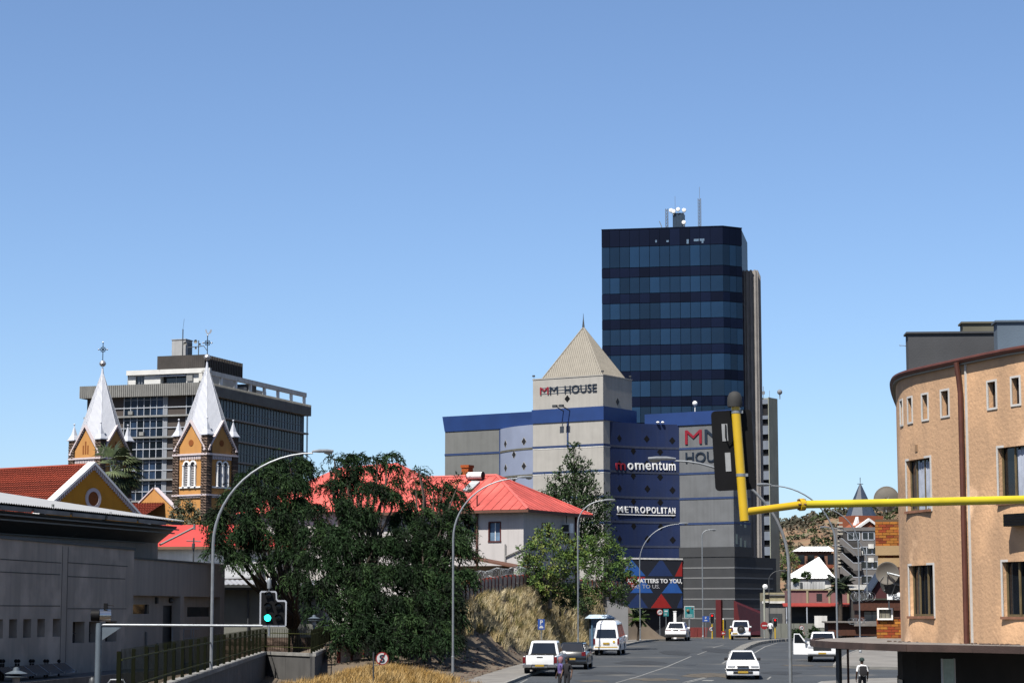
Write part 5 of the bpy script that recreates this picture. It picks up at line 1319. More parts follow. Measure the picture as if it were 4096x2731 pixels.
# refine with a smooth curve
def chaikin(P, n=2):
    for _ in range(n):
        Q = [P[0]]
        for a, c in zip(P[:-1], P[1:]): Q += [a * .75 + c * .25, a * .25 + c * .75]
        P = Q + [P[-1]]
    return P
plan = chaikin(plan, 2)[::-1]            # from the far left end round to the right
ap = thing('peach_apartment_building', 'curved peach rendered building with narrow slit windows and brown gutter', 'building', (plan[0].x, plan[0].y, base))
org = Vector((plan[0].x, plan[0].y, base))
cum = [0.0]
for a, c in zip(plan[:-1], plan[1:]): cum.append(cum[-1] + (c - a).length)
def on_plan(px, py):
    r = ray(px, py); best = None
    for i, (a, c) in enumerate(zip(plan[:-1], plan[1:])):
        d = c - a; n = Vector((-d.y, d.x)); den = r.x * n.x + r.y * n.y
        if abs(den) < 1e-9: continue
        k = (a.x * n.x + a.y * n.y) / den; q = Vector((r.x * k, r.y * k)); t = (q - a).dot(d) / d.dot(d)
        if 0 <= t <= 1 and k > 0 and (best is None or k < best[3]): best = (cum[i] + t * d.length, r.z * k - base, None, k)
    return best
def at_s(s):
    for i in range(len(plan) - 1):
        if s <= cum[i + 1] or i == len(plan) - 2:
            d = (plan[i + 1] - plan[i]).normalized(); p = plan[i] + d * (s - cum[i]); return p, d
def W3(s, out, z): p, d = at_s(s); n = Vector((d.y, -d.x)); q = p + n * out; return (q.x - org.x, q.y - org.y, z)
zslab = on_plan(3800, 2575)[1]
# heights
ztop = on_plan(3900, 1447)[1]
K6 = 536 / 1293.0
def z6_(x, y): return 3560 + x * K6, 1250 + y * K6
wins = []      # (s0,s1,z0,z1,kind)
rowA = [on_plan(*z6_(530, 755))[1], on_plan(*z6_(530, 995))[1]]
for x0, x1 in ((100, 122), (175, 213), (314, 366), (498, 568), (950, 1027), (1182, 1256), (1400, 1475)):
    A, B = on_plan(*z6_(x0, 880)), on_plan(*z6_(x1, 880))
    if A and B: wins.append((A[0], B[0], rowA[1], rowA[0], 'slit'))
K4 = 556 / 1162.0
def zz4(x, y): return 3540 + x * K4, 1750 + y * K4
r1 = (on_plan(*zz4(280, 605))[1], on_plan(*zz4(280, 178))[1]); r2 = (on_plan(*zz4(310, 1490))[1], on_plan(*zz4(310, 1065))[1])
for x0, x1, rr in ((180, 382, r1), (950, 1330, r1), (203, 408, r2), (985, 1360, r2)):
    A, B = on_plan(*zz4(x0, 300 if rr is r1 else 1200)), on_plan(*zz4(min(x1, 1390), 300 if rr is r1 else 1200)); wins.append((A[0], B[0], rr[0], rr[1], 'big'))
# wall sheet with openings, bent round the plan
ss = sorted(set([0, cum[-1]] + cum + [w_[i] for w_ in wins for i in (0, 1)])); zs = sorted(set([0, zslab, ztop] + [w_[i] for w_ in wins for i in (2, 3)]))
b = MB()
for s0, s1 in zip(ss[:-1], ss[1:]):
    if s1 - s0 < 1e-6: continue
    for z0, z1 in zip(zs[:-1], zs[1:]):
        cs_, cz = (s0 + s1) / 2, (z0 + z1) / 2
        if any(w_[0] < cs_ < w_[1] and w_[2] < cz < w_[3] for w_ in wins): continue
        b.poly([W3(s0, 0, z0), W3(s1, 0, z0), W3(s1, 0, z1), W3(s0, 0, z1)])
DEP = .16
def WR(s, dep, z, sref):      # straight reveal perpendicular to the wall at sref
    p, d = at_s(sref); n = Vector((d.y, -d.x)); q0, _ = at_s(s); q = q0 - n * dep; return (q.x - org.x, q.y - org.y, z)
for s0, s1, z0, z1, kd in wins:
    b.poly([W3(s0, 0, z0), W3(s0, -DEP, z0), W3(s0, -DEP, z1), W3(s0, 0, z1)]).poly([W3(s1, 0, z0), W3(s1, 0, z1), W3(s1, -DEP, z1), W3(s1, -DEP, z0)])
    b.poly([W3(s0, 0, z0), W3(s1, 0, z0), W3(s1, -DEP, z0), W3(s0, -DEP, z0)]).poly([W3(s0, 0, z1), W3(s0, -DEP, z1), W3(s1, -DEP, z1), W3(s1, 0, z1)])
b.build('wall', PEA, ap, fix=False)
inner = [p for p in plan]
rp = MB(); rp.poly([W3(s, -.02, ztop + .02) for s in cum] + [(cum[-1] * .8 + 4, 12, ztop + .02)]); 
def bar(s0, s1, o0, o1, z0, z1, mb):
    mb.hexa([W3(s0, o0, z0), W3(s1, o0, z0), W3(s1, o1, z0), W3(s0, o1, z0), W3(s0, o0, z1), W3(s1, o0, z1), W3(s1, o1, z1), W3(s0, o1, z1)])
CURT2 = mat('net_curtain', (.42, .46, .55), .9, .25, 3)
for i, (s0, s1, z0, z1, kd) in enumerate(wins):
    fb = MB(); t = .055 if kd == 'slit' else .06
    bar(s0 - t, s0, -.02, .025, z0 - t, z1 + t, fb); bar(s1, s1 + t, -.02, .025, z0 - t, z1 + t, fb); bar(s0, s1, -.02, .025, z1, z1 + t, fb)
    if kd == 'slit': bar(s0, s1, -.02, .025, z0 - t, z0, fb)
    frame = fb.build('window_frame', WFR, ap)
    if kd == 'big':
        sb = MB(); bar(s0 - .04, s1 + .02, -.1, .09, z0 - .07, z0, sb); sb.build('window_sill', mat('sill_brown', (.26, .12, .07), .9, .2, 4), ap)
    gp = MB(); bar(s0, s1, -DEP + .01, -DEP, z0, z1, gp)
    gl = gp.build('window', GLASS_D, ap)
    mb_ = MB()
    if kd == 'slit':
        m_ = s0 + (s1 - s0) * .55; bar(m_ - .025, m_ + .025, -DEP + .01, -DEP + .05, z0, z1, mb_); bar(m_, s1, -DEP + .01, -DEP + .05, (z0 + z1) / 2 - .03, (z0 + z1) / 2 + .03, mb_)
        mb_.build('glazing_bar', WFR, gl)
    else:
        n = 3
        for k in range(1, n): m_ = s0 + (s1 - s0) * k / n; bar(m_ - .025, m_ + .025, -DEP + .01, -DEP + .05, z0, z1, mb_)
        bar(s0, s1, -DEP + .01, -DEP + .05, z0, z0 + .06, mb_); bar(s0, s0 + .05, -DEP + .01, -DEP + .05, z0, z1, mb_)
        mb_.build('glazing_bar', mat('olive_frame', (.16, .12, .06), .6, .2, 4), gl)
        if z0 > (r1[0] + r2[0]) / 2:
            cb = MB(); a = s0 + (s1 - s0) * .38
            n = 14; pts0 = []
            for k in range(n): 
                u_, v_ = a + (s1 - a) * k / n, a + (s1 - a) * (k + 1) / n
                bar(u_, v_, -DEP + .012, -DEP + .022 + .012 * (k % 2), z0, z1 - (z1 - z0) * .06, cb)
            cb.build('curtain', CURT2, gl)
# eaves, gutter, downpipes
ev = MB(); n = 60
S0 = cum[-1]
for k in range(n): bar(S0 * k / n, S0 * (k + 1) / n, -.3, .1, ztop - .02, ztop + .08, ev)
ev.build('eaves_soffit', mat('soffit_paint', (.30, .29, .25), .8, .1, 2), ap)
MB().tube([W3(S0 * k / n, .1, ztop + .1) for k in range(n + 1)], .08, 8).build('gutter', RUST, ap, smooth=True)
s_p = on_plan(3865, 2000)[0]
MB().tube([W3(s_p, .2, ztop + .05), W3(s_p, .14, ztop - .4), W3(s_p, .1, ztop - .8), W3(s_p, .1, zslab)], .075, 8).build('drain_pipe', RUST, ap, smooth=True)
for ds in (-.2, .13): 
    sb = MB(); bar(s_p + ds, s_p + ds + .07, -.02, .035, zslab, ztop - .02, sb); sb.build('pilaster_strip', WFR, ap)
s_e = on_plan(3598 + 8, 2000); s_e = s_e[0] if s_e else 1.0
MB().tube([W3(.8, .2, ztop + .05), W3(.8, .17, ztop - .5), W3(.8, .1, ztop - 2.2), W3(.8, .08, zslab)], .07, 8).build('drain_pipe', RUST, ap, smooth=True)
# little wall vents
for x, y in ((256, 1308),):
    q = on_plan(*z6_(x, y)); sb = MB(); bar(q[0] - .08, q[0] + .08, -.01, .02, q[1] - .1, q[1] + .1, sb); sb.build('wall_vent', mat('vent_tan', (.33, .2, .11), .9), ap)
q0, q1 = on_plan(*zz4(1078, 640)), on_plan(*zz4(1150, 740))
sb = MB(); bar(q0[0], q0[0] + 1.0, -.1, .35, q1[1], q0[1], sb); ac = sb.build('air_conditioner', mat('ac_brown', (.22, .17, .07), .8), ap)
for k in range(4):
    sb = MB(); zz = q1[1] + (q0[1] - q1[1]) * (k + .5) / 4; bar(q0[0] + .04, q0[0] + .95, .35, .37, zz - .035, zz + .035, sb); sb.build('grille_slot', BLACK, ac)
# flat roof and grey rooftop blocks
rb = MB(); rb.poly([W3(s, 0, ztop + .02) for s in cum] + [W3(S0, -14, ztop + .02), W3(0, -10, ztop + .02)]); rb.build('roof', CONC_D, ap, fix=False)
GR1 = mat('dark_grey_render', (.065, .068, .075), .9, .15, .8, .3, 20, streak=.2); GR2 = mat('blue_grey_render_rooftop', (.11, .15, .20), .9, .15, .6, .3, 20)
def roofbox(name, px0, px1, ytop, D, dep, m, ang=-4):
    f_ = Fr(px0, ytop, D, ang, base + ztop - .5); u1 = f_.pl(px1, ytop)[0]; z1 = f_.pl(px0, ytop)[1]
    o = link(name, MB().box(0, u1, 0, dep, 0, z1).box(-.06, u1 + .06, -.06, dep + .06, z1, z1 + .06).mesh(name, m), ap); o.location = f_.O - org; o.rotation_euler = (0, 0, f_.a)
roofbox('rooftop_block', 3632, 3995, 1335, 69, .7, GR1); roofbox('rooftop_block', 3851, 4220, 1294, 73, .7, mat('olive_render', (.12, .115, .085), .9, .2, .8)); roofbox('rooftop_block', 3988, 4240, 1289, 66, .7, GR2)
# television aerials
ant = thing('television_aerial', 'thin television aerial standing at the roof edge beside the dark rooftop block', 'aerial', org + Vector(W3(.9, -.3, ztop)))
b = MB(); p0 = org + Vector(W3(.9, -.3, ztop)); zz = at(3630, 1385, p0.y).z - p0.z
b.tube([(0, 0, 0), (.02, 0, zz)], .02, 5).tube([(-.55, 0, zz + .04), (.65, .1, zz - .06)], .012, 4)
for k in range(6): x = -.5 + k * .2; b.tube([(x, -.12, zz - .02), (x, .12, zz + .02)], .007, 3)
z2 = at(3620, 1435, p0.y).z - p0.z; b.tube([(-.25, 0, z2), (.35, 0, z2 - .02)], .01, 4)
for k in range(4): x = -.2 + k * .15; b.tube([(x, -.1, z2), (x, .12, z2)], .006, 3)
b.build('rods', GALV, ant)
# ================================================================ concrete canopy over the pavement
SLB = mat('canopy_concrete', (.20, .18, .165), .9, .25, 1.5, .5, 20); SLE = mat('peeling_canopy_edge', (.06, .036, .03), .9, .3, 1.5, .4, 20, stain=((.36, .31, .2), 2.2, .68))
cz = base + zslab
edge = [at(4330, 2618, 52), at(4096, 2592, 53.5), at(3900, 2603, 55), at(3640, 2606, 56.5), at(3480, 2602, 58.5), at(3330, 2606, 61.5), at(3262, 2612, 64), at(3255, 2600, 66.5), at(3300, 2590, 70)]
edge = [Vector((p.x, p.y)) for p in edge]
cn = thing('concrete_canopy', 'flat weathered concrete canopy projecting over the pavement below the peach building', 'canopy', (edge[0].x, edge[0].y, cz))
e0 = edge[0]; backp = [at_s(s)[0] for s in [cum[-1] * k / 12 for k in range(13)]]
poly = [(p.x - e0.x, p.y - e0.y) for p in edge] + [(p.x - e0.x + .0, p.y - e0.y) for p in backp]
MB().prism(poly, -.04, .03).build('slab', SLB, cn)
b = MB()
for a, c in zip(edge[:-1], edge[1:]):
    d = (c - a).normalized(); n = Vector((d.y, -d.x)) 
    b.hexa([(a.x - e0.x, a.y - e0.y, -.12), (c.x - e0.x, c.y - e0.y, -.12), (c.x - e0.x - n.x * .12, c.y - e0.y - n.y * .12, -.12), (a.x - e0.x - n.x * .12, a.y - e0.y - n.y * .12, -.12), (a.x - e0.x, a.y - e0.y, .06), (c.x - e0.x, c.y - e0.y, .06), (c.x - e0.x - n.x * .12, c.y - e0.y - n.y * .12, .06), (a.x - e0.x - n.x * .12, a.y - e0.y - n.y * .12, .06)])
b.build('edge_beam', SLE, cn)
for px, D in ((3355, 62), (3392, 66)):
    p = at(px, 2650, D); MB().tube([(p.x - e0.x, p.y - e0.y, zr(D) - cz), (p.x - e0.x, p.y - e0.y, -.05)], .085 if px < 3380 else .035, 8).build('post', RUST if px > 3380 else STEEL_D, cn)
# shop below: dark recess, side wall, menu board
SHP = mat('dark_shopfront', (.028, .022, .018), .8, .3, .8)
sh = thing('shopfront', 'deeply shaded brown shopfront under the concrete canopy', 'shopfront', org)
b = MB()
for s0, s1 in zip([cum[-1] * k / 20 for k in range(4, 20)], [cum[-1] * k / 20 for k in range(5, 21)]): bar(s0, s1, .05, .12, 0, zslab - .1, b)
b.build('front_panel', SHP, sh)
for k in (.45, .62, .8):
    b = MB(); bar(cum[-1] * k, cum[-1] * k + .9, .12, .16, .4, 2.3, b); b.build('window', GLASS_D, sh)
mbp = at(3792, 2632, 57.5)
me_ = thing('menu_board', 'tall pale green menu board standing under the canopy', 'board', (mbp.x, mbp.y, zr(57) + .2), math.radians(18))
zt = mbp.z - zr(57) - .2
PGR = mat('pale_green_board', (.42, .52, .47), .6, .12, 4)
for k in range(5): block('board_panel', PGR, me_, -.16, .16, -.02, .02, zt * k / 5 + .01, zt * (k + 1) / 5 - .01)
MB().box(-.19, -.165, -.04, .04, 0, zt).box(.165, .19, -.04, .04, 0, zt).build('frame', WFR, me_)
for z_, h_ in ((zt * .35, .25), (zt * .5, .2)): block('yellow_strip', mat('menu_yellow', (.5, .42, .12), .6), me_, -.1, -.05, -.024, -.02, z_, z_ + h_)
# rubble along the slab
rb_m = MB(); r_rb = random.Random(5)
for i in range(60):
    px = r_rb.choice((3620, 3640, 3680, 3930, 3980, 4000, 4030, 4060, 4085)) + r_rb.uniform(-18, 18); q = on_plan(min(max(px, 3625), 4090), 2570)
    p = W3(q[0], .1 + r_rb.random() * .5, zslab + .03); s_ = r_rb.uniform(.015, .06); rb_m.lathe([(.005, -s_ * .3), (s_, -s_ * .1), (s_ * .8, s_ * .35), (.005, s_ * .5)], (p[0], p[1], p[2] + s_ * .2), 5)
o = rb_m.build('canopy_rubble', STONE, loc=org, fix=False); tag(o, 'broken plaster crumbs lying on the canopy along the peach wall', 'rubble', kind='stuff')
# ================================================================ brick building behind, with cantilevered balconies
BRK = [mat('brick_%d' % i, c, .9, .15, 12, .4, 50, orand=.25) for i, c in enumerate(((.36, .13, .02), (.42, .17, .025), (.25, .045, .012), (.30, .09, .018)))]
MRT = mat('brick_mortar', (.11, .075, .045), .95); TANB = mat('tan_band', (.36, .25, .135), .9, .1, 1.5, .3, 30)
bf = Fr(3500, 2075, 70, -14, -4.2)
bb = bf.thing('brick_building', 'orange face-brick building with plaster bands tucked behind the peach building', 'building')
def brickwall(x0, x1, y0, y1, v, nm='brick', m=0):
    a, z1 = bf.pl(x0, y0, v); c, z0 = bf.pl(x1, y1, v)
    MB().box(a, c, v + .01, v + .3, z0, z1).build('brick_backing', MRT, bb)
    bw, bh = .235, .087; n = int((z1 - z0) / bh)
    for r in range(n):
        x = a - (bw / 2 if r % 2 else 0)
        while x < c:
            p, q = max(x, a), min(x + bw - .012, c)
            if q - p > .03: link('brick', unit(BRK[rnd.randrange(4)]), bb, (p, v - .012 + rnd.uniform(-.003, .003), z0 + r * bh), None, (q - p, .1, bh - .012))
            x += bw
brickwall(3500, 3640, 2076, 2182, 0); brickwall(3512, 3640, 2219, 2231, .1)
for y0, y1 in ((2182, 2219), (2231, 2266)):
    a, z1 = bf.pl(3501 if y0 < 2200 else 3511, y0, -.05); c, z0 = bf.pl(3640, y1, -.05); MB().box(a, c, -.05, .9, z0, z1).build('balcony_band', TANB, bb)
brickwall(3506, 3625, 2472, 2592, 1.0)
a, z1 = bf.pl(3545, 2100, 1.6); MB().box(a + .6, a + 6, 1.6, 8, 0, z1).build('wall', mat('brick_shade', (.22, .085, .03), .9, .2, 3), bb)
# boxed air conditioner standing on the lower brick wall
u0, z1 = bf.pl(3508, 2430, .9); u1, z0 = bf.pl(3572, 2478, .9)
ac = thing('boxed_air_conditioner', 'white boxed air conditioner standing on the lower orange brick wall', 'air conditioner', bf.wd(u0, .9, z0), bf.a)
MB().box(0, u1 - u0, 0, .4, 0, .05).box(0, .06, 0, .4, .05, z1 - z0).box(u1 - u0 - .05, u1 - u0, 0, .4, .05, z1 - z0).box(.06, u1 - u0 - .05, 0, .4, z1 - z0 - .05, z1 - z0).build('casing', WHITE, ac)
MB().box(.06, u1 - u0 - .05, .08, .3, .05, z1 - z0 - .05).build('grille', mat('grille_tan', (.2, .19, .15), .7, .2, 8), ac)
for k in range(1, 4): block('grille_bar', STEEL_D, ac, (u1 - u0) * k / 4 - .008, (u1 - u0) * k / 4 + .008, .07, .08, .05, z1 - z0 - .05)
# satellite dishes
DM = mat('dish_mesh_grey', (.24, .225, .20), .7, .1, 3); DM2 = mat('dish_dark_grey', (.10, .105, .105), .6, .1, 3)
def dish(px, py, rpx, D, m, label, yaw, tilt):
    p = at(px, py, D); r = rpx * D / F
    t = thing('satellite_dish', label, 'satellite dish', p, yaw, 'satellite dishes beside the peach building')
    b = MB(); r *= 1.1; dq = .16 * r * (1 if py < 2100 else -1); prof = [(.01, .0)] + [(r * k / 6, dq * (k / 6) ** 2) for k in range(1, 7)]
    b.lathe(prof + [(r * 1.03, dq), (r * 1.03, dq + .03), (r * .97, dq + .03)] + [(r * k / 6, dq * (k / 6) ** 2 + .03) for k in range(5, 0, -1)], (0, 0, 0), 28, 'y')
    for i in range(0, len(b.v)): x, y, z = b.v[i]; b.v[i] = (x, y * math.cos(tilt) - z * math.sin(tilt), y * math.sin(tilt) + z * math.cos(tilt))
    b.build('reflector', m, t, smooth=True, fix=True)
    sg_ = 1 if dq > 0 else -1; MB().tube([(0, sg_ * .05, -r), (0, sg_ * (.3 * r + .3), -.05)], .015, 4).tube([(0, sg_ * (.3 * r + .3), -.05), (0, sg_ * (.3 * r + .42), -.02)], .04, 6).build('feed_arm', GALV, t)
    for k in range(8): a = k * math.pi / 4; MB().tube([(.05 * math.cos(a), -.012 if dq > 0 else .035, .05 * math.sin(a)), (r * .97 * math.cos(a), dq * .94 + (-.012 if dq > 0 else .035), r * .97 * math.sin(a))], .008, 4).build('rib', STEEL_D, t)
    MB().tube([(0, -.05, 0), (.35, -.25, -.1), (.9, .1, -.1)], .03, 5).build('wall_bracket', GALV, t)
dish(3548, 1997, 46, 68, DM, 'large grey satellite dish seen against the sky beside the peach building', .1, .2)
dish(3549, 2290, 41, 67, DM, 'pale satellite dish below the tan balcony bands', -.1, .25)
dish(3565, 2330, 41, 71, DM2, 'dark grey satellite dish half hidden below the pale dish', .15, .2)
# ================================================================ hill behind the town
HILLM = mat('hill_soil', (.21, .125, .07), .95, .3, .05, .4, .6, stain=((.10, .085, .05), .06, .5))
hp = [(2950, 2160), (3080, 2110), (3150, 2097), (3230, 2078), (3300, 2056), (3400, 2040), (3480, 2042), (3560, 2052), (3700, 2035), (3900, 2050), (4200, 2090), (4500, 2180)]
def crest(px): return lerp_table(hp, px)
xsn = [(-80 + 12 * i) for i in range(46)]
def hz_(x, y):
    D = 900.0; px = 2048 + F * x / D
    c = at(px, crest(px), D).z; t = max(0, min(1, (y - 520) / (D - 520)))
    n = math.sin(x * .05 + y * .013) * 2 + math.sin(x * .11 - y * .02) * 1.2
    return -4 + (c + 4) * smooth(t) ** .8 + n * t * (1 - t) * 2.5 - (max(0, y - D) * .03)
hx = [-40 + i * 7 for i in range(70)]; hy = [500 + i * 12 for i in range(42)]
grid(hx, hy, hz_, 'hill', HILLM)
def clump(mb, c, r, n, sz, flat=.75, up=.3, rr=rnd):
    """leaf-sized faces spread through a lobe"""
    for _ in range(n):
        while True:
            d = Vector((rr.uniform(-1, 1), rr.uniform(-1, 1), rr.uniform(-1, 1)))
            if .001 < d.length < 1: break
        d = d.normalized() * (d.length ** .45)
        p = Vector(c) + Vector((d.x * r, d.y * r, d.z * r * flat)); a = Vector((rr.gauss(0, 1), rr.gauss(0, 1), rr.gauss(0, 1) + up)).normalized(); q = a.cross(Vector((rr.gauss(0, 1), rr.gauss(0, 1), rr.gauss(0, 1)))).normalized()
        s = sz * rr.uniform(.6, 1.3); l = a.cross(q)
        i = mb.pts([p - q * s * .5, p + l * s * .45, p + q * s * .5, p - l * s * .45]); mb.face(i)
LEAFB = [mat('bush_leaf_%d' % i, c, .8, .3, 3, spec=.15) for i, c in enumerate(((.045, .058, .022), (.075, .065, .045), (.05, .05, .035), (.035, .05, .018)))]
bs_ = MB()
for i in range(620):
    px = rnd.uniform(3090, 3680); D = rnd.uniform(560, 905); x = (px - CX) / F * D; z = hz_(x, D)
    bs_.cur = rnd.choice((0, 1, 1, 2, 2, 3)); r = rnd.uniform(.8, 2.1) * (1.25 if D > 840 else 1)
    clump(bs_, (x, D, z + r * .55), r, 26, r * .6, .7)
o = bs_.build('hill_scrub', LEAFB, fix=False); tag(o, 'dry scrub and bushes scattered over the brown hillside', 'scrub', kind='stuff')
# ================================================================ slate-spired brick church in the distance
SLATE = mat('slate', (.035, .05, .08), .5, .2, 3); RBRK = mat('red_brick', (.28, .08, .035), .9, .2, 6)
K = 580 / 1684.0
def s4(x, y): return 3060 + x * K, 1880 + y * K
c = Fr(*s4(1095, 525), 400, 20, -3)
sc2 = c.thing('slate_spired_church', 'distant red brick church with a steep slate spire and thin cross', 'church')
zb = c.pl(*s4(1095, 525))[1]; zt = c.pl(*s4(1172, 130))[1]; zw0 = c.pl(*s4(1050, 640))[1]
wd = 5.2
MB().box(-1.0, -1.0 + wd * 1.15, 0, wd * 1.15, 0, zb).build('tower', RBRK, sc2)
m_ = -1.0 + wd * .575
b = MB(); q = wd * .52; ap_ = (m_, wd * .575, zt); ring = [(m_ + q * 1.05 * math.cos(math.pi / 8 + k * math.pi / 4), wd * .575 + q * 1.05 * math.sin(math.pi / 8 + k * math.pi / 4), zb) for k in range(8)]
for k in range(8): b.poly([ring[k], ring[(k + 1) % 8], ap_])
b.build('spire', SLATE, sc2)
zc = c.pl(*s4(1172, 72))[1]; MB().tube([ap_, (ap_[0], ap_[1], zc)], .07, 4).tube([(ap_[0] - .6, ap_[1], zc - 1.2), (ap_[0] + .6, ap_[1], zc - 1.2)], .06, 4).build('cross', STEEL_D, sc2)
zg = c.pl(*s4(1205, 590), -6)[1]; ug = c.pl(*s4(1205, 590), -6)[0]
MB().prismv([(ug - 4, 0), (ug + 4, 0), (ug + 4, zg - 2.4), (ug, zg), (ug - 4, zg - 2.4)], -6, 0).build('porch_gable', RBRK, sc2)
b = MB()
for sd in (-1, 1): b.hexa([(ug + sd * 4.2, -6.3, zg - 2.6), (ug, -6.3, zg), (ug, -5.7, zg), (ug + sd * 4.2, -5.7, zg - 2.6), (ug + sd * 4.2, -6.3, zg - 2.1), (ug, -6.3, zg + .5), (ug, -5.7, zg + .5), (ug + sd * 4.2, -5.7, zg - 2.1)])
b.build('barge_board', WHITE, sc2); MB().box(ug - .8, ug + .8, -6.1, -5.9, zg - 3.6, zg - 1.2).build('window', GLASS_D, sc2)
u_, z_ = c.pl(*s4(1052, 640), -3); MB().prismv([(u_ - 1.2, z_ - 3), (u_ + 1.2, z_ - 3), (u_ + .6, z_ + 1.6)], -3, -2).build('porch_side', WHITE, sc2)
# ================================================================ grey walk-up block with outside stairs
GB = mat('grey_block', (.155, .145, .14), .9, .12, .8, streak=.2); GBD = mat('dark_block', (.05, .048, .05), .9, .15, 1)
c = Fr(*s4(818, 690), 330, -10, -4)
wb = c.thing('stair_block', 'grey flat block with zigzag outside stairs and rows of white-framed windows', 'building')
zt = c.pl(*s4(818, 690))[1]; ur = c.pl(*s4(1290, 690))[0] + 4
zz = [c.pl(*s4(900, y))[1] for y in (690, 860, 1030, 1195, 1360)]
us = c.pl(*s4(1100, 900))[0]; uf = c.pl(*s4(930, 900))[0]
rows_h = []
for k in range(4):
    z1, z0 = zz[k], zz[k + 1]; h_ = z1 - z0
    for j in range(4):
        a = (us if k else uf + .3) + .15 + j * ((ur - us) / 4 if k else (ur - uf) / 4); rows_h.append((a, a + 1.75, z0 + h_ * .3, z0 + h_ * .82, .15))
b = MB(); wall_grid(b, uf if False else us, ur, 0, zz[0], [h_ for h_ in rows_h if h_[0] > us], 0, .15); b.build('front_wall', GB, wb)
MB().box(uf, us, .0, .3, zz[1] + .1, zz[0]).box(0, uf, 2.4, 2.7, 0, zt).box(uf, us, 2.4, 2.7, 0, zz[1]).box(0, ur, 2.7, 9, 0, zt - .05).build('core', GBD, wb)
MB().box(-.1, ur, -.2, .1, zz[0] - .2, zz[0] + .35).build('parapet', GB, wb)
for h_ in rows_h:
    w_ = block('window', GLASS_D, wb, h_[0], h_[1], .05 if h_[0] > us else -.04, .1 if h_[0] > us else -.02, h_[2], h_[3]); 
    fb = MB(); v0 = -.06
    for uu in (h_[0], (h_[0] + h_[1]) / 2, h_[1]): fb.box(uu - .06, uu + .06, v0, v0 + .08, h_[2], h_[3])
    for q in (h_[2], h_[3]): fb.box(h_[0], h_[1], v0, v0 + .08, q - .06, q + .06)
    fb.build('window_frame', MULL, wb)
# stair tower: landings, flights, louvred pier
MB().box(-.3, .5, -.4, 2.4, 0, zt).build('pier', GB, wb)
LT = mat('pale_tread', (.40, .37, .31), .9)
for k in range(1, 4):
    z0 = zz[k]; a, c2 = c.pl(*s4(860, 800), -.5)[0], us
    u0, u1 = .6, us + .2; um = c.pl(*s4(890, 800))[0]; un = c.pl(*s4(1020, 800))[0]
    MB().box(u0, um, -1.2, 2.4, z0 - .1, z0 + .05).build('landing', GB, wb)
    MB().hexa([(um, -1.2, z0 - .1), (un, -1.2, z0 - 1.6), (un, .4, z0 - 1.6), (um, .4, z0 - .1), (um, -1.2, z0 + .9), (un, -1.2, z0 - .6), (un, -1.1, z0 - .6), (um, -1.1, z0 + .9)]).build('stair_flight', GB, wb)
    MB().box(un, u1, -1.2, .4, z0 - 1.75, z0 - .65).build('landing_parapet', GB, wb)
    MB().box(u0, um, -1.2, -1.1, z0 + .05, z0 + .95).build('landing_parapet', GB, wb)
    MB().hexa([(um, -1.22, z0 + .9), (un, -1.22, z0 - .6), (un, -1.1, z0 - .6), (um, -1.1, z0 + .9), (um, -1.22, z0 + 1.0), (un, -1.22, z0 - .5), (un, -1.1, z0 - .5), (um, -1.1, z0 + 1.0)]).box(un, u1, -1.22, -1.1, z0 - .65, z0 - .55).build('handrail', MULL, wb)
    for j in range(5): block('louvre', LT, wb, .3, 1.1, -.5, -.42, z0 + .9 + j * .55, z0 + 1.15 + j * .55)
for k in (0, 1, 2):
    u_, z_ = c.pl(*s4(1200 if k != 1 else 1075, 880 + 80 * k), -.3); block('air_conditioner', WHITE_D, wb, u_, u_ + .8, -.5, 0, z_ - .35, z_ + .3)
# ================================================================ white-roofed houses below the hill
WR_ = mat('white_roof_sheet', (.72, .73, .74), .55, .05, 1)
def hip(name, label, px, py, D, ang, apexpx, eave_y, wpx, base_, wall, ridge=0.0, depth=None):
    c = Fr(px, eave_y, D, ang, base_); t = c.thing(name, label, 'house')
    zt_ = c.pl(px, eave_y)[1]; u1 = c.pl(px + wpx, eave_y)[0]; dp = depth or u1
    za = c.pl(apexpx, py, dp / 2)[1]; ua = c.pl(apexpx, py, dp / 2)[0]
    MB().box(.5, u1 - .5, .5, dp - .5, 0, zt_).build('wall', wall, t)
    e = [(0, 0, zt_), (u1, 0, zt_), (u1, dp, zt_), (0, dp, zt_)]; r0, r1 = (ua - ridge / 2, dp / 2, za), (ua + ridge / 2, dp / 2, za)
    b = MB(); b.poly([e[0], e[1], r1, r0] if ridge else [e[0], e[1], r0]).poly([e[1], e[2], r1]).poly([e[2], e[3], r0, r1] if ridge else [e[2], e[3], r0]).poly([e[3], e[0], r0])
    rf = b.build('roof', WR_, t)
    sb = MB(); n = int(u1 / .55)
    P, Q, T0, T1 = Vector(e[0]), Vector(e[1]), Vector(r0), Vector(r1)
    for i in range(1, n):
        f_ = i / n; a = P.lerp(Q, f_); s0, s1 = T0.x / u1, T1.x / u1; tt = 1.0
        if f_ < s0: tt = f_ / s0
        elif f_ > s1: tt = (1 - f_) / (1 - s1)
        sb.tube([a + Vector((0, -.03, .03)), a + Vector((0, dp / 2 * tt, (za - zt_) * tt)) + Vector((0, -.03, .03))], .04, 3)
    for hp_ in ((e[0], r0), (e[1], r1)): sb.tube([Vector(hp_[0]), Vector(hp_[1])], .12, 4)
    x = sb.build('roof_ribs', WR_, rf); x['kind'] = 'stuff'
    return t, c, zt_, u1
t, c, zt_, u1 = hip('pyramid_roof_house', 'house with a large white pyramid roof below the hill', 3276, 2230, 300, -6, 3276, 2312, 3, -3.5, WHITE_D) if False else hip('pyramid_roof_house', 'house with a large white pyramid roof below the hill', 3140, 2229, 300, -4, 3275, 2312, 200, -3.5, WHITE_D)
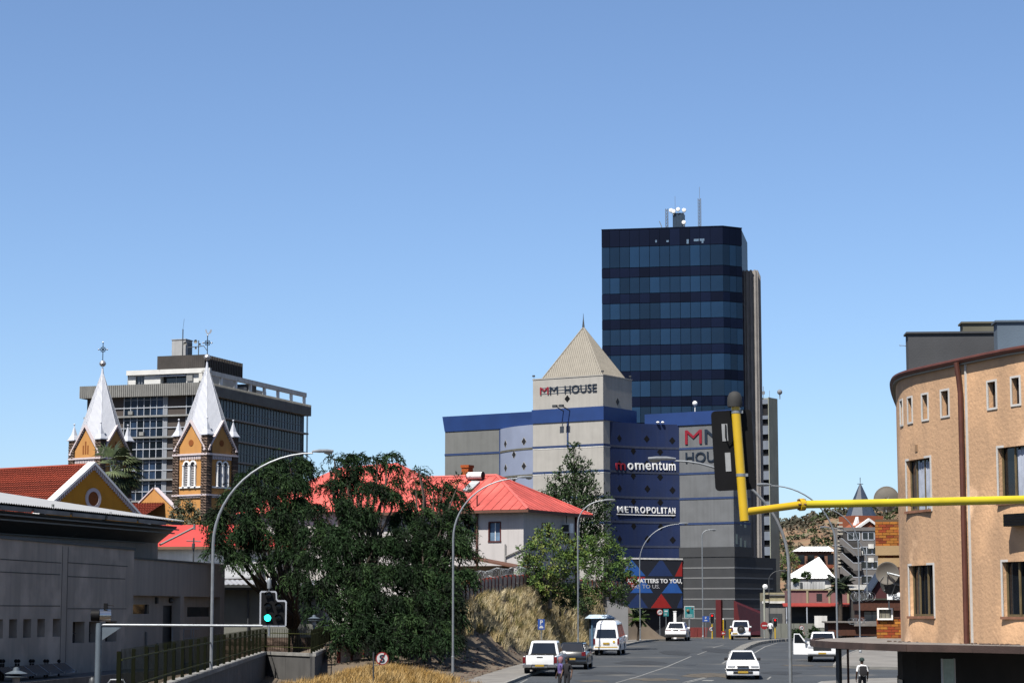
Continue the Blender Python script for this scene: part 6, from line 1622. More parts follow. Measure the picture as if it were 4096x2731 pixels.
t, c, zt_, u1 = hip('ridge_roof_house', 'two-storey brick house with long white roof between hill and pyramid roof', 3172, 2185, 420, -4, 3260, 2204, 165, -3, mat('brick_wall_far', (.20, .10, .07), .9, .2, 4), ridge=5, depth=8)
for k in range(4): block('window', GLASS_D, t, .9 + k * 1.9, 2.2 + k * 1.9, .42, .5, zt_ - 2.4, zt_ - .7)
MB().box(.3, u1 - .2, .1, .5, zt_ - 3.2, zt_ - 2.6).build('balcony_band', mat('red_band', (.22, .06, .03), .9), t)
# pale shed with mesh-like cladding
c = Fr(3160, 2325, 262, -5, -3.2)
ms = c.thing('mesh_shed', 'low pale shed clad in weathered grey sheets below the white pyramid roof', 'shed')
u1 = c.pl(3300, 2325)[0]; zt = c.pl(3160, 2325)[1]
for k in range(12): block('cladding_sheet', mat('weathered_sheet', (.36, .36, .355), .8, .15, 3, orand=.15), ms, u1 * k / 12 + .01, u1 * (k + 1) / 12 - .01, -.05 + .02 * (k % 2), .1, zt - 1.5, zt)
MB().box(.1, u1 - .1, .1, 5, 0, zt - .02).build('body', CONC, ms); ua = c.pl(3200, 2330)[0]; block('downpipe', STEEL_D, ms, ua, ua + .3, -.12, -.04, 0, zt - .1)
# ================================================================ pink row of shops with red awning and its cream neighbour
PNK = mat('pink_render', (.24, .115, .115), .9, .1, .6, .2, 20, streak=.15); CRM = mat('cream_render', (.34, .30, .19), .9, .1, 1, streak=.2)
c = Fr(3150, 2355, 240, -4, -3.1)
pk = c.thing('pink_shop_row', 'dusky pink single-storey shop row with red awning and cream pilasters', 'shop')
zt = c.pl(3150, 2360)[1]; u1 = c.pl(3500, 2360)[0]; za = c.pl(3150, 2416)[1]
MB().box(0, u1, 0, 8, za, zt).build('parapet_wall', PNK, pk)
MB().box(-.1, u1 + .1, -.15, .3, zt, zt + .14).build('coping', CRM, pk)
for px in (3229, 3317, 3392, 3480): u = c.pl(px, 2380)[0]; block('pilaster', CRM, pk, u - .11, u + .11, -.12, .05, za, zt)
for px in (3277, 3358): u = c.pl(px, 2390)[0]; block('vent_window', DARK, pk, u - .3, u + .3, -.03, .05, za + .35, zt - .35)
MB().hexa([(-.6, -2.2, za - .25), (u1, -2.2, za - .25), (u1, 0, za + .05), (-.6, 0, za + .05), (-.6, -2.2, za - .15), (u1, -2.2, za - .15), (u1, 0, za + .15), (-.6, 0, za + .15)]).build('awning', mat('red_awning', (.28, .03, .022), .7, .15, 2), pk)
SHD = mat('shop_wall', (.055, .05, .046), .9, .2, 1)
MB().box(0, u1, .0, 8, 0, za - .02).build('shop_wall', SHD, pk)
for px in (3195, 3262, 3330, 3400): u = c.pl(px, 2450)[0]; block('shop_door', DARK, pk, u - .7, u + .7, -.05, .1, 0, 2.3)
for px in (3142, 3223): u = c.pl(px, 2450)[0]; MB().tube([(u, -2.1, 0), (u, -2.1, za - .2)], .07, 6).build('awning_post', MULL, pk)
c = Fr(3052, 2370, 246, -4, -3.1)
cr = c.thing('cream_shop', 'small cream shop with moulded cornice between glass tower and pink shops', 'shop')
zt = c.pl(3052, 2369)[1]; u1 = c.pl(3147, 2370)[0]; zm = c.pl(3052, 2403)[1]
MB().box(0, u1, 0, 8, zm, zt).build('parapet_wall', CRM, cr); MB().box(-.1, u1, -.25, .2, zm - .25, zm + .0).build('cornice', WHITE_D, cr)
MB().box(-.05, u1, -.15, .1, zt - .35, zt - .2).build('cornice', CONC_D, cr); MB().box(0, u1, .05, 8, 0, zm - .02).build('shop_wall', CONC, cr)
u = c.pl(3103, 2450)[0]; block('door', STEEL_D, cr, u - .8, u + .7, -.02, .1, 0, 2.7)
c = Fr(3165, 2492, 226, -3, -3.0)
lw = c.thing('pale_boundary_wall', 'low grey-green wall in front of the shaded pink shops', 'wall')
u0, u1 = c.pl(3072, 2492)[0], c.pl(3330, 2492)[0]
for k in range(10): block('wall_panel', mat('grey_green_wall', (.17, .175, .15), .9, .12, 1), lw, u0 + (u1 - u0) * k / 10 + .02, u0 + (u1 - u0) * (k + 1) / 10 - .02, 0, .2, 0, c.pl(3165, 2492)[1])
for px in (3258,): u = c.pl(px, 2500)[0]; block('poster', WHITE_D, lw, u, u + 1.3, -.03, 0, 1.2, 2.4)
# ================================================================ low dark brick kiosk with flat roof, nearer
c = Fr(3312, 2487, 162, -3, -3.0)
kb_ = c.thing('brick_kiosk', 'low dark brick kiosk with flat roof across the side street', 'kiosk')
zt = c.pl(3312, 2489)[1]; u1 = c.pl(3512, 2489)[0] + 3; DBR = mat('dark_brick', (.075, .026, .014), .9, .25, 5, .3, 30)
zl = c.pl(3312, 2540)[1]
MB().box(0, u1, 0, 3, zl, zt).box(1.4, u1, .3, 3, 0, zl).build('wall', DBR, kb_)
MB().box(-.2, u1, -.3, 3, zt, zt + .1).build('roof', SLB, kb_); u = c.pl(3415, 2490)[0]; MB().box(u, u + 1.8, -.35, .4, zt - .25, zt + .1).build('roof_edge', SLB, kb_)
block('hatch', DARK, kb_, 1.9, 3.2, .2, .35, .5, zl); block('shelf_goods', mat('blue_grey_goods', (.12, .14, .22), .7, .4, 5), kb_, 1.95, 2.9, .16, .24, .75, 1.1)
c = Fr(3432, 2395, 178, -3, -2.9)
rb_ = c.thing('brick_parapet_shop', 'dark red brick shop parapet with mossy top behind the kiosk', 'shop')
zt = c.pl(3432, 2398)[1]; u1 = c.pl(3600, 2398)[0]; zl = c.pl(3432, 2440)[1]
MB().box(0, u1, 0, 4, zl, zt).box(.1, u1, .3, 4, 0, zl).build('wall', DBR, rb_); MB().box(-.1, u1, -.15, 4, zt, zt + .12).build('coping', mat('mossy_coping', (.05, .055, .04), .9, .3, 3), rb_)
MB().box(.5, 2.6, .2, .3, .2, zl - .1).build('window', GLASS_D, rb_)
c = Fr(3548, 2372, 172, -3, -2.9)
sg = c.thing('good_shop_sign', 'white sign board reading GOOD SHOP in black letters beside the satellite dishes', 'sign')
z0, z1 = c.pl(3548, 2397)[1], c.pl(3548, 2368)[1]; u1 = c.pl(3604, 2380)[0]
MB().box(0, u1, 0, .08, z0, z1).build('board', SIGNW, sg); MB().box(.1, .2, .08, .2, 0, z0).build('post', STEEL_D, sg)
lettering('GOOD', (z1 - z0) * .36, INK, sg, (.06, -.02, z0 + (z1 - z0) * .54), width=u1 * .66, ext=.01, bold=.01); lettering('SHOP', (z1 - z0) * .36, INK, sg, (u1 * .38, -.02, z0 + (z1 - z0) * .08), width=u1 * .62, ext=.01, bold=.01)
# dark red gabled house behind
c = Fr(3492, 2330, 215, -3, -3)
gh = c.thing('maroon_gabled_house', 'dark maroon gabled house behind the brick parapet shop', 'house')
zt = c.pl(3492, 2345)[1]; u1 = c.pl(3600, 2345)[0]; MB().prismv([(0, 0), (u1, 0), (u1, zt + 2.2), (u1 * .6, zt + 2.2), (0, zt - .3)], 0, 6).build('wall', mat('maroon_wall', (.06, .012, .014), .8), gh)
MB().hexa([(-.3, -.4, zt - .6), (u1 * .6, -.4, zt + 2.2), (u1 * .6, 6, zt + 2.2), (-.3, 6, zt - .6), (-.3, -.4, zt - .35), (u1 * .6, -.4, zt + 2.45), (u1 * .6, 6, zt + 2.45), (-.3, 6, zt - .35)]).build('roof', SLATE, gh)
# slatted pale roof
c = Fr(3398, 2340, 235, -3, -3)
sr = c.thing('slatted_roof_shed', 'shed with pale slatted roof beside the dark palm', 'shed')
u1 = c.pl(3484, 2340)[0]; z1 = c.pl(3398, 2336)[1]; z0 = c.pl(3398, 2356)[1]
for k in range(7): block('slat', WHITE_D, sr, 0, u1, k * .35, k * .35 + .22, z0 + (z1 - z0) * k / 7, z0 + (z1 - z0) * k / 7 + .06)
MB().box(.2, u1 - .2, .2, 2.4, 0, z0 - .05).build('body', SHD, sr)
# razor wire coils on the shops
for px, py, D, n, lab in ((3455, 2385, 176, 4, 'tangled razor wire coil on the brick parapet shop'), (3436, 2483, 160, 3, 'loose razor wire coil lying on the kiosk roof')):
    p = at(px, py, D); t = thing('razor_wire_coil', lab, 'razor wire', p)
    b = MB(); r = random.Random(px)
    for k in range(n * 3):
        a0 = r.uniform(0, 3); rad = r.uniform(.3, .55) * (1 if D > 170 else .6); cx_ = (k - n * 1.5) * .13
        b.tube([(cx_ + rad * math.cos(a) * math.cos(a0), rad * math.cos(a) * math.sin(a0), rad * math.sin(a) * .8) for a in [2 * math.pi * i / 14 for i in range(15)]], .014, 3)
    b.build('wire', GALV, t, fix=False)
# ================================================================ street lamps
LAMPG = mat('lamp_glass', (.5, .48, .40), .2, .1, 4)
def lamp(px, D, hx, hy, label, r0=.05, ground=None, lean=0.0, head=.75, dark=False):
    gz = zr(D) if ground is None else ground
    b0 = at(px, 2438, D); e = at(hx, hy, D); m = STEEL_D if dark else GALV
    t = thing('street_lamp', label, 'street lamp', (b0.x, D, gz), 0, 'curved street lamps along the road')
    dx = e.x - b0.x; s = 1 if dx > 0 else -1; zt = e.z - gz; rx = max(.3, abs(dx) - head * .55); rz = min(zt * .42, max(rx * .95, .6))
    pts = [(0, 0, 0), (0, 0, (zt - rz) * .5)] + [(s * rx * (1 - math.cos(a)), 0, zt - rz + rz * math.sin(a) * .985) for a in [math.pi / 2 * k / 14 for k in range(15)]]
    n = len(pts); MB().tube(pts, [r0 - (r0 - .03) * k / (n - 1) for k in range(n)], 8).build('pole', m, t, smooth=True)
    MB().lathe([(r0 * 1.9, 0), (r0 * 1.9, .25), (r0 * 1.3, .3), (r0 * 1.3, 1.2), (r0, 1.25)], (0, 0, 0), 8).build('pole_base', m, t)
    x0 = s * rx; hd = MB()
    hd.loft([[(x0 + s * head * q, y * w, zt + h_ * k) for y, h_ in ((-.09, -.03), (.09, -.03), (.11, .03), (.05, .09), (-.05, .09), (-.11, .03))] for q, w, k in ((-.05, .4, .5), (.1, .7, .7), (.3, 1.1, 1), (.7, 1.3, 1), (1.0, .7, .7))])
    h_ = hd.build('luminaire', m, t, smooth=True)
    MB().loft([[(x0 + s * head * q, y * w, zt - .035 + d) for y, d in ((-.08, 0), (.08, 0), (.03, -.07 * w), (-.03, -.07 * w))] for q, w in ((.55, .5), (.75, 1.1), (.95, .6))]).build('lens', LAMPG, h_)
    return t
lamp(848, 80, 1297, 1806, 'tall curved street lamp in front of the dark pepper trees and church', 0.062, zr(80) - .3)
lamp(1812, 112, 2104, 1909, 'curved street lamp whose arm crosses the faded red roof', 0.056)
lamp(2312, 146, 2440, 2000, 'curved street lamp between the green shrubs and the parked minibus', 0.050)
lamp(2560, 184, 2737, 2093, 'curved street lamp in front of the coloured hoarding', 0.046)
lamp(2811, 205, 2850, 2119, 'straight street lamp with short arm before the grey striped base wall', 0.053)
lamp(3158, 70, 2640, 1836, 'nearest curved street lamp on the road side, its head over the blue wall', 0.059, None, head=.85)
lamp(3347, 120, 3052, 1938, 'curved street lamp rising behind the brick kiosk', 0.053)
lamp(3438, 150, 3240, 2025, 'street lamp in front of the grey stair block, higher of two', 0.050)
lamp(3470, 190, 3296, 2108, 'street lamp in front of the grey stair block, lower of two', 0.050)
lamp(3440, 250, 3340, 2182, 'distant street lamp arm against the outside stairs', 0.050)
lamp(3077, 235, 3132, 2282, 'dark double-arm street lamp beside the cream shop', .05, dark=True)
# ================================================================ near traffic signal on a yellow gantry, seen from behind
YEL = mat('yellow_paint', (.62, .40, .012), .35, .08, 3, coat=.3); YEL2 = mat('yellow_arm_paint', (.60, .49, .02), .4, .15, 2, coat=.2, stain=((.36, .26, .03), 2.5, .6))
D = 30.0
p0 = at(2978, 2082, D); p1 = at(2942, 1627, D)
sg = thing('gantry_signal', 'black traffic signal seen from behind on a thick yellow overhead arm', 'traffic light', (0, 0, 0))
r_ = 37 * D / F / 2
MB().tube([p0, p1], r_, 18).build('drop_pole', YEL, sg, smooth=True)
MB().tube([p0, p0 - (p1 - p0).normalized() * .01], r_ * .98, 18).build('pole_end', BLACK, sg)
ja = p0.lerp(p1, .075); a1 = at(3205, 2017, D + .3); a2 = at(4096, 1998, D + 1.2); a3 = at(4420, 1990, D + 1.5)
MB().tube([ja, a1], r_ * .82, 16).build('arm_stub', YEL, sg, smooth=True); MB().tube([a1, at(3640, 2008, D + .7)], r_ * .86, 16).tube([at(3640, 2008, D + .7), a3], r_ * .95, 16).build('arm', YEL2, sg, smooth=True)
MB().tube([a1 - (a1 - ja).normalized() * .03, a1 + (a2 - a1).normalized() * .04], r_ * 1.35, 16).build('flange', YEL, sg)
for k in range(6):
    a = k * math.pi / 3; MB().tube([a1 + Vector((-.05, r_ * 1.15 * math.cos(a), r_ * 1.15 * math.sin(a))), a1 + Vector((.06, r_ * 1.15 * math.cos(a), r_ * 1.15 * math.sin(a)))], .012, 6).build('flange_bolt', RUST, sg)
MB().tube([a3, (a3.x, a3.y, zr(30) + 0.0)], .11, 14).build('mast', YEL2, sg, smooth=True)
def rrect(w, h, r, n=6):
    P = []
    for cx, cy, a0 in ((w / 2 - r, h / 2 - r, 0), (-w / 2 + r, h / 2 - r, 90), (-w / 2 + r, -h / 2 + r, 180), (w / 2 - r, -h / 2 + r, 270)):
        for k in range(n + 1): a = math.radians(a0 + 90 * k / n); P.append((cx + r * math.cos(a), cy + r * math.sin(a)))
    return P
bc = at(2750 + 497 / 2.7025, 1540 + 702 / 2.7025, D - .02 + .12)
tilt = math.atan2(42, 870)
bd = link('backboard', MB().prismv(rrect(440 / 2.7025 * D / F, 868 / 2.7025 * D / F, .06), 0, .02).mesh('backboard', BLACK), sg, bc, (0, -tilt, 0))
PLW = mat('pale_reflector', (.30, .31, .32), .5, .2, 5)
for cx_, cz_, w_, h_ in ((-.105, .25, .08, .24), (-.085, -.16, .075, .26)):
    link('reflector_strip', MB().box(cx_ - w_ / 2, cx_ + w_ / 2, -.006, 0, cz_ - h_ / 2, cz_ + h_ / 2).mesh('reflector_strip', PLW), bd)
link('cable_loop', MB().tube([(-.09, -.015, .36), (-.1, -.03, .18), (-.07, -.03, .09), (-.01, -.02, .12), (0, -.01, .2)], .01, 6).mesh('cable_loop', BLACK), bd)
for k, z_ in enumerate((.34, 0, -.34)):
    hs_ = link('lamp_housing', MB().lathe([(.13, .02), (.14, .2), (.145, .34), (.13, .34), (.12, .2)], (0, 0, z_), 16, 'y').mesh('lamp_housing', BLACK), bd)
hc = p1 + Vector((0, 0, .02))
MB().lathe([(.1, 0), (.105, .06), (.1, .13), (.075, .19), (.03, .215)], p1 + Vector((-.01, 0, -.0)), 16).build('cap', mat('grey_cap', (.03, .03, .03), .8, .2, 4), sg, smooth=True)
for t_ in (.955, .40):
    q = p0.lerp(p1, t_); MB().lathe([(r_ * 1.06, -.02), (r_ * 1.06, .02)], q, 16).box(q.x + r_ * .9, q.x + r_ * 1.5, q.y - .03, q.y + .03, q.z - .02, q.z + .02).build('strap', GALV, sg)
# ================================================================ far-left traffic signal with green light
D = 70.0
gm = at(396, 2490, D); zg = zr(D) - .2
ls = thing('green_traffic_signal', 'traffic signal with stepped white-edged backboard showing a green light', 'traffic light', (gm.x, D, zg))
L0 = Vector((gm.x, D, zg)); zt = gm.z - zg
BLG = mat('blue_grey_paint', (.13, .16, .19), .4, .1, 3, metal=.2)
MB().tube([(0, 0, 1.05), (0, 0, zt)], .1, 14).build('mast', BLG, ls, smooth=True); MB().tube([(0, 0, 0), (0, 0, 1.05)], .11, 14).build('mast_base', YEL, ls, smooth=True)
ae = at(1050, 2502, D) - L0; ab = at(410, 2498, D) - L0
MB().tube([(0, 0, ab.z - .02), ab, ae], .045, 10).build('arm', GALV, ls, smooth=True); MB().prismv([(.08, ab.z - .05), (.75, ab.z - .05), (.08, ab.z - .5)], -.01, .01).build('gusset', BLG, ls)
c7 = 3.476
def q7_(x, y): p = at(900 + x / c7, 2280 + y / c7, D - .05) - L0; return (p.x, p.z)
out = [(500, 285), (700, 285), (720, 310), (722, 395), (740, 412), (835, 412), (858, 440), (852, 765), (830, 783), (500, 780), (477, 760), (482, 310)]
inn = [(510, 308), (690, 308), (700, 320), (703, 405), (730, 435), (825, 435), (835, 448), (830, 750), (820, 760), (510, 757), (498, 745), (503, 318)]
bb_ = MB().prismv([q7_(*p) for p in out], -.02, .02).build('backboard', mat('reflective_border', (.36, .38, .42), .5, .1, 5), ls)
bi = MB().prismv([q7_(*p) for p in inn], -.03, -.02).build('black_face', BLACK, bb_)
for bx_ in (at(900, 2280, D - .05),): pass
GRN = mat('green_light', (.0, .25, .18), .4, emit=((.02, .9, .62), 2.2)); OFFL = mat('unlit_lens', (.012, .012, .012), .3)
for (x, y, lit) in ((605, 345, 0), (598, 500, 0), (592, 660, 1), (745, 500, 0), (745, 660, 0)):
    u, z_ = q7_(x, y); rl = 46 / c7 * D / F
    MB().lathe([(rl, 0), (rl * .9, -.025), (.01, -.04)], (u, -.03, z_), 20, 'y').build('green_lens' if lit else 'lens', GRN if lit else OFFL, bb_)
    hd = MB()
    for k in range(8):
        a0, a1_ = math.pi * (.08 + .84 * k / 8), math.pi * (.08 + .84 * (k + 1) / 8); R_ = rl * 1.12
        hd.hexa([(u + R_ * math.cos(a), y_, z_ + R_ * math.sin(a) + d_) for d_ in (0, .012) for a, y_ in ((a0, -.03), (a1_, -.03), (a1_, -.2), (a0, -.2))])
    hd.build('hood', BLACK, bb_)
u, z_ = q7_(610, 260); MB().tube([(u, 0, z_ - .08), (u, 0, z_ + .05)], .02, 6).lathe([(.06, .0), (.07, .18), (.05, .3), (.02, .34)], (u, 0, z_ + .02), 10).build('top_cap', GALV, ls, smooth=True)
u, z_ = q7_(610, 800); MB().tube([(u, .0, z_ + .1), (u, .0, z_ - .25)], .03, 8).build('drop_stub', GALV, ls)
# shiny drum-shaped hood at the mast head
k5 = 3.6375
dz = at(0, 2300 + 580 / k5, D).z - L0.z; xa, xb = at(1330 / k5, 2460, D).x - L0.x, at(1600 / k5, 2460, D).x - L0.x; rr_ = 82 / k5 * D / F
CHR = mat('polished_drum', (.55, .56, .57), .18, .05, 2, metal=.95)
MB().tube([(xa + .25, 0, dz), (xb, .1, dz)], rr_, 24).build('drum', CHR, ls, smooth=True); MB().tube([(xa, -.02, dz), (xa + .26, 0, dz)], rr_ * 1.03, 24).build('drum_hood', BLACK, ls, smooth=True)
MB().box(xb - .2, xb - .08, -.05, .05, dz + rr_, dz + rr_ + .2).tube([(xb - .14, 0, dz + rr_ + .15), (xb + .12, 0, dz + rr_ + .12)], .012, 4).build('aerial', BLACK, ls)
# ================================================================ signs
SW = mat('sign_face_white', (.45, .45, .45), .5, .06, 3); SR = mat('sign_face_red', (.22, .012, .012), .5, .08, 3); SBL = mat('sign_face_blue', (.015, .06, .26), .5, .08, 3); STE = mat('sign_face_teal', (.015, .17, .18), .5, .15, 3)
def post_sign(name, label, px, ytop, D, gz=None, r=.03, m=GALV, group=None):
    p = at(px, ytop, D); g_ = zr(D) + .12 if gz is None else gz
    t = thing(name, label, 'sign', (p.x, D, g_), 0, group); MB().tube([(0, 0, 0), (0, 0, p.z - g_)], r, 8).build('post', m, t); return t, p.z - g_
D = 98.0; gx = at(1500, 2700, D).x
t, h_ = post_sign('no_stopping_sign', 'round red-rimmed no stopping sign with crossed-out S above dry grass', 1494, 2606, D, H(gx, D) - .05, .035, STEEL_D)
cx_ = at(1529, 2632, D).x - t.location.x; cz_ = at(1529, 2632, D).z - t.location.z; R = 25.5 * D / F
dsc = MB().lathe([(R, 0), (R, .02)], (cx_, -.05, cz_), 28, 'y').build('rim', SR, t); MB().lathe([(R * .84, 0), (R * .84, .01)], (cx_, -.057, cz_), 28, 'y').build('face', SW, dsc)
a = math.radians(60); dx, dz_ = R * .85 * math.cos(a), R * .85 * math.sin(a); nx, nz = -math.sin(a) * .035, math.cos(a) * .035
MB().prismv([(cx_ - dx - nx, cz_ - dz_ - nz), (cx_ + dx - nx, cz_ + dz_ - nz), (cx_ + dx + nx, cz_ + dz_ + nz), (cx_ - dx + nx, cz_ - dz_ + nz)], -.068, -.058).build('bar', SR, dsc)
lettering('S', R * 1.15, INK, dsc, (cx_ - R * .42, -.07, cz_ - R * .57), width=R * .84, ext=.003, bold=.012)
MB().tube([(0, -.02, cz_ - R), (cx_, -.03, cz_ - R * .95)], .015, 5).build('bracket', STEEL_D, t)
D = 128.0
t, h_ = post_sign('parking_sign', 'blue parking sign with white P and car on the pavement by the bank', 2165, 2475, D)
MB().box(-.2, .2, -.05, -.03, h_ - .6, h_).build('plate', SBL, t); lettering('P', .24, SW, t, (-.07, -.06, h_ - .3), ext=.004, bold=.01)
MB().box(-.12, .12, -.058, -.05, h_ - .52, h_ - .44).prismv([(-.09, h_ - .44), (.09, h_ - .44), (.06, h_ - .37), (-.06, h_ - .37)], -.058, -.05).build('car_symbol', SW, t)
D = 205.0
t, h_ = post_sign('parking_sign', 'small blue parking sign fixed beside the straight street lamp post', 2823, 2463, D)
MB().box(-.32, .32, -.05, -.03, h_ - .52, h_).build('plate', SBL, t); lettering('P', .2, SW, t, (-.07, -.06, h_ - .26), ext=.004, bold=.01); block('car_symbol', SW, t, -.14, .14, -.06, -.05, h_ - .44, h_ - .36)
def disc_sign(px, py, D, rp, label, face, post=True, base=None, arrow=0):
    t, h_ = post_sign('round_sign', label, px, py - rp, D) 
    R = rp * D / F; r_ = MB().lathe([(R, 0), (R, .03)], (0, -.08, h_ - R), 20, 'y').build('rim', SR, t); MB().lathe([(R * .8, 0), (R * .8, .01)], (0, -.09, h_ - R), 20, 'y').build('face', face, r_)
    b = MB()
    if arrow == 1: b.tube([(-R * .4, -.1, h_ - R * 1.4), (-R * .3, -.1, h_ - R * .9), (R * .1, -.1, h_ - R * .75), (R * .5, -.1, h_ - R * .85)], R * .1, 4); b.prismv([(R * .2, h_ - R * .5), (R * .65, h_ - R * .85), (R * .2, h_ - R * 1.2)], -.11, -.1); b.build('symbol', INK, r_)
    elif arrow == 2: b.box(-R * .6, R * .6, -.11, -.1, h_ - R * 1.14, h_ - R * .86); b.build('symbol', SW, r_)
    elif arrow == 3: b.tube([(-R * .3, -.1, h_ - R * 1.4), (-R * .3, -.1, h_ - R * .8), (0, -.1, h_ - R * .6), (R * .3, -.1, h_ - R * .8), (R * .3, -.1, h_ - R * 1.2)], R * .1, 4); b.build('symbol', INK, r_)
    return t
disc_sign(2639, 2447, 206, 12, 'round no right turn sign beside the small teal route sign', SW, arrow=1)
disc_sign(2845, 2514, 207, 9.5, 'small round no turn sign on the yellow signal post', SW, arrow=1)
disc_sign(3057, 2500, 213, 15, 'red round no entry sign at the dark shopfront corner', SR, arrow=2)
disc_sign(3206, 2510, 208, 10, 'round no right turn sign behind the white pickup', SW, arrow=1)
disc_sign(3207, 2532, 206, 10, 'round no u-turn sign just above the open pickup door', SW, arrow=3)
D = 206
t, h_ = post_sign('route_sign', 'small teal route sign beside the round no right turn sign', 2664, 2435, D)
MB().box(-.24, .24, -.06, -.03, h_ - .65, h_).build('plate', STE, t); lettering('B3', .16, SW, t, (-.14, -.07, h_ - .55), ext=.004); block('panel', SW, t, -.15, .15, -.066, -.06, h_ - .25, h_ - .12)
D = 212
p = at(2757, 2422, D); q = at(2777, 2471, D); x0 = at(2737, 2440, D).x
t = thing('advertising_sign', 'teal advertising panel on a post at the crossing', 'billboard', (p.x, D, zr(D)))
h1, h0 = p.z - zr(D), q.z - zr(D); w_ = q.x - p.x
MB().box(-w_ * 1.0, w_, -.12, .12, h0, h1).build('frame', SW, t); MB().box(-w_ * .9, w_ * .9, -.14, -.12, h0 + .07, h1 - .07).build('poster', STE, t)
MB().ball((-w_ * .3, -.15, (h0 + h1) / 2 + .12), .16, 8).build('picture', mat('poster_brown', (.2, .11, .05), .7), t); MB().ball((w_ * .55, -.15, h1 - .22), .07, 6).build('picture', SR, t); MB().tube([(0, 0, 0), (0, 0, h0)], .08, 8).build('post', GALV, t)
for k in range(3): block('poster_line', SW, t, -w_ * .6, w_ * .6, -.145, -.14, h0 + .12 + .1 * k, h0 + .15 + .1 * k)
D = 208
for px, yt, yb, lab in ((2845, 2452, 2490, 'traffic light glowing red at the crossing before the striped wall'), (3097, 2470, 2505, 'traffic light on a yellow post beside the walking man')):
    p = at(px + 3, yt, D); q = at(px, yb, D)
    t = thing('crossing_signal', lab, 'traffic light', (p.x, D, zr(D))); h1, h0 = p.z - zr(D), q.z - zr(D)
    MB().tube([(0, .05, 0), (0, .05, h1)], .06, 8).build('post', YEL, t)
    bd = MB().prismv([(x + .0, z + (h1 + h0) / 2) for x, z in rrect(.42, h1 - h0, .07)], -.06, 0).build('backboard', mat('thin_border', (.3, .31, .33), .5), t); MB().prismv([(x, z + (h1 + h0) / 2) for x, z in rrect(.36, h1 - h0 - .07, .06)], -.08, -.06).build('face', BLACK, bd)
    for k in range(3): MB().lathe([(.085, 0), (.085, .02)], (0, -.1, h1 - .2 - .27 * k), 12, 'y').build('lens', mat('red_light', (.3, .0, .0), .4, emit=((.9, .01, .01), .8)) if k == 0 else OFFL, bd)
p = at(2893, 2475, D); t = thing('side_signal', 'traffic light seen from the side on a thin yellow post', 'traffic light', (p.x, D, zr(D)))
h1 = p.z - zr(D); MB().tube([(0, 0, 0), (0, 0, h1)], .05, 8).build('post', YEL, t); MB().box(.12, .25, -.1, .1, h1 - .95, h1 - .1).build('housing', BLACK, t); MB().ball((0, 0, h1), .07, 6).build('cap', WHITE, t)
p = at(2893, 2531, D - 1); t = thing('arrow_sign', 'small red sign with white arrow at the foot of the signal post', 'sign', (p.x, D - 1, zr(D))); h_ = p.z - zr(D)
MB().box(-.2, .2, -.03, 0, h_ - .18, h_ + .2).build('plate', SR, t); MB().prismv([(-.14, h_), (-.02, h_ + .11), (-.02, h_ + .04), (.14, h_ + .04), (.14, h_ - .04), (-.02, h_ - .04), (-.02, h_ - .11)], -.04, -.03).build('arrow', SW, t); MB().tube([(0, .02, 0), (0, .02, h_ - .1)], .04, 6).build('post', YEL, t)
p = at(2925, 2565, 207); t = thing('yellow_litter_bin', 'yellow litter bin beside the four-wheel drive with spare wheel', 'bin', (p.x, 207, zr(207)))
MB().loft([[(sx * w_, sy * w_, z_) for sx, sy in ((-1, -1), (1, -1), (1, 1), (-1, 1))] for z_, w_ in ((0, .2), (.75, .22), (.8, .24), (.9, .2))]).build('body', YEL, t); MB().box(-.14, .14, -.25, -.2, .5, .65).build('slot', BLACK, t)
p = at(2785, 2553, 212); t = thing('red_skip', 'dull red metal skip between the white car and lamp post', 'skip', (p.x, 212, zr(212)))
MB().loft([[(sx * 1.05 * w_, sy * .7, z_) for sx, sy in ((-1, -1), (1, -1), (1, 1), (-1, 1))] for z_, w_ in ((.12, .9), (.95, 1.0), (1.0, 1.03), (1.05, 1.0))]).build('tub', mat('dull_red', (.16, .022, .018), .7, .2, 3), t)
for x in (-.7, 0, .7): block('rib', mat('dull_red', (.16, .022, .018)), t, x - .04, x + .04, -.76, -.7, .15, .98)
p = at(2699, 2445, 204); t = thing('white_pillar', 'narrow white pillar standing behind the white car', 'pillar', (p.x, 204, zr(204))); h1 = p.z - zr(204)
MB().box(-.13, .13, -.13, .13, 0, h1).build('shaft', WHITE, t); MB().box(-.16, .16, -.16, .16, h1, h1 + .06).build('cap', WHITE, t)
# garden lanterns with disc hoods
for px, py, D, gz, lab in ((65, 2680, 88, -4.6, 'garden lantern with flat disc hood before the solar panels'), (1256, 2465, 116, -3.2, 'garden lantern with flat disc hood standing behind the fence corner')):
    p = at(px, py, D); t = thing('garden_lantern', lab, 'lantern', (p.x, D, gz), 0, 'garden lanterns'); h_ = p.z - gz
    k = 1.0 if px > 100 else 1.35
    MB().tube([(0, 0, 0), (0, 0, h_ - .45 * k)], .05 * k, 8).build('post', BLG, t); MB().lathe([(.1 * k, h_ - .45 * k), (.12 * k, h_ - .2 * k)], (0, 0, 0), 12).build('glass', mat('lantern_glass', (.3, .31, .32), .3), t)
    MB().lathe([(.32 * k, h_ - .2 * k), (.33 * k, h_ - .18 * k), (.05 * k, h_ - .1 * k)], (0, 0, 0), 20).lathe([(.32 * k, h_ - .1 * k), (.33 * k, h_ - .085 * k), (.1 * k, h_), (.08 * k, h_ + .08 * k), (.02, h_ + .1 * k)], (0, 0, 0), 20).build('hood', BLG, t)
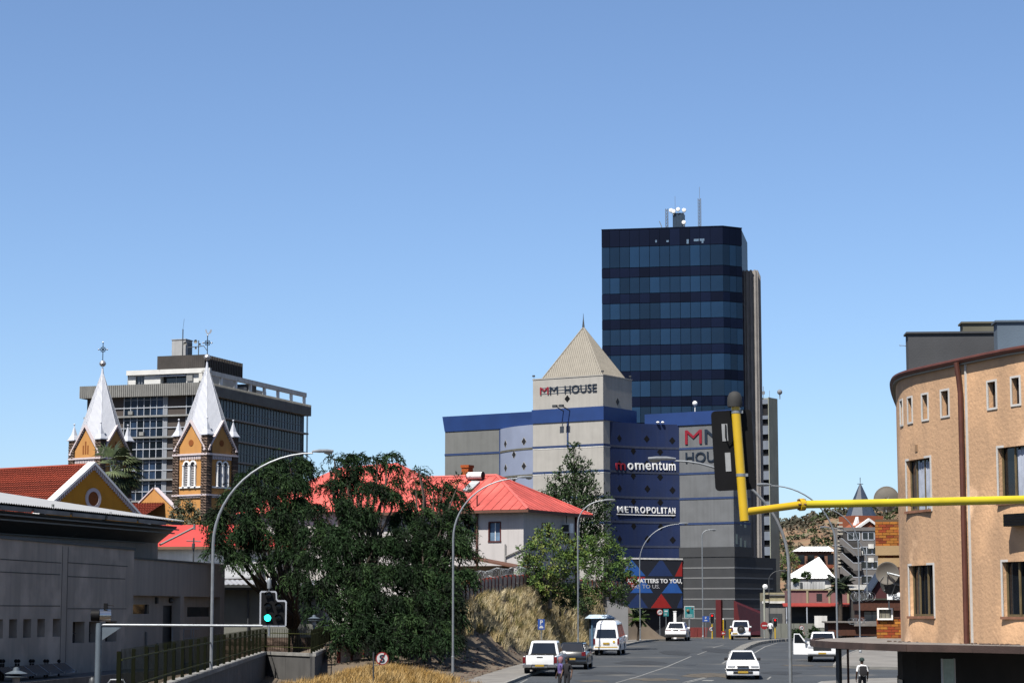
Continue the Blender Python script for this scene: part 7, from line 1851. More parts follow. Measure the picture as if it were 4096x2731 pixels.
# things cut by the lower edge of the frame: rail hoop and bin
p = at(467, 2722, 72); t = thing('rail_hoop', 'rounded grey steel hoop by the foot of the signal mast', 'railing', (p.x, 72, zr(72)))
h_ = p.z - zr(72) + .04; MB().tube([(-.27, 0, 0), (-.27, 0, h_ - .1), (-.2, 0, h_), (.2, 0, h_), (.27, 0, h_ - .1), (.27, 0, 0)], .03, 8).build('tube', GALV, t, smooth=True)
p = at(370, 2706, 74); t = thing('bollard_bin', 'small domed dark bin beside the signal mast', 'bin', (p.x, 74, zr(74) - .1)); h_ = p.z - zr(74) + .1
MB().lathe([(.12, 0), (.12, h_ - .25), (.13, h_ - .2), (.1, h_ - .05), (.04, h_)], (0, 0, 0), 14).build('body', STEEL_D, t, smooth=True)
# white dish-shaped lamp by the cream shop
p = at(3060, 2345, 230); t = thing('floodlight_post', 'white round floodlight on a tall pale post beside the cream shop', 'floodlight', (p.x - .1, 230, zr(230)))
h_ = p.z - zr(230); MB().tube([(0, 0, 0), (0, 0, h_)], .1, 8).build('post', mat('pale_post', (.35, .36, .3), .7), t); MB().lathe([(.05, -.08), (.27, 0), (.27, .04), (.05, .1)], (.1, -.1, h_), 14, 'y').build('lamp', WHITE, t)
for k in (.8, 1.6): block('speaker_box', BLACK, t, .12, .5, -.2, .2, h_ - k - .5, h_ - k - .05)
# ================================================================ vehicles
CARW = mat('car_white', (.70, .71, .72), .3, .03, 2, coat=.6); CARD = mat('car_dark', (.012, .014, .018), .25, .1, 2, coat=.7)
TYRE = mat('tyre', (.016, .016, .016), .85, .2, 6); RIM = mat('wheel_rim', (.35, .36, .37), .35, .1, 5, metal=.7); CGL = mat('car_glass', (.010, .012, .016), .06, .2, 2, spec=.6)
TRIM = mat('black_trim', (.016, .016, .018), .6, .15, 5); CHROME = mat('chrome', (.62, .63, .65), .15, .05, 3, metal=.9); TAIL = mat('tail_light', (.13, .008, .012), .2, .15, 5, coat=.5); HEADL = mat('head_light', (.42, .44, .47), .12, .1, 4, coat=.8)
PLATE = mat('yellow_plate', (.42, .27, .03), .5, .1, 8); SEAT = mat('car_interior', (.02, .02, .022), .9)
def bev(mb, off, seg=2):
    me = mb.mesh('tmp', TRIM); b = bmesh.new(); b.from_mesh(me)
    bmesh.ops.remove_doubles(b, verts=b.verts, dist=1e-5)
    es = [e for e in b.edges if len(e.link_faces) == 2 and e.calc_face_angle(0) > .25]
    bmesh.ops.bevel(b, geom=es, offset=off, segments=seg, affect='EDGES', profile=.6, clamp_overlap=True)
    b.to_mesh(me); b.free(); me.materials.clear(); return me
def put(me, name, m, t, smooth=True):
    me.materials.append(m)
    if smooth:
        me.polygons.foreach_set('use_smooth', [True] * len(me.polygons))
        try: me.set_sharp_from_angle(angle=math.radians(35))
        except Exception: pass
    return link(name, me, t)
def hull(prof, w0, w1=None, zmid=None):
    """side profile (x,z) pushed out to the flanks, a little narrower at the top"""
    b = MB(); zs = [p[1] for p in prof]; zt, zb = max(zs), min(zs)
    def hw(z): return w0 if w1 is None else w0 + (w1 - w0) * max(0, (z - (zmid or (zb + zt) / 2)) / (zt - (zmid or (zb + zt) / 2) + 1e-6))
    b.prismv([], 0, 0) if False else None
    L_ = b.pts([(x, hw(z), z) for x, z in prof]); R_ = b.pts([(x, -hw(z), z) for x, z in prof]); b.face(L_); b.face(R_[::-1])
    for i in range(len(prof)): j = (i + 1) % len(prof); b.face((L_[i], R_[i], R_[j], L_[j]))
    return b
def inset(q, l, r, bt, tp, off):
    """pane inside quad q = (bl, br, tr, tl); margins as fractions; pushed out along its normal"""
    q = [Vector(p) for p in q]; n = (q[1] - q[0]).cross(q[3] - q[0]).normalized() * off
    def P(u, v): return (q[0].lerp(q[1], u)).lerp(q[3].lerp(q[2], u), v)
    a = [P(l, bt), P(1 - r, bt), P(1 - r, 1 - tp), P(l, 1 - tp)]
    return MB().hexa([p - n * 2 for p in a] + [p + n for p in a])
def wheel(t, x, y, r, wd):
    s = 1 if y > 0 else -1
    w_ = link('wheel', MB().lathe([(r * .62, -wd / 2), (r * .93, -wd / 2), (r, -wd * .3), (r, wd * .3), (r * .93, wd / 2), (r * .62, wd / 2)], (0, 0, 0), 20, 'y').mesh('wheel', TYRE, True), t, (x, y, r))
    b = MB().lathe([(r * .62, 0), (r * .6, s * .03), (r * .15, s * .05), (.02, s * .05)], (0, s * wd * .38, 0), 16, 'y')
    for k in range(6): a = k * math.pi / 3; b.box(-.02, .02, s * wd * .42, s * wd * .5, 0, 0) if False else b.tube([(r * .12 * math.cos(a), s * wd * .46, r * .12 * math.sin(a)), (r * .58 * math.cos(a), s * wd * .46, r * .58 * math.sin(a))], .03, 4)
    link('rim', b.mesh('rim', RIM), w_)
def car(name, label, cat, px, D, head, S, col=CARW, xoff=0):
    p = at(px, 2600, D); gz = zr(D) + .005
    sl_ = math.atan2(zr(D + 2) - zr(D - 2), 4) * (1 if math.cos(head) > 0 else -1)
    t = thing(name, label, cat, (p.x, D, gz), math.pi / 2 - head); t.rotation_euler = (0, -sl_, math.pi / 2 - head)
    W = S['W']; body = put(bev(hull(S['low'], W, W * .95, .75), .06, 2), 'body', col, t)
    c = S['cab']; bf, br, tf, tr, zb, zt, wb, wt = c      # bottom/top front & rear x, z, half widths
    B = [Vector((br, -wb, zb)), Vector((bf, -wb, zb)), Vector((bf, wb, zb)), Vector((br, wb, zb))]; T = [Vector((tr, -wt, zt)), Vector((tf, -wt, zt)), Vector((tf, wt, zt)), Vector((tr, wt, zt))]
    put(bev(MB().hexa(B + T), .09, 3), 'cabin', col, t)
    inset((B[1], B[2], T[2], T[1]), .07, .07, .1, .12, .012).build('windscreen', CGL, t)
    inset((B[3], B[0], T[0], T[3]), *S.get('rear', (.09, .09, .12, .14)), .012).build('rear_window', CGL, t)
    for i, (q, flip) in enumerate((((B[0], B[1], T[1], T[0]), 0), ((B[2], B[3], T[3], T[2]), 1))):
        for (u0, u1) in S.get('side', ((.06, .48), (.52, .93))):
            if flip: u0, u1 = 1 - u1, 1 - u0
            inset(q, u0, 1 - u1, .12, .14, .012).build('side_window', CGL, t)
    r = S['r']
    for x in S['ax']:
        for s in (-1, 1):
            wheel(t, x, s * (W - .11), r, .22)
            MB().lathe([(r * 1.16, -.01), (r * 1.16, .012)], (x, s * W * .985, r * 1.05), 20, 'y').build('wheel_arch', TRIM, t)
    for s in (-1, 1):
        mx = bf - .35 if bf > 0 else bf - .3
        put(bev(MB().box(mx - .06, mx + .08, s * (wb + .05) - .1, s * (wb + .05) + .1, zb + .02, zb + .17), .03, 2), 'mirror', S.get('mirror', col), t)
    return t, S
def lamp_block(t, nm, m, x, y0, y1, z0, z1, d=.03): return put(bev(MB().box(x - d, x + d, y0, y1, z0, z1), .02, 1), nm, m, t)
HD = math.atan(.136)
# white double-cab pickup parked at the kerb
PK = dict(W=.92, low=[(-2.6, .55), (-2.62, 1.05), (-.75, 1.06), (-.7, 1.08), (1.05, 1.08), (1.2, 1.1), (2.35, 1.0), (2.6, .85), (2.62, .45), (2.3, .35), (-2.3, .42)], cab=(1.15, -.95, .35, -.75, 1.05, 1.8, .85, .68), r=.39, ax=(-1.55, 1.65), side=((.04, .46), (.5, .95)))
def pickup(name, label, px, D, head):
    t, S = car(name, label, 'pickup truck', px, D, head, PK)
    tg = put(bev(MB().box(-2.655, -2.59, -.74, .74, .62, 1.1), .02, 2), 'tailgate', CARW, t); MB().box(-2.67, -2.65, -.16, .16, .98, 1.03).build('handle', TRIM, tg)
    MB().box(-2.632, -2.6, -.785, .785, .57, 1.085).build('tailgate_seam', TRIM, t); MB().box(-2.5, -1.0, -.76, .76, 1.0, 1.085).build('load_bed', TRIM, t); MB().box(-1.0, -.96, -.7, .7, 1.06, 1.14).build('cab_seam', TRIM, t)
    for s in (-1, 1):
        lamp_block(t, 'tail_light', TAIL, -2.62, s * .83 - .085, s * .83 + .085, .68, 1.02)
        lamp_block(t, 'head_light', HEADL, 2.55, s * .70 - .17, s * .70 + .17, .82, .99, .06)
    put(bev(MB().box(-2.78, -2.6, -.9, -.42, .46, .62).box(-2.78, -2.6, .42, .9, .46, .62).box(-2.74, -2.6, -.42, .42, .44, .56), .02, 1), 'rear_bumper', CHROME, t)
    block('number_plate', PLATE, t, -2.79, -2.77, -.24, .24, .52, .62); MB().box(-2.5, 2.4, -.8, .8, .34, .5).build('chassis', TRIM, t)
    MB().box(2.58, 2.66, -.55, .55, .72, .95).build('grille', TRIM, t); put(bev(MB().box(2.5, 2.72, -.88, .88, .48, .68), .05, 2), 'front_bumper', CARW, t); block('number_plate', PLATE, t, 2.725, 2.74, -.24, .24, .5, .6)
    return t
pickup('parked_pickup', 'white double-cab pickup parked at the kerb, seen from behind', 2183, 119, HD)
# dark hatchback
HB_ = dict(W=.87, low=[(-1.95, .35), (-2.0, .7), (-1.9, .98), (1.0, .98), (1.75, .86), (1.98, .7), (2.0, .35), (1.6, .25), (-1.6, .25)], cab=(1.15, -1.85, .45, -1.45, .95, 1.5, .8, .6), r=.31, ax=(-1.25, 1.25), mirror=CARD)
t, S = car('dark_hatchback', 'dark hatchback parked in front of the white pickup', 'car', 2300, 127, HD, HB_, CARD)
for s in (-1, 1): lamp_block(t, 'tail_light', TAIL, -1.95, s * .7 - .12, s * .7 + .12, .75, .98)
block('number_plate', PLATE, t, -2.03, -2.0, -.24, .24, .55, .65); put(bev(MB().box(-2.08, -1.9, -.84, .84, .32, .55), .05, 2), 'rear_bumper', CARD, t)
# white minibus taxi
VN = dict(W=.87, low=[(-2.35, .4), (-2.42, .75), (-2.4, 1.15), (1.9, 1.15), (2.3, .95), (2.42, .6), (2.4, .35), (2.0, .3), (-2.0, .32)], cab=(2.15, -2.41, 1.15, -2.18, 1.1, 2.2, .86, .66), r=.34, ax=(-1.45, 1.35), rear=(.09, .09, .06, .42), side=((.05, .28), (.31, .62), (.66, .95)))
t, S = car('minibus_taxi', 'white high-roofed minibus taxi parked at the kerb beyond the dark car', 'minibus', 2441, 151, HD + .02, VN)
put(bev(MB().hexa([(-2.18, -.66, 2.17), (1.0, -.66, 2.17), (1.0, .66, 2.17), (-2.18, .66, 2.17), (-2.0, -.5, 2.32), (.7, -.5, 2.32), (.7, .5, 2.32), (-2.0, .5, 2.32)]), .08, 3), 'high_roof', CARW, t)
for s in (-1, 1): lamp_block(t, 'tail_light', TAIL, -2.42, s * .81 - .06, s * .81 + .06, .72, 1.12)
put(bev(MB().box(-2.52, -2.36, -.86, .86, .38, .58), .05, 2), 'rear_bumper', CARW, t); block('yellow_stripe', YEL, t, -2.53, -2.515, -.78, .78, .53, .59); block('number_plate', PLATE, t, -2.45, -2.43, -.22, .22, .74, .86)
MB().lathe([(.08, 0), (.08, .02)], (-2.45, -.52, .92), 12, 'x').build('sticker', YEL, t); MB().box(-2.2, -2.15, -.18, .12, 2.02, 2.06).build('brake_light', TAIL, t)
# white estate-type SUV at the crest, driving away
SV = dict(W=.93, low=[(-2.25, .45), (-2.3, .8), (-2.2, 1.05), (.95, 1.05), (1.9, .98), (2.25, .8), (2.3, .4), (1.9, .3), (-1.9, .32)], cab=(1.05, -2.2, .35, -1.7, 1.0, 1.62, .86, .64), r=.36, ax=(-1.4, 1.45))
t, S = car('white_suv', 'white sport utility car at the crest with slim tail lights', 'car', 2712, 193, .16, SV)
for s in (-1, 1): lamp_block(t, 'tail_light', TAIL, -2.24, s * .62 - .26, s * .62 + .26, .9, 1.0)
block('number_plate', TRIM, t, -2.29, -2.26, -.24, .24, .88, .98); put(bev(MB().box(-2.36, -2.2, -.9, .9, .38, .58), .05, 2), 'rear_bumper', TRIM, t); put(bev(MB().box(-2.34, -2.25, -.9, .9, .58, .74), .03, 2), 'bumper_top', CARW, t)
# white 4x4 with spare wheel on its back door
RV = dict(W=.88, low=[(-1.85, .45), (-1.9, .9), (-1.86, 1.1), (.85, 1.1), (1.75, 1.0), (2.0, .85), (2.05, .4), (1.6, .3), (-1.6, .32)], cab=(.95, -1.87, .3, -1.72, 1.05, 1.72, .82, .68), r=.35, ax=(-1.2, 1.3))
t, S = car('four_wheel_drive', 'white four-wheel drive with black spare wheel on its back door', 'car', 2964, 199, .10, RV)
for s in (-1, 1): lamp_block(t, 'tail_light', TAIL, -1.9, s * .78 - .08, s * .78 + .08, .75, 1.1)
sp_ = MB().lathe([(.05, -.1), (.2, -.09), (.24, -.12), (.34, -.1), (.35, .08), (.05, .1)], (-1.98, -.02, .95), 20, 'x').build('spare_wheel', TYRE, t, smooth=True); MB().lathe([(.05, -.02), (.18, 0), (.18, .02)], (-2.1, -.02, .95), 12, 'x').build('wheel_cover', STEEL_D, sp_)
put(bev(MB().box(-2.0, -1.85, -.86, .86, .4, .62), .05, 2), 'rear_bumper', CARW, t); block('number_plate', PLATE, t, -2.02, -2.0, .3, .75, .5, .62)
# white saloon coming towards us
SD = dict(W=.85, low=[(-2.1, .3), (-2.15, .7), (-2.05, .92), (-1.2, .95), (.85, .93), (1.6, .82), (2.0, .7), (2.1, .55), (2.08, .28), (1.6, .2), (-1.6, .22)], cab=(.95, -1.55, .2, -.95, .9, 1.4, .79, .55), r=.3, ax=(-1.25, 1.3), mirror=TRIM)
t, S = car('oncoming_saloon', 'white saloon car driving towards the camera in the middle of the road', 'car', 2968, 115, math.pi + HD - .05, SD)
for s in (-1, 1): lamp_block(t, 'head_light', HEADL, 2.02, s * .6 - .2, s * .6 + .2, .6, .72, .07)
MB().box(2.06, 2.12, -.3, .3, .62, .7).build('grille', TRIM, t); put(bev(MB().box(1.98, 2.18, -.84, .84, .46, .56), .03, 2), 'bumper_strip', TRIM, t); put(bev(MB().box(1.96, 2.15, -.83, .83, .22, .46), .04, 2), 'front_bumper', CARW, t)
MB().box(2.14, 2.17, -.5, .5, .3, .42).build('air_intake', TRIM, t); block('number_plate', PLATE, t, 2.17, 2.19, -.26, .26, .33, .44)
for s in (-1, 1): MB().lathe([(.12, 0), (.13, .2), (.08, .3)], (-.1, s * .35, .95), 10).build('seat_back', SEAT, t)
# white pickup with its driver's door open
t = pickup('open_door_pickup', 'white pickup facing the camera with its front door open', 3293, 139, math.pi + HD + .03)
dr = link('open_door', MB().box(-.95, 0, -.03, .03, .42, 1.1).mesh('open_door', CARW), t, (1.1, -.93, 0), (0, 0, math.radians(72)))
MB().hexa([(-.95, -.02, 1.1), (-.03, -.02, 1.1), (-.03, .02, 1.1), (-.95, .02, 1.1), (-.9, -.02, 1.72), (-.55, -.02, 1.72), (-.55, .02, 1.72), (-.9, .02, 1.72)]).build('door_frame', CARW, dr)
MB().hexa([(-.88, -.03, 1.13), (-.16, -.03, 1.13), (-.16, .03, 1.13), (-.88, .03, 1.13), (-.86, -.03, 1.66), (-.56, -.03, 1.66), (-.56, .03, 1.66), (-.86, .03, 1.66)]).build('door_glass', CGL, dr)
put(bev(MB().box(-.16, .0, -.2, -.04, 1.08, 1.26), .03, 2), 'door_mirror', CHROME, dr); MB().box(-.85, -.7, .03, .05, .92, .96).build('handle', CHROME, dr)
for s in (-.5, .5): MB().tube([(-.4, s, 1.82), (.2, s, 1.82)], .02, 5).build('roof_rail', TRIM, t)
# scooter in the shade under the canopy
p = at(3580, 2690, 86); t = thing('parked_scooter', 'scooter with white fairing parked in deep shade under the canopy', 'scooter', (p.x, 86, zr(86) + .14), math.radians(-70))
wheel(t, .6, .001, .26, .12); wheel(t, -.6, .001, .26, .12)
put(bev(MB().hexa([(-.75, -.16, .4), (-.1, -.14, .35), (-.1, .14, .35), (-.75, .16, .4), (-.8, -.14, .75), (-.1, -.13, .72), (-.1, .13, .72), (-.8, .14, .75)]), .05, 2), 'body', TRIM, t)
put(bev(MB().hexa([(.3, -.18, .3), (.5, -.16, .3), (.5, .16, .3), (.3, .18, .3), (.2, -.2, 1.0), (.36, -.16, 1.02), (.36, .16, 1.02), (.2, .2, 1.0)]), .04, 2), 'fairing', CARW, t)
MB().tube([(.25, -.32, 1.05), (.28, 0, 1.0), (.25, .32, 1.05)], .025, 6).build('handlebar', TRIM, t); MB().box(-.1, .35, -.13, .13, .28, .34).build('footboard', TRIM, t); lamp_block(t, 'head_light', HEADL, .4, -.08, .08, .88, .98)
# ================================================================ people
def person(label, px, D, head, shirt, trousers, skin, hair, cap=None, pose='walk', h=1.74, gz=None, bag=None, scarf=None):
    p = at(px, 2600, D); g_ = zr(D) + .005 if gz is None else gz
    t = thing('person', label, 'person', (p.x, D, g_), head)
    k = h / 1.74
    st = .16 if pose == 'walk' else .04
    # joints: x forward, y left, z up
    V = {'pel': (0, 0, .94), 'wai': (0, 0, 1.08), 'che': (.01, 0, 1.30), 'nec': (0, 0, 1.46), 'nk2': (.01, 0, 1.53), 'hd0': (.02, 0, 1.60), 'hd1': (.02, 0, 1.70),
         'hl': (0, .1, .90), 'kl': (st * .8 + .02, .1, .50), 'al': (st * .6, .1, .09), 'tl': (st * .6 + .16, .11, .04), 'hr': (0, -.1, .90), 'kr': (-st * .2 + .03, -.1, .50), 'ar': (-st * 1.3, -.1, .10), 'tr': (-st * 1.3 + .15, -.11, .04),
         'sl': (0, .18, 1.41), 'el': (-.06, .25, 1.14), 'wl': (.04, .26, .90), 'fl': (.06, .26, .80), 'sr': (0, -.18, 1.41), 'er': (-.02, -.25, 1.14), 'wr': (.10, -.26, .92), 'fr': (.12, -.26, .82)}
    R = {'pel': (.155, .12), 'wai': (.145, .105), 'che': (.165, .115), 'nec': (.085, .08), 'nk2': (.055, .06), 'hd0': (.085, .1), 'hd1': (.08, .095), 'hl': (.09, .095), 'kl': (.062, .065), 'al': (.045, .05), 'tl': (.04, .03), 'hr': (.09, .095), 'kr': (.062, .065), 'ar': (.045, .05), 'tr': (.04, .03),
         'sl': (.07, .07), 'el': (.048, .048), 'wl': (.032, .034), 'fl': (.03, .04), 'sr': (.07, .07), 'er': (.048, .048), 'wr': (.032, .034), 'fr': (.03, .04)}
    E = [('pel', 'wai'), ('wai', 'che'), ('che', 'nec'), ('nec', 'nk2'), ('nk2', 'hd0'), ('hd0', 'hd1'), ('pel', 'hl'), ('hl', 'kl'), ('kl', 'al'), ('al', 'tl'), ('pel', 'hr'), ('hr', 'kr'), ('kr', 'ar'), ('ar', 'tr'), ('che', 'sl'), ('sl', 'el'), ('el', 'wl'), ('wl', 'fl'), ('che', 'sr'), ('sr', 'er'), ('er', 'wr'), ('wr', 'fr')]
    b = bmesh.new(); L = b.verts.layers.skin.new(); vs_ = {}
    for n, c in V.items():
        v = b.verts.new(Vector(c) * k); v[L].radius = (R[n][0] * k, R[n][1] * k); v[L].use_root = (n == 'pel'); vs_[n] = v
    for a, c in E: b.edges.new((vs_[a], vs_[c]))
    me = bpy.data.meshes.new('body'); b.to_mesh(me); b.free()
    o = bpy.data.objects.new('body_tmp', me); COL.objects.link(o); o.modifiers.new('s', 'SKIN'); sd = o.modifiers.new('d', 'SUBSURF'); sd.levels = 2; sd.render_levels = 2
    bpy.context.view_layer.update(); m2 = bpy.data.meshes.new_from_object(o.evaluated_get(bpy.context.evaluated_depsgraph_get())); bpy.data.objects.remove(o)
    m2.materials.clear()
    for m in (mat('skin_%s' % skin, {'dark': (.06, .032, .02), 'mid': (.12, .065, .04)}[skin], .6), shirt, trousers, BLACK): m2.materials.append(m)
    for f_ in m2.polygons:
        c = f_.center / k; ay = abs(c.y)
        if c.z < .1: i = 3
        elif ay > .2 and c.z < 1.18: i = 0
        elif c.z < .98: i = 2
        elif c.z > 1.49: i = 0
        else: i = 1
        f_.material_index = i; f_.use_smooth = True
    body = link('body', m2, t)
    # fingers as short tapered chains rooted in each hand
    fb = MB()
    for s, w_ in ((1, 'fl'), (-1, 'fr')):
        c = Vector(V[w_]) * k
        for j in range(4): fb.tube([c + Vector(((j - 1.5) * .018, 0, -.02)), c + Vector(((j - 1.5) * .02 + .01, -s * .01, -.075 + abs(j - 1.5) * .006)), c + Vector(((j - 1.5) * .02 + .015, -s * .025, -.105 + abs(j - 1.5) * .01))], [.011, .009, .007], 5)
        fb.tube([c + Vector((.035, 0, .02)), c + Vector((.06, -s * .01, -.02)), c + Vector((.065, -s * .02, -.045))], [.012, .01, .008], 5)
    fb.build('fingers', m2.materials[0], t, smooth=True)
    hm = MB(); hc = Vector((.0, 0, 1.665)) * k
    if cap: 
        hm.lathe([(.112, -.02), (.115, .03), (.1, .08), (.05, .12), (.01, .125)], (hc.x + .01, 0, hc.z), 14); hm.build('cap', cap, t, smooth=True); MB().box(hc.x + .08, hc.x + .2, -.07, .07, hc.z - .02, hc.z).build('cap_peak', cap, t)
    elif scarf: hm.lathe([(.09, -.16), (.12, -.06), (.125, .02), (.1, .09), (.04, .13), (.01, .13)], (hc.x - .015, 0, hc.z), 14); hm.build('headscarf', scarf, t, smooth=True)
    else: hm.lathe([(.08, -.07), (.108, -.01), (.11, .04), (.09, .09), (.04, .115), (.01, .12)], (hc.x - .015, 0, hc.z), 14); hm.build('hair', hair, t, smooth=True)
    fc = MB(); fz = 1.645 * k; fx = .118 * k
    fc.ball((fx + .004, .032, fz + .02), .011, 6).ball((fx + .004, -.032, fz + .02), .011, 6); fc.build('eyes', mat('eye', (.3, .29, .27), .3), t)
    MB().prismu([(-.014, fz - .03), (.014, fz - .03), (0, fz + .02)], fx - .01, fx + .022).build('nose', m2.materials[0], t); MB().box(fx - .01, fx + .006, -.025, .025, fz - .062, fz - .05).build('mouth', mat('lip', (.08, .03, .025), .6), t)
    if bag: put(bev(MB().box(-.27, -.1, -.16, .16, 1.0 * k, 1.42 * k), .06, 2), 'backpack', bag, t)
    return t
SHW = mat('shirt_white', (.62, .62, .62), .85, .08, 6); SHP_ = mat('shirt_purple', (.12, .09, .26), .85, .15, 6); SHD_ = mat('shirt_dark', (.018, .017, .02), .9); TRD = mat('trousers_dark', (.012, .012, .016), .9); TRB = mat('trousers_navy', (.02, .028, .05), .9); HAIR = mat('hair_black', (.008, .007, .006), .8)
person('man in dark vest over white sleeves walking on the side street under the canopy', 3447, 97, math.radians(95), SHW, TRD, 'dark', HAIR, cap=mat('cap_green', (.012, .03, .028), .8), bag=SHD_)
person('woman with pink headscarf and purple top standing by the parked pickup', 2241, 101, math.radians(200), SHP_, TRD, 'dark', HAIR, scarf=mat('scarf_pink', (.30, .15, .17), .9), pose='stand', h=1.6)
person('bareheaded person in dark clothes standing beside the woman with headscarf', 2268, 100.5, math.radians(-120), SHD_, TRD, 'mid', HAIR, pose='stand', h=1.62)
person('man in white shirt and navy trousers walking across the far crossing', 3097 - 14, 199, math.radians(60), SHW, TRB, 'dark', HAIR)
# ================================================================ trees and plants
BARK = mat('bark', (.055, .042, .032), .95, .3, 6, .6, 20); BARK_P = mat('pale_branch', (.20, .17, .13), .9, .2, 6)
PEP = [mat('pepper_leaf_%d' % i, c, .75, .35, 5, spec=.12) for i, c in enumerate(((.005, .014, .004), (.010, .026, .007), (.003, .007, .002), (.022, .045, .013)))]
def leafquad(mb, p, d, up, ln, wd):
    s = d.cross(up)
    if s.length < 1e-4: s = Vector((1, 0, 0))
    s = s.normalized() * (wd / 2); i = mb.pts([p, p + d * (ln * .45) + s, p + d * ln, p + d * (ln * .45) - s]); mb.face(i)
def limb_path(a, c, r, wob=.15):
    a, c = Vector(a), Vector(c); n = 5
    return [a.lerp(c, k / n) + Vector((r.uniform(-wob, wob), r.uniform(-wob, wob), r.uniform(-wob, wob) * .5)) * (1 if 0 < k < n else 0) for k in range(n + 1)]
def weeping_tree(label, base, lobes, seed, n_spray, dens=1.0, group='weeping pepper trees beside the street'):
    """pepper tree: limbs to each lobe, and hanging sprays of narrow leaves"""
    r = random.Random(seed); t = thing('pepper_tree', label, 'tree', base, 0, group); B = Vector(base)
    tr = MB(); fork = Vector((r.uniform(-.3, .3), 0, 2.0)); tr.tube([(0, 0, -.3), (.05, 0, .9), fork], [.42, .33, .28], 9)
    for (c, rad) in lobes:
        c = Vector(c) - B; tr.tube(limb_path(fork, c, r, .3), [.2, .16, .12, .09, .06, .03], 6)
    tr.build('trunk', BARK, t, smooth=True)
    mb = MB(); tot = sum(rad ** 2 for _, rad in lobes)
    for (c, rad) in lobes:
        c = Vector(c) - B; n = int(n_spray * rad ** 2 / tot); ncl = max(5, int(9 * rad)); per = max(3, n // ncl)
        for _ in range(ncl):
            d = Vector((r.gauss(0, 1), r.gauss(0, 1), r.gauss(.1, .9))).normalized(); kk = r.uniform(.15, .88); cc = c + Vector((d.x, d.y, d.z * .9)) * rad * kk; tone = r.choice((0, 1, 1, 3, 2))
            for _ in range(per):
                p = cc + Vector((r.gauss(0, .24), r.gauss(0, .24), r.gauss(0, .2))) * rad * .75; v = Vector((d.x * .6 + .2 + r.gauss(0, .3), d.y * .6 + r.gauss(0, .3), .25)).normalized()
                step = r.uniform(.10, .17); m_ = r.randrange(5, 11); mb.cur = tone if r.random() < .7 else r.choice((0, 1, 2))
                for j in range(m_):
                    for q in range(2):
                        dv = (v + Vector((r.gauss(0, .5), r.gauss(0, .5), r.gauss(-.1, .4)))).normalized(); leafquad(mb, p, dv, Vector((r.gauss(0, 1), r.gauss(0, 1), r.gauss(0, 1))), r.uniform(.09, .34) * dens, r.uniform(.03, .085) * dens)
                    p = p + v * step; v = (v + Vector((.05, 0, -.42))).normalized()
    mb.build('crown', PEP, t, fix=False); return t
def LB(px, py, D, rpx): p = at(px, py, D); return (p, rpx * D / F)
T1 = [LB(945, 1981, 134, 38), LB(989, 1917, 135, 40), LB(1048, 1894, 135, 38), LB(1106, 1864, 136, 36), LB(1157, 1850, 136, 31), LB(1196, 1843, 136, 29), LB(1207, 1891, 136, 27), LB(1191, 1944, 136, 36), LB(1138, 1928, 134, 55), LB(1069, 1965, 133, 61), LB(979, 2034, 132, 61), LB(894, 2066, 131, 50), LB(851, 2108, 131, 31), LB(1159, 2018, 134, 57), LB(1095, 2077, 131, 65), LB(1000, 2119, 130, 61), LB(915, 2151, 130, 55), LB(878, 2204, 130, 36), LB(957, 2230, 129, 38), LB(1170, 2130, 131, 63), LB(1074, 2172, 130, 46), LB(1159, 2225, 129, 53), LB(1191, 2299, 128, 42), LB(1032, 2252, 129, 25)]
weeping_tree('broad weeping pepper tree nearest the church, branches over the cottage roof', (at(1190, 2500, 135).x, 135, -3.2), T1, 1, 4200)
T2 = [LB(1318, 1880, 128, 25), LB(1337, 1833, 128, 27), LB(1382, 1835, 128, 29), LB(1430, 1830, 128, 27), LB(1456, 1880, 127, 36), LB(1509, 1843, 127, 27), LB(1549, 1820, 127, 27), LB(1562, 1870, 127, 25), LB(1568, 1928, 127, 25), LB(1552, 1981, 126, 38), LB(1323, 1939, 127, 36), LB(1387, 1917, 127, 53), LB(1477, 1960, 126, 57), LB(1286, 2029, 127, 36), LB(1350, 2034, 126, 63), LB(1456, 2077, 125, 76), LB(1260, 2098, 127, 38), LB(1297, 2140, 125, 70), LB(1392, 2172, 124, 80), LB(1499, 2183, 124, 76), LB(1265, 2246, 124, 65), LB(1350, 2289, 123, 76), LB(1456, 2299, 122, 76), LB(1265, 2358, 122, 57), LB(1371, 2395, 121, 72), LB(1488, 2395, 121, 67), LB(1297, 2437, 120, 53), LB(1414, 2480, 120, 53), LB(1329, 2512, 119, 44), LB(1445, 2543, 118, 47), LB(1382, 2565, 118, 42), LB(1499, 2501, 119, 47)]
weeping_tree('tallest dark pepper tree at the centre of the group', (at(1440, 2600, 123).x, 123, -3.3), T2, 2, 5200)
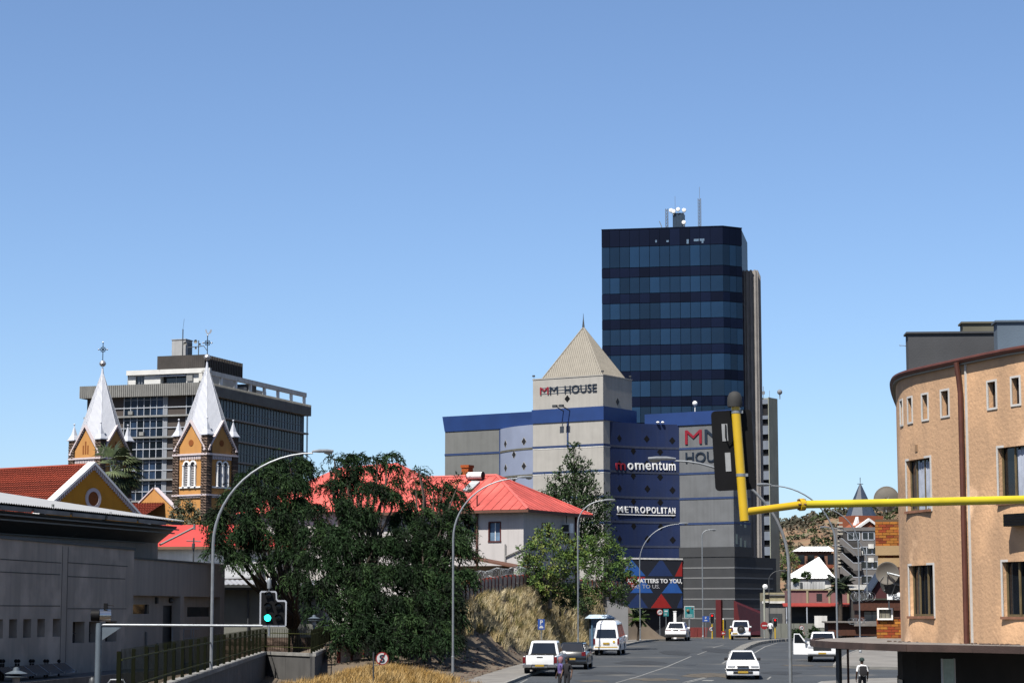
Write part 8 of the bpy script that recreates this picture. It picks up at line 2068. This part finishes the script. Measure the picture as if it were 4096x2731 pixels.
T3 = [LB(1663, 1923, 131, 21), LB(1675, 1880, 131, 16), LB(1684, 1902, 131, 16), LB(1647, 1970, 131, 23), LB(1668, 2018, 130, 33), LB(1734, 1960, 131, 23), LB(1772, 1944, 131, 23), LB(1806, 1970, 131, 25), LB(1836, 1928, 131, 14), LB(1833, 2008, 131, 29), LB(1753, 2029, 130, 40), LB(1610, 2087, 128, 53), LB(1690, 2098, 127, 61), LB(1774, 2098, 127, 59), LB(1843, 2071, 128, 31), LB(1583, 2188, 125, 72), LB(1690, 2199, 125, 78), LB(1796, 2188, 125, 63), LB(1854, 2135, 127, 31), LB(1859, 2204, 126, 33), LB(1562, 2305, 123, 78), LB(1668, 2315, 123, 82), LB(1785, 2305, 123, 74), LB(1849, 2294, 124, 38), LB(1583, 2411, 121, 67), LB(1690, 2421, 121, 74), LB(1796, 2411, 121, 67), LB(1541, 2485, 120, 48), LB(1647, 2506, 119, 53), LB(1753, 2506, 119, 53), LB(1827, 2474, 121, 42), LB(1552, 2554, 118, 44), LB(1626, 2575, 118, 44), LB(1711, 2565, 118, 44), LB(1785, 2543, 118, 44)]
weeping_tree('dark pepper tree nearest the red-roofed house, reddish tips over its roof', (at(1700, 2610, 123).x, 123, -3.0), T3, 3, 5200)
def leafy_tree(name, label, base, lobes, seed, n, leaf, mats, trunk_r=.2, gap=.55, branches=True, group=None, bark=BARK, inner=.45, cat='tree'):
    r = random.Random(seed); t = thing(name, label, cat, base, 0, group); B = Vector(base)
    tr = MB(); zc = sum((Vector(c) - B).z for c, _ in lobes) / len(lobes); fork = Vector((0, 0, max(.25, zc * .35)))
    tr.tube([(0, 0, -.2), fork * .5, fork], [trunk_r, trunk_r * .8, trunk_r * .65], 8)
    for c, rad in lobes:
        c = Vector(c) - B; tr.tube(limb_path(fork, c, r, .18), [trunk_r * .45, trunk_r * .36, trunk_r * .28, trunk_r * .2, trunk_r * .13, .01], 5)
        if branches:
            for _ in range(5):
                d = Vector((r.gauss(0, 1), r.gauss(0, 1), r.gauss(.4, .8))).normalized(); tr.tube([c.lerp(fork, .3), c + d * rad * .8], [trunk_r * .14, .008], 4)
    tr.build('trunk', bark, t, smooth=True)
    mb = MB(); tot = sum(rad ** 2 for _, rad in lobes)
    for c, rad in lobes:
        c = Vector(c) - B
        # twig clusters on the lobe's shell leave gaps in between
        nc = max(3, int(26 * rad)); 
        for _ in range(nc):
            d = Vector((r.gauss(0, 1), r.gauss(0, 1), r.gauss(0.1, 1))).normalized(); k = r.uniform(inner, 1.05); cc = c + d * rad * k; cr = rad * r.uniform(.16, .34); mb.cur = r.randrange(len(mats))
            for _ in range(max(4, int(n * rad ** 2 / tot / nc))):
                e = Vector((r.gauss(0, .5), r.gauss(0, .5), r.gauss(0, .45))) * cr * 1.3; dv = (d + Vector((r.gauss(0, .8), r.gauss(0, .8), r.gauss(0, .8)))).normalized()
                leafquad(mb, cc + e, dv, Vector((r.gauss(0, 1), r.gauss(0, 1), r.gauss(0, 1))), leaf * r.uniform(.7, 1.4), leaf * r.uniform(.3, .55))
    mb.build('crown', mats, t, fix=False); return t
CON = [mat('conifer_leaf_%d' % i, c, .75, .3, 4, spec=.15) for i, c in enumerate(((.022, .044, .014), (.034, .058, .02), (.016, .030, .012)))]
TC = [LB(2297, 1800, 196, 28), LB(2300, 1850, 196, 42), LB(2270, 1890, 196, 50), LB(2330, 1890, 196, 50), LB(2240, 1950, 196, 55), LB(2300, 1950, 195, 65), LB(2355, 1955, 196, 50), LB(2190, 1970, 197, 50), LB(2200, 2030, 196, 60), LB(2275, 2040, 195, 75), LB(2360, 2030, 196, 65), LB(2415, 2010, 197, 38), LB(2330, 2110, 196, 75), LB(2395, 2090, 196, 60), LB(2250, 2110, 195, 70), LB(2330, 2180, 195, 80), LB(2400, 2170, 196, 55)]
leafy_tree('conical_tree', 'tall dark conical tree in front of the grey tower wall', (at(2300, 2300, 196).x, 196, .6), TC, 5, 9000, .30, CON, .3)
SHR = [mat('shrub_leaf_%d' % i, c, .7, .35, 4, spec=.2) for i, c in enumerate(((.085, .14, .024), (.055, .105, .022), (.12, .15, .03), (.04, .07, .018)))]
S1 = [LB(2110, 2200, 150, 42), LB(2165, 2165, 150, 45), LB(2215, 2155, 150, 48), LB(2270, 2190, 151, 48), LB(2130, 2260, 150, 50), LB(2200, 2240, 149, 62), LB(2280, 2250, 150, 55), LB(2110, 2300, 150, 40), LB(2180, 2320, 149, 50), LB(2260, 2310, 150, 55), LB(2320, 2240, 152, 40)]
leafy_tree('green_shrub_tree', 'bright green open shrub tree in front of the pale house', (at(2200, 2400, 150).x, 150, .3), S1, 6, 7500, .2, SHR, .16, bark=BARK_P, inner=.5)
S2 = [LB(2360, 2180, 160, 38), LB(2410, 2170, 160, 45), LB(2450, 2200, 161, 42), LB(2360, 2250, 160, 50), LB(2430, 2260, 160, 60), LB(2490, 2270, 161, 42), LB(2370, 2320, 159, 52), LB(2450, 2330, 160, 60), LB(2510, 2330, 161, 36), LB(2400, 2390, 160, 40), LB(2480, 2390, 161, 36)]
leafy_tree('green_shrub_tree', 'yellow-green shrub tree with bare twigs beside the coloured hoarding', (at(2420, 2400, 160).x, 160, .4), S2, 7, 6500, .2, SHR[:2] + SHR[3:], .15, bark=BARK_P, inner=.5)
S3 = [LB(2180, 2350, 151, 36), LB(2230, 2370, 151, 40), LB(2270, 2400, 152, 36), LB(2200, 2400, 150, 28), LB(2300, 2370, 153, 36), LB(2330, 2420, 155, 34)]
leafy_tree('dark_creeper', 'dark green creeper tumbling over the precast wall below the shrubs', (at(2240, 2430, 151).x, 151, -.2), S3, 8, 3000, .2, [CON[0], CON[1], SHR[3]], .06, branches=False, cat='shrub')
OL = [mat('olive_leaf_%d' % i, c, .7, .3, 4, spec=.2) for i, c in enumerate(((.075, .085, .045), (.11, .115, .075), (.05, .06, .03)))]
leafy_tree('olive_tree', 'small grey-green olive tree before the church tower', (at(735, 2200, 190).x, 190, -1.5), [LB(735, 2030, 190, 36), LB(705, 2062, 190, 34), LB(765, 2060, 190, 36), LB(735, 2090, 189, 42), LB(790, 2085, 190, 28), LB(690, 2095, 190, 26)], 9, 3500, .22, OL, .14)
for px, py, D, rp, lab, m, nm in ((3228, 2300, 262, 18, 'round dark bush on the pale shed roof below the pyramid roof', [SHR[3], CON[0]], 'roof_bush'), (3182, 2322, 262, 12, 'small low bush at the eave of the pyramid roof', [SHR[3], CON[1]], 'roof_bush'), (3142, 2308, 280, 14, 'dark green bush beside the slim pale tower', [CON[0], SHR[3]], 'roof_bush'), (3162, 2245, 330, 36, 'yellow-green tree between the slim tower and the hill houses', [SHR[0], OL[0]], 'far_tree'), (2560, 2520, 196, 10, 'low bush at the foot of the lamp by the hoarding', [CON[0], SHR[3]], 'low_bush'), (3188, 2545, 205, 30, 'dark bush under the low grey-green wall', [CON[0], CON[2]], 'low_bush'), (3260, 2530, 215, 24, 'dark bush in front of the shaded pink shop door', [CON[2], CON[0]], 'low_bush')):
    p = at(px, py, D); R_ = rp * D / F
    leafy_tree(nm, lab, (p.x, D, p.z - R_ * 1.1), [((p.x - R_ * .4, D, p.z), R_ * .7), ((p.x + R_ * .4, D, p.z - R_ * .1), R_ * .7), ((p.x, D, p.z + R_ * .3), R_ * .7)], int(px), 900, .22 * max(1, R_), m, .08, branches=False, cat='tree' if nm == 'far_tree' else 'bush')
def palm(name, label, base, crown, nf, length, seed, mats, wind=.25, droop=.9, fan=True, tr=.22, cat='palm tree'):
    r = random.Random(seed); t = thing(name, label, cat, base); B = Vector(base); c = Vector(crown) - B
    MB().tube([(0, 0, -.3), c * .5 + Vector((.1, 0, 0)), c], [tr * 1.2, tr, tr * .9], 9).build('trunk', BARK, t, smooth=True)
    for k in range(nf):
        a = k * 2.399 + r.uniform(-.2, .2); el = r.uniform(-.7, 1.25); mb = MB(); mb.cur = 0
        d = Vector((math.cos(a) * math.cos(el) + wind, math.sin(a) * math.cos(el), math.sin(el))).normalized(); p = c.copy(); stem = [p]
        seg = length * .5 / 5
        for j in range(5): d = (d + Vector((wind * .12, 0, -.1 * droop))).normalized(); p = p + d * seg; stem.append(p)
        mb.tube(stem, .025, 4)
        if fan:
            side = d.cross(Vector((0, 0, 1))).normalized(); upv = side.cross(d)
            for j in range(15):
                q = (j / 14 - .5) * 2.5; dv = (d * math.cos(q) + side * math.sin(q) + Vector((wind * .4, 0, -.12))).normalized(); L_ = length * .52 * r.uniform(.85, 1.1)
                m_ = p + dv * L_ * .6; e = m_ + (dv + Vector((wind * .3, 0, -.55 * droop))).normalized() * L_ * .5; w_ = upv.cross(dv).normalized() * .09
                i = mb.pts([p, m_ + w_, e, m_ - w_]); mb.face(i)
        else:
            for j in range(22):
                u = .15 + .85 * j / 22; i0 = min(4, int(u * 5)); q = stem[i0].lerp(stem[i0 + 1], u * 5 - i0); dd = (stem[i0 + 1] - stem[i0]).normalized(); sd_ = dd.cross(Vector((0, 0, 1))).normalized()
                for s in (-1, 1): leafquad(mb, q, (sd_ * s + dd * .5 + Vector((0, 0, -.2))).normalized(), dd, length * .28 * (1.1 - u * .6), .09)
        mb.build('frond', mats[k % len(mats)], t, fix=False)
    return t
PF = [mat('palm_frond_%d' % i, c, .6, .3, 4, spec=.3) for i, c in enumerate(((.045, .065, .025), (.075, .095, .04), (.030, .044, .018), (.10, .085, .045)))]
palm('fan_palm', 'wind-blown fan palm in front of the left church tower', (at(455, 2200, 207).x, 207, -2), at(452, 1888, 207), 54, 3.3, 11, PF[:3], wind=.4)
palm('feather_palm', 'bright green feather palm beside the bus shelter wall', (at(2552, 2540, 186).x, 186, zr(186)), at(2552, 2470, 186), 24, 1.9, 12, [mat('bright_frond', (.09, .17, .03), .6, .3, 4, spec=.3), PF[1], PF[0]], wind=.0, fan=False, tr=.14)
palm('feather_palm', 'spreading dark cycad-like palm above the pink shops', (at(3358, 2420, 236).x, 236, -2.5), at(3358, 2342, 236), 26, 3.4, 13, [mat('dark_frond', (.014, .022, .014), .7, .3, 4), PF[2]], wind=.0, fan=False, tr=.25)
# ================================================================ dry grass
GRS = [mat('dry_grass_%d' % i, c, .85, .3, 2, spec=.1) for i, c in enumerate(((.34, .27, .145), (.24, .18, .08), (.44, .375, .24), (.13, .115, .045)))]
def tuft(mb, r, p, h, n, lean, wd):
    mb.cur = r.choice((0, 0, 1, 2, 2, 3))
    for _ in range(n):
        a = r.uniform(0, 2 * math.pi); s = r.uniform(.05, .55); hh = h * r.uniform(.55, 1.1); o = Vector((r.gauss(0, .12), r.gauss(0, .12), -.03))
        d1 = Vector((math.cos(a) * s * .5 + lean * .5, math.sin(a) * s * .5, 1)).normalized(); d2 = Vector((math.cos(a) * s * 1.6 + lean * 1.6, math.sin(a) * s * 1.6, .75)).normalized()
        b0 = p + o; b1 = b0 + d1 * hh * .55; b2 = b1 + d2 * hh * .5; w_ = Vector((math.cos(a + 1.5), math.sin(a + 1.5) * .4, 0)) * wd
        i = mb.pts([b0 - w_, b0 + w_, b1 + w_ * .8, b1 - w_ * .8, b2]); mb.face((i[0], i[1], i[2], i[3])); mb.face((i[3], i[2], i[4]))
r = random.Random(21); mb = MB()
for _ in range(4200):
    y = r.uniform(122, 182); xs_ = XL(y) - 2.4; wx = lerp_table(WX, y); u = r.random(); x = xs_ + (wx - xs_) * u
    dens = .5 + .5 * math.sin(x * 1.7 + y * .55) * math.cos(y * .42 - x * .7)
    if r.random() > dens * 1.3 - .05 or (y < 133 and u < .55) or (u < .22 and y < 145): continue
    tuft(mb, r, Vector((x, y, H(x, y))), r.uniform(.45, .95), 34, .25, .016)
o = mb.build('bank_grass', GRS, fix=False); tag(o, 'tall dry straw-coloured grass covering the bank', 'grass', kind='stuff')
OGR = [mat('orange_grass_%d' % i, c, .85, .3, 2, spec=.1) for i, c in enumerate(((.30, .185, .06), (.22, .125, .035), (.38, .265, .12), (.13, .075, .022)))]
mb = MB(); r = random.Random(22)
for _ in range(1500):
    x, y = r.gauss(-6.2, 2.3), r.gauss(102, 4.0)
    if y > 108 or y < 92 or x < -11.3 or x > -1.2: continue
    tuft(mb, r, Vector((x, y, H(x, y))), r.uniform(.3, .62), 26, .15, .011)
o = mb.build('verge_grass', OGR, fix=False); tag(o, 'orange dry grass on the verge below the round sign', 'grass', kind='stuff')
# loose stones on the bare foot of the bank
mb = MB(); r = random.Random(31)
for i in range(420):
    y = r.uniform(112, 150); u = r.random() * .75; xs_ = XL(y) - 2.4; x = xs_ + (lerp_table(WX, y) - xs_) * u; q = r.uniform(.03, .13)
    mb.lathe([(.01, -q * .4), (q, -q * .1), (q * .8, q * .35), (.01, q * .5)], (x, y, H(x, y) + q * .15), 5)
o = mb.build('bank_rubble', STONE, fix=False); tag(o, 'loose small stones on the bare foot of the bank', 'rubble', kind='stuff')
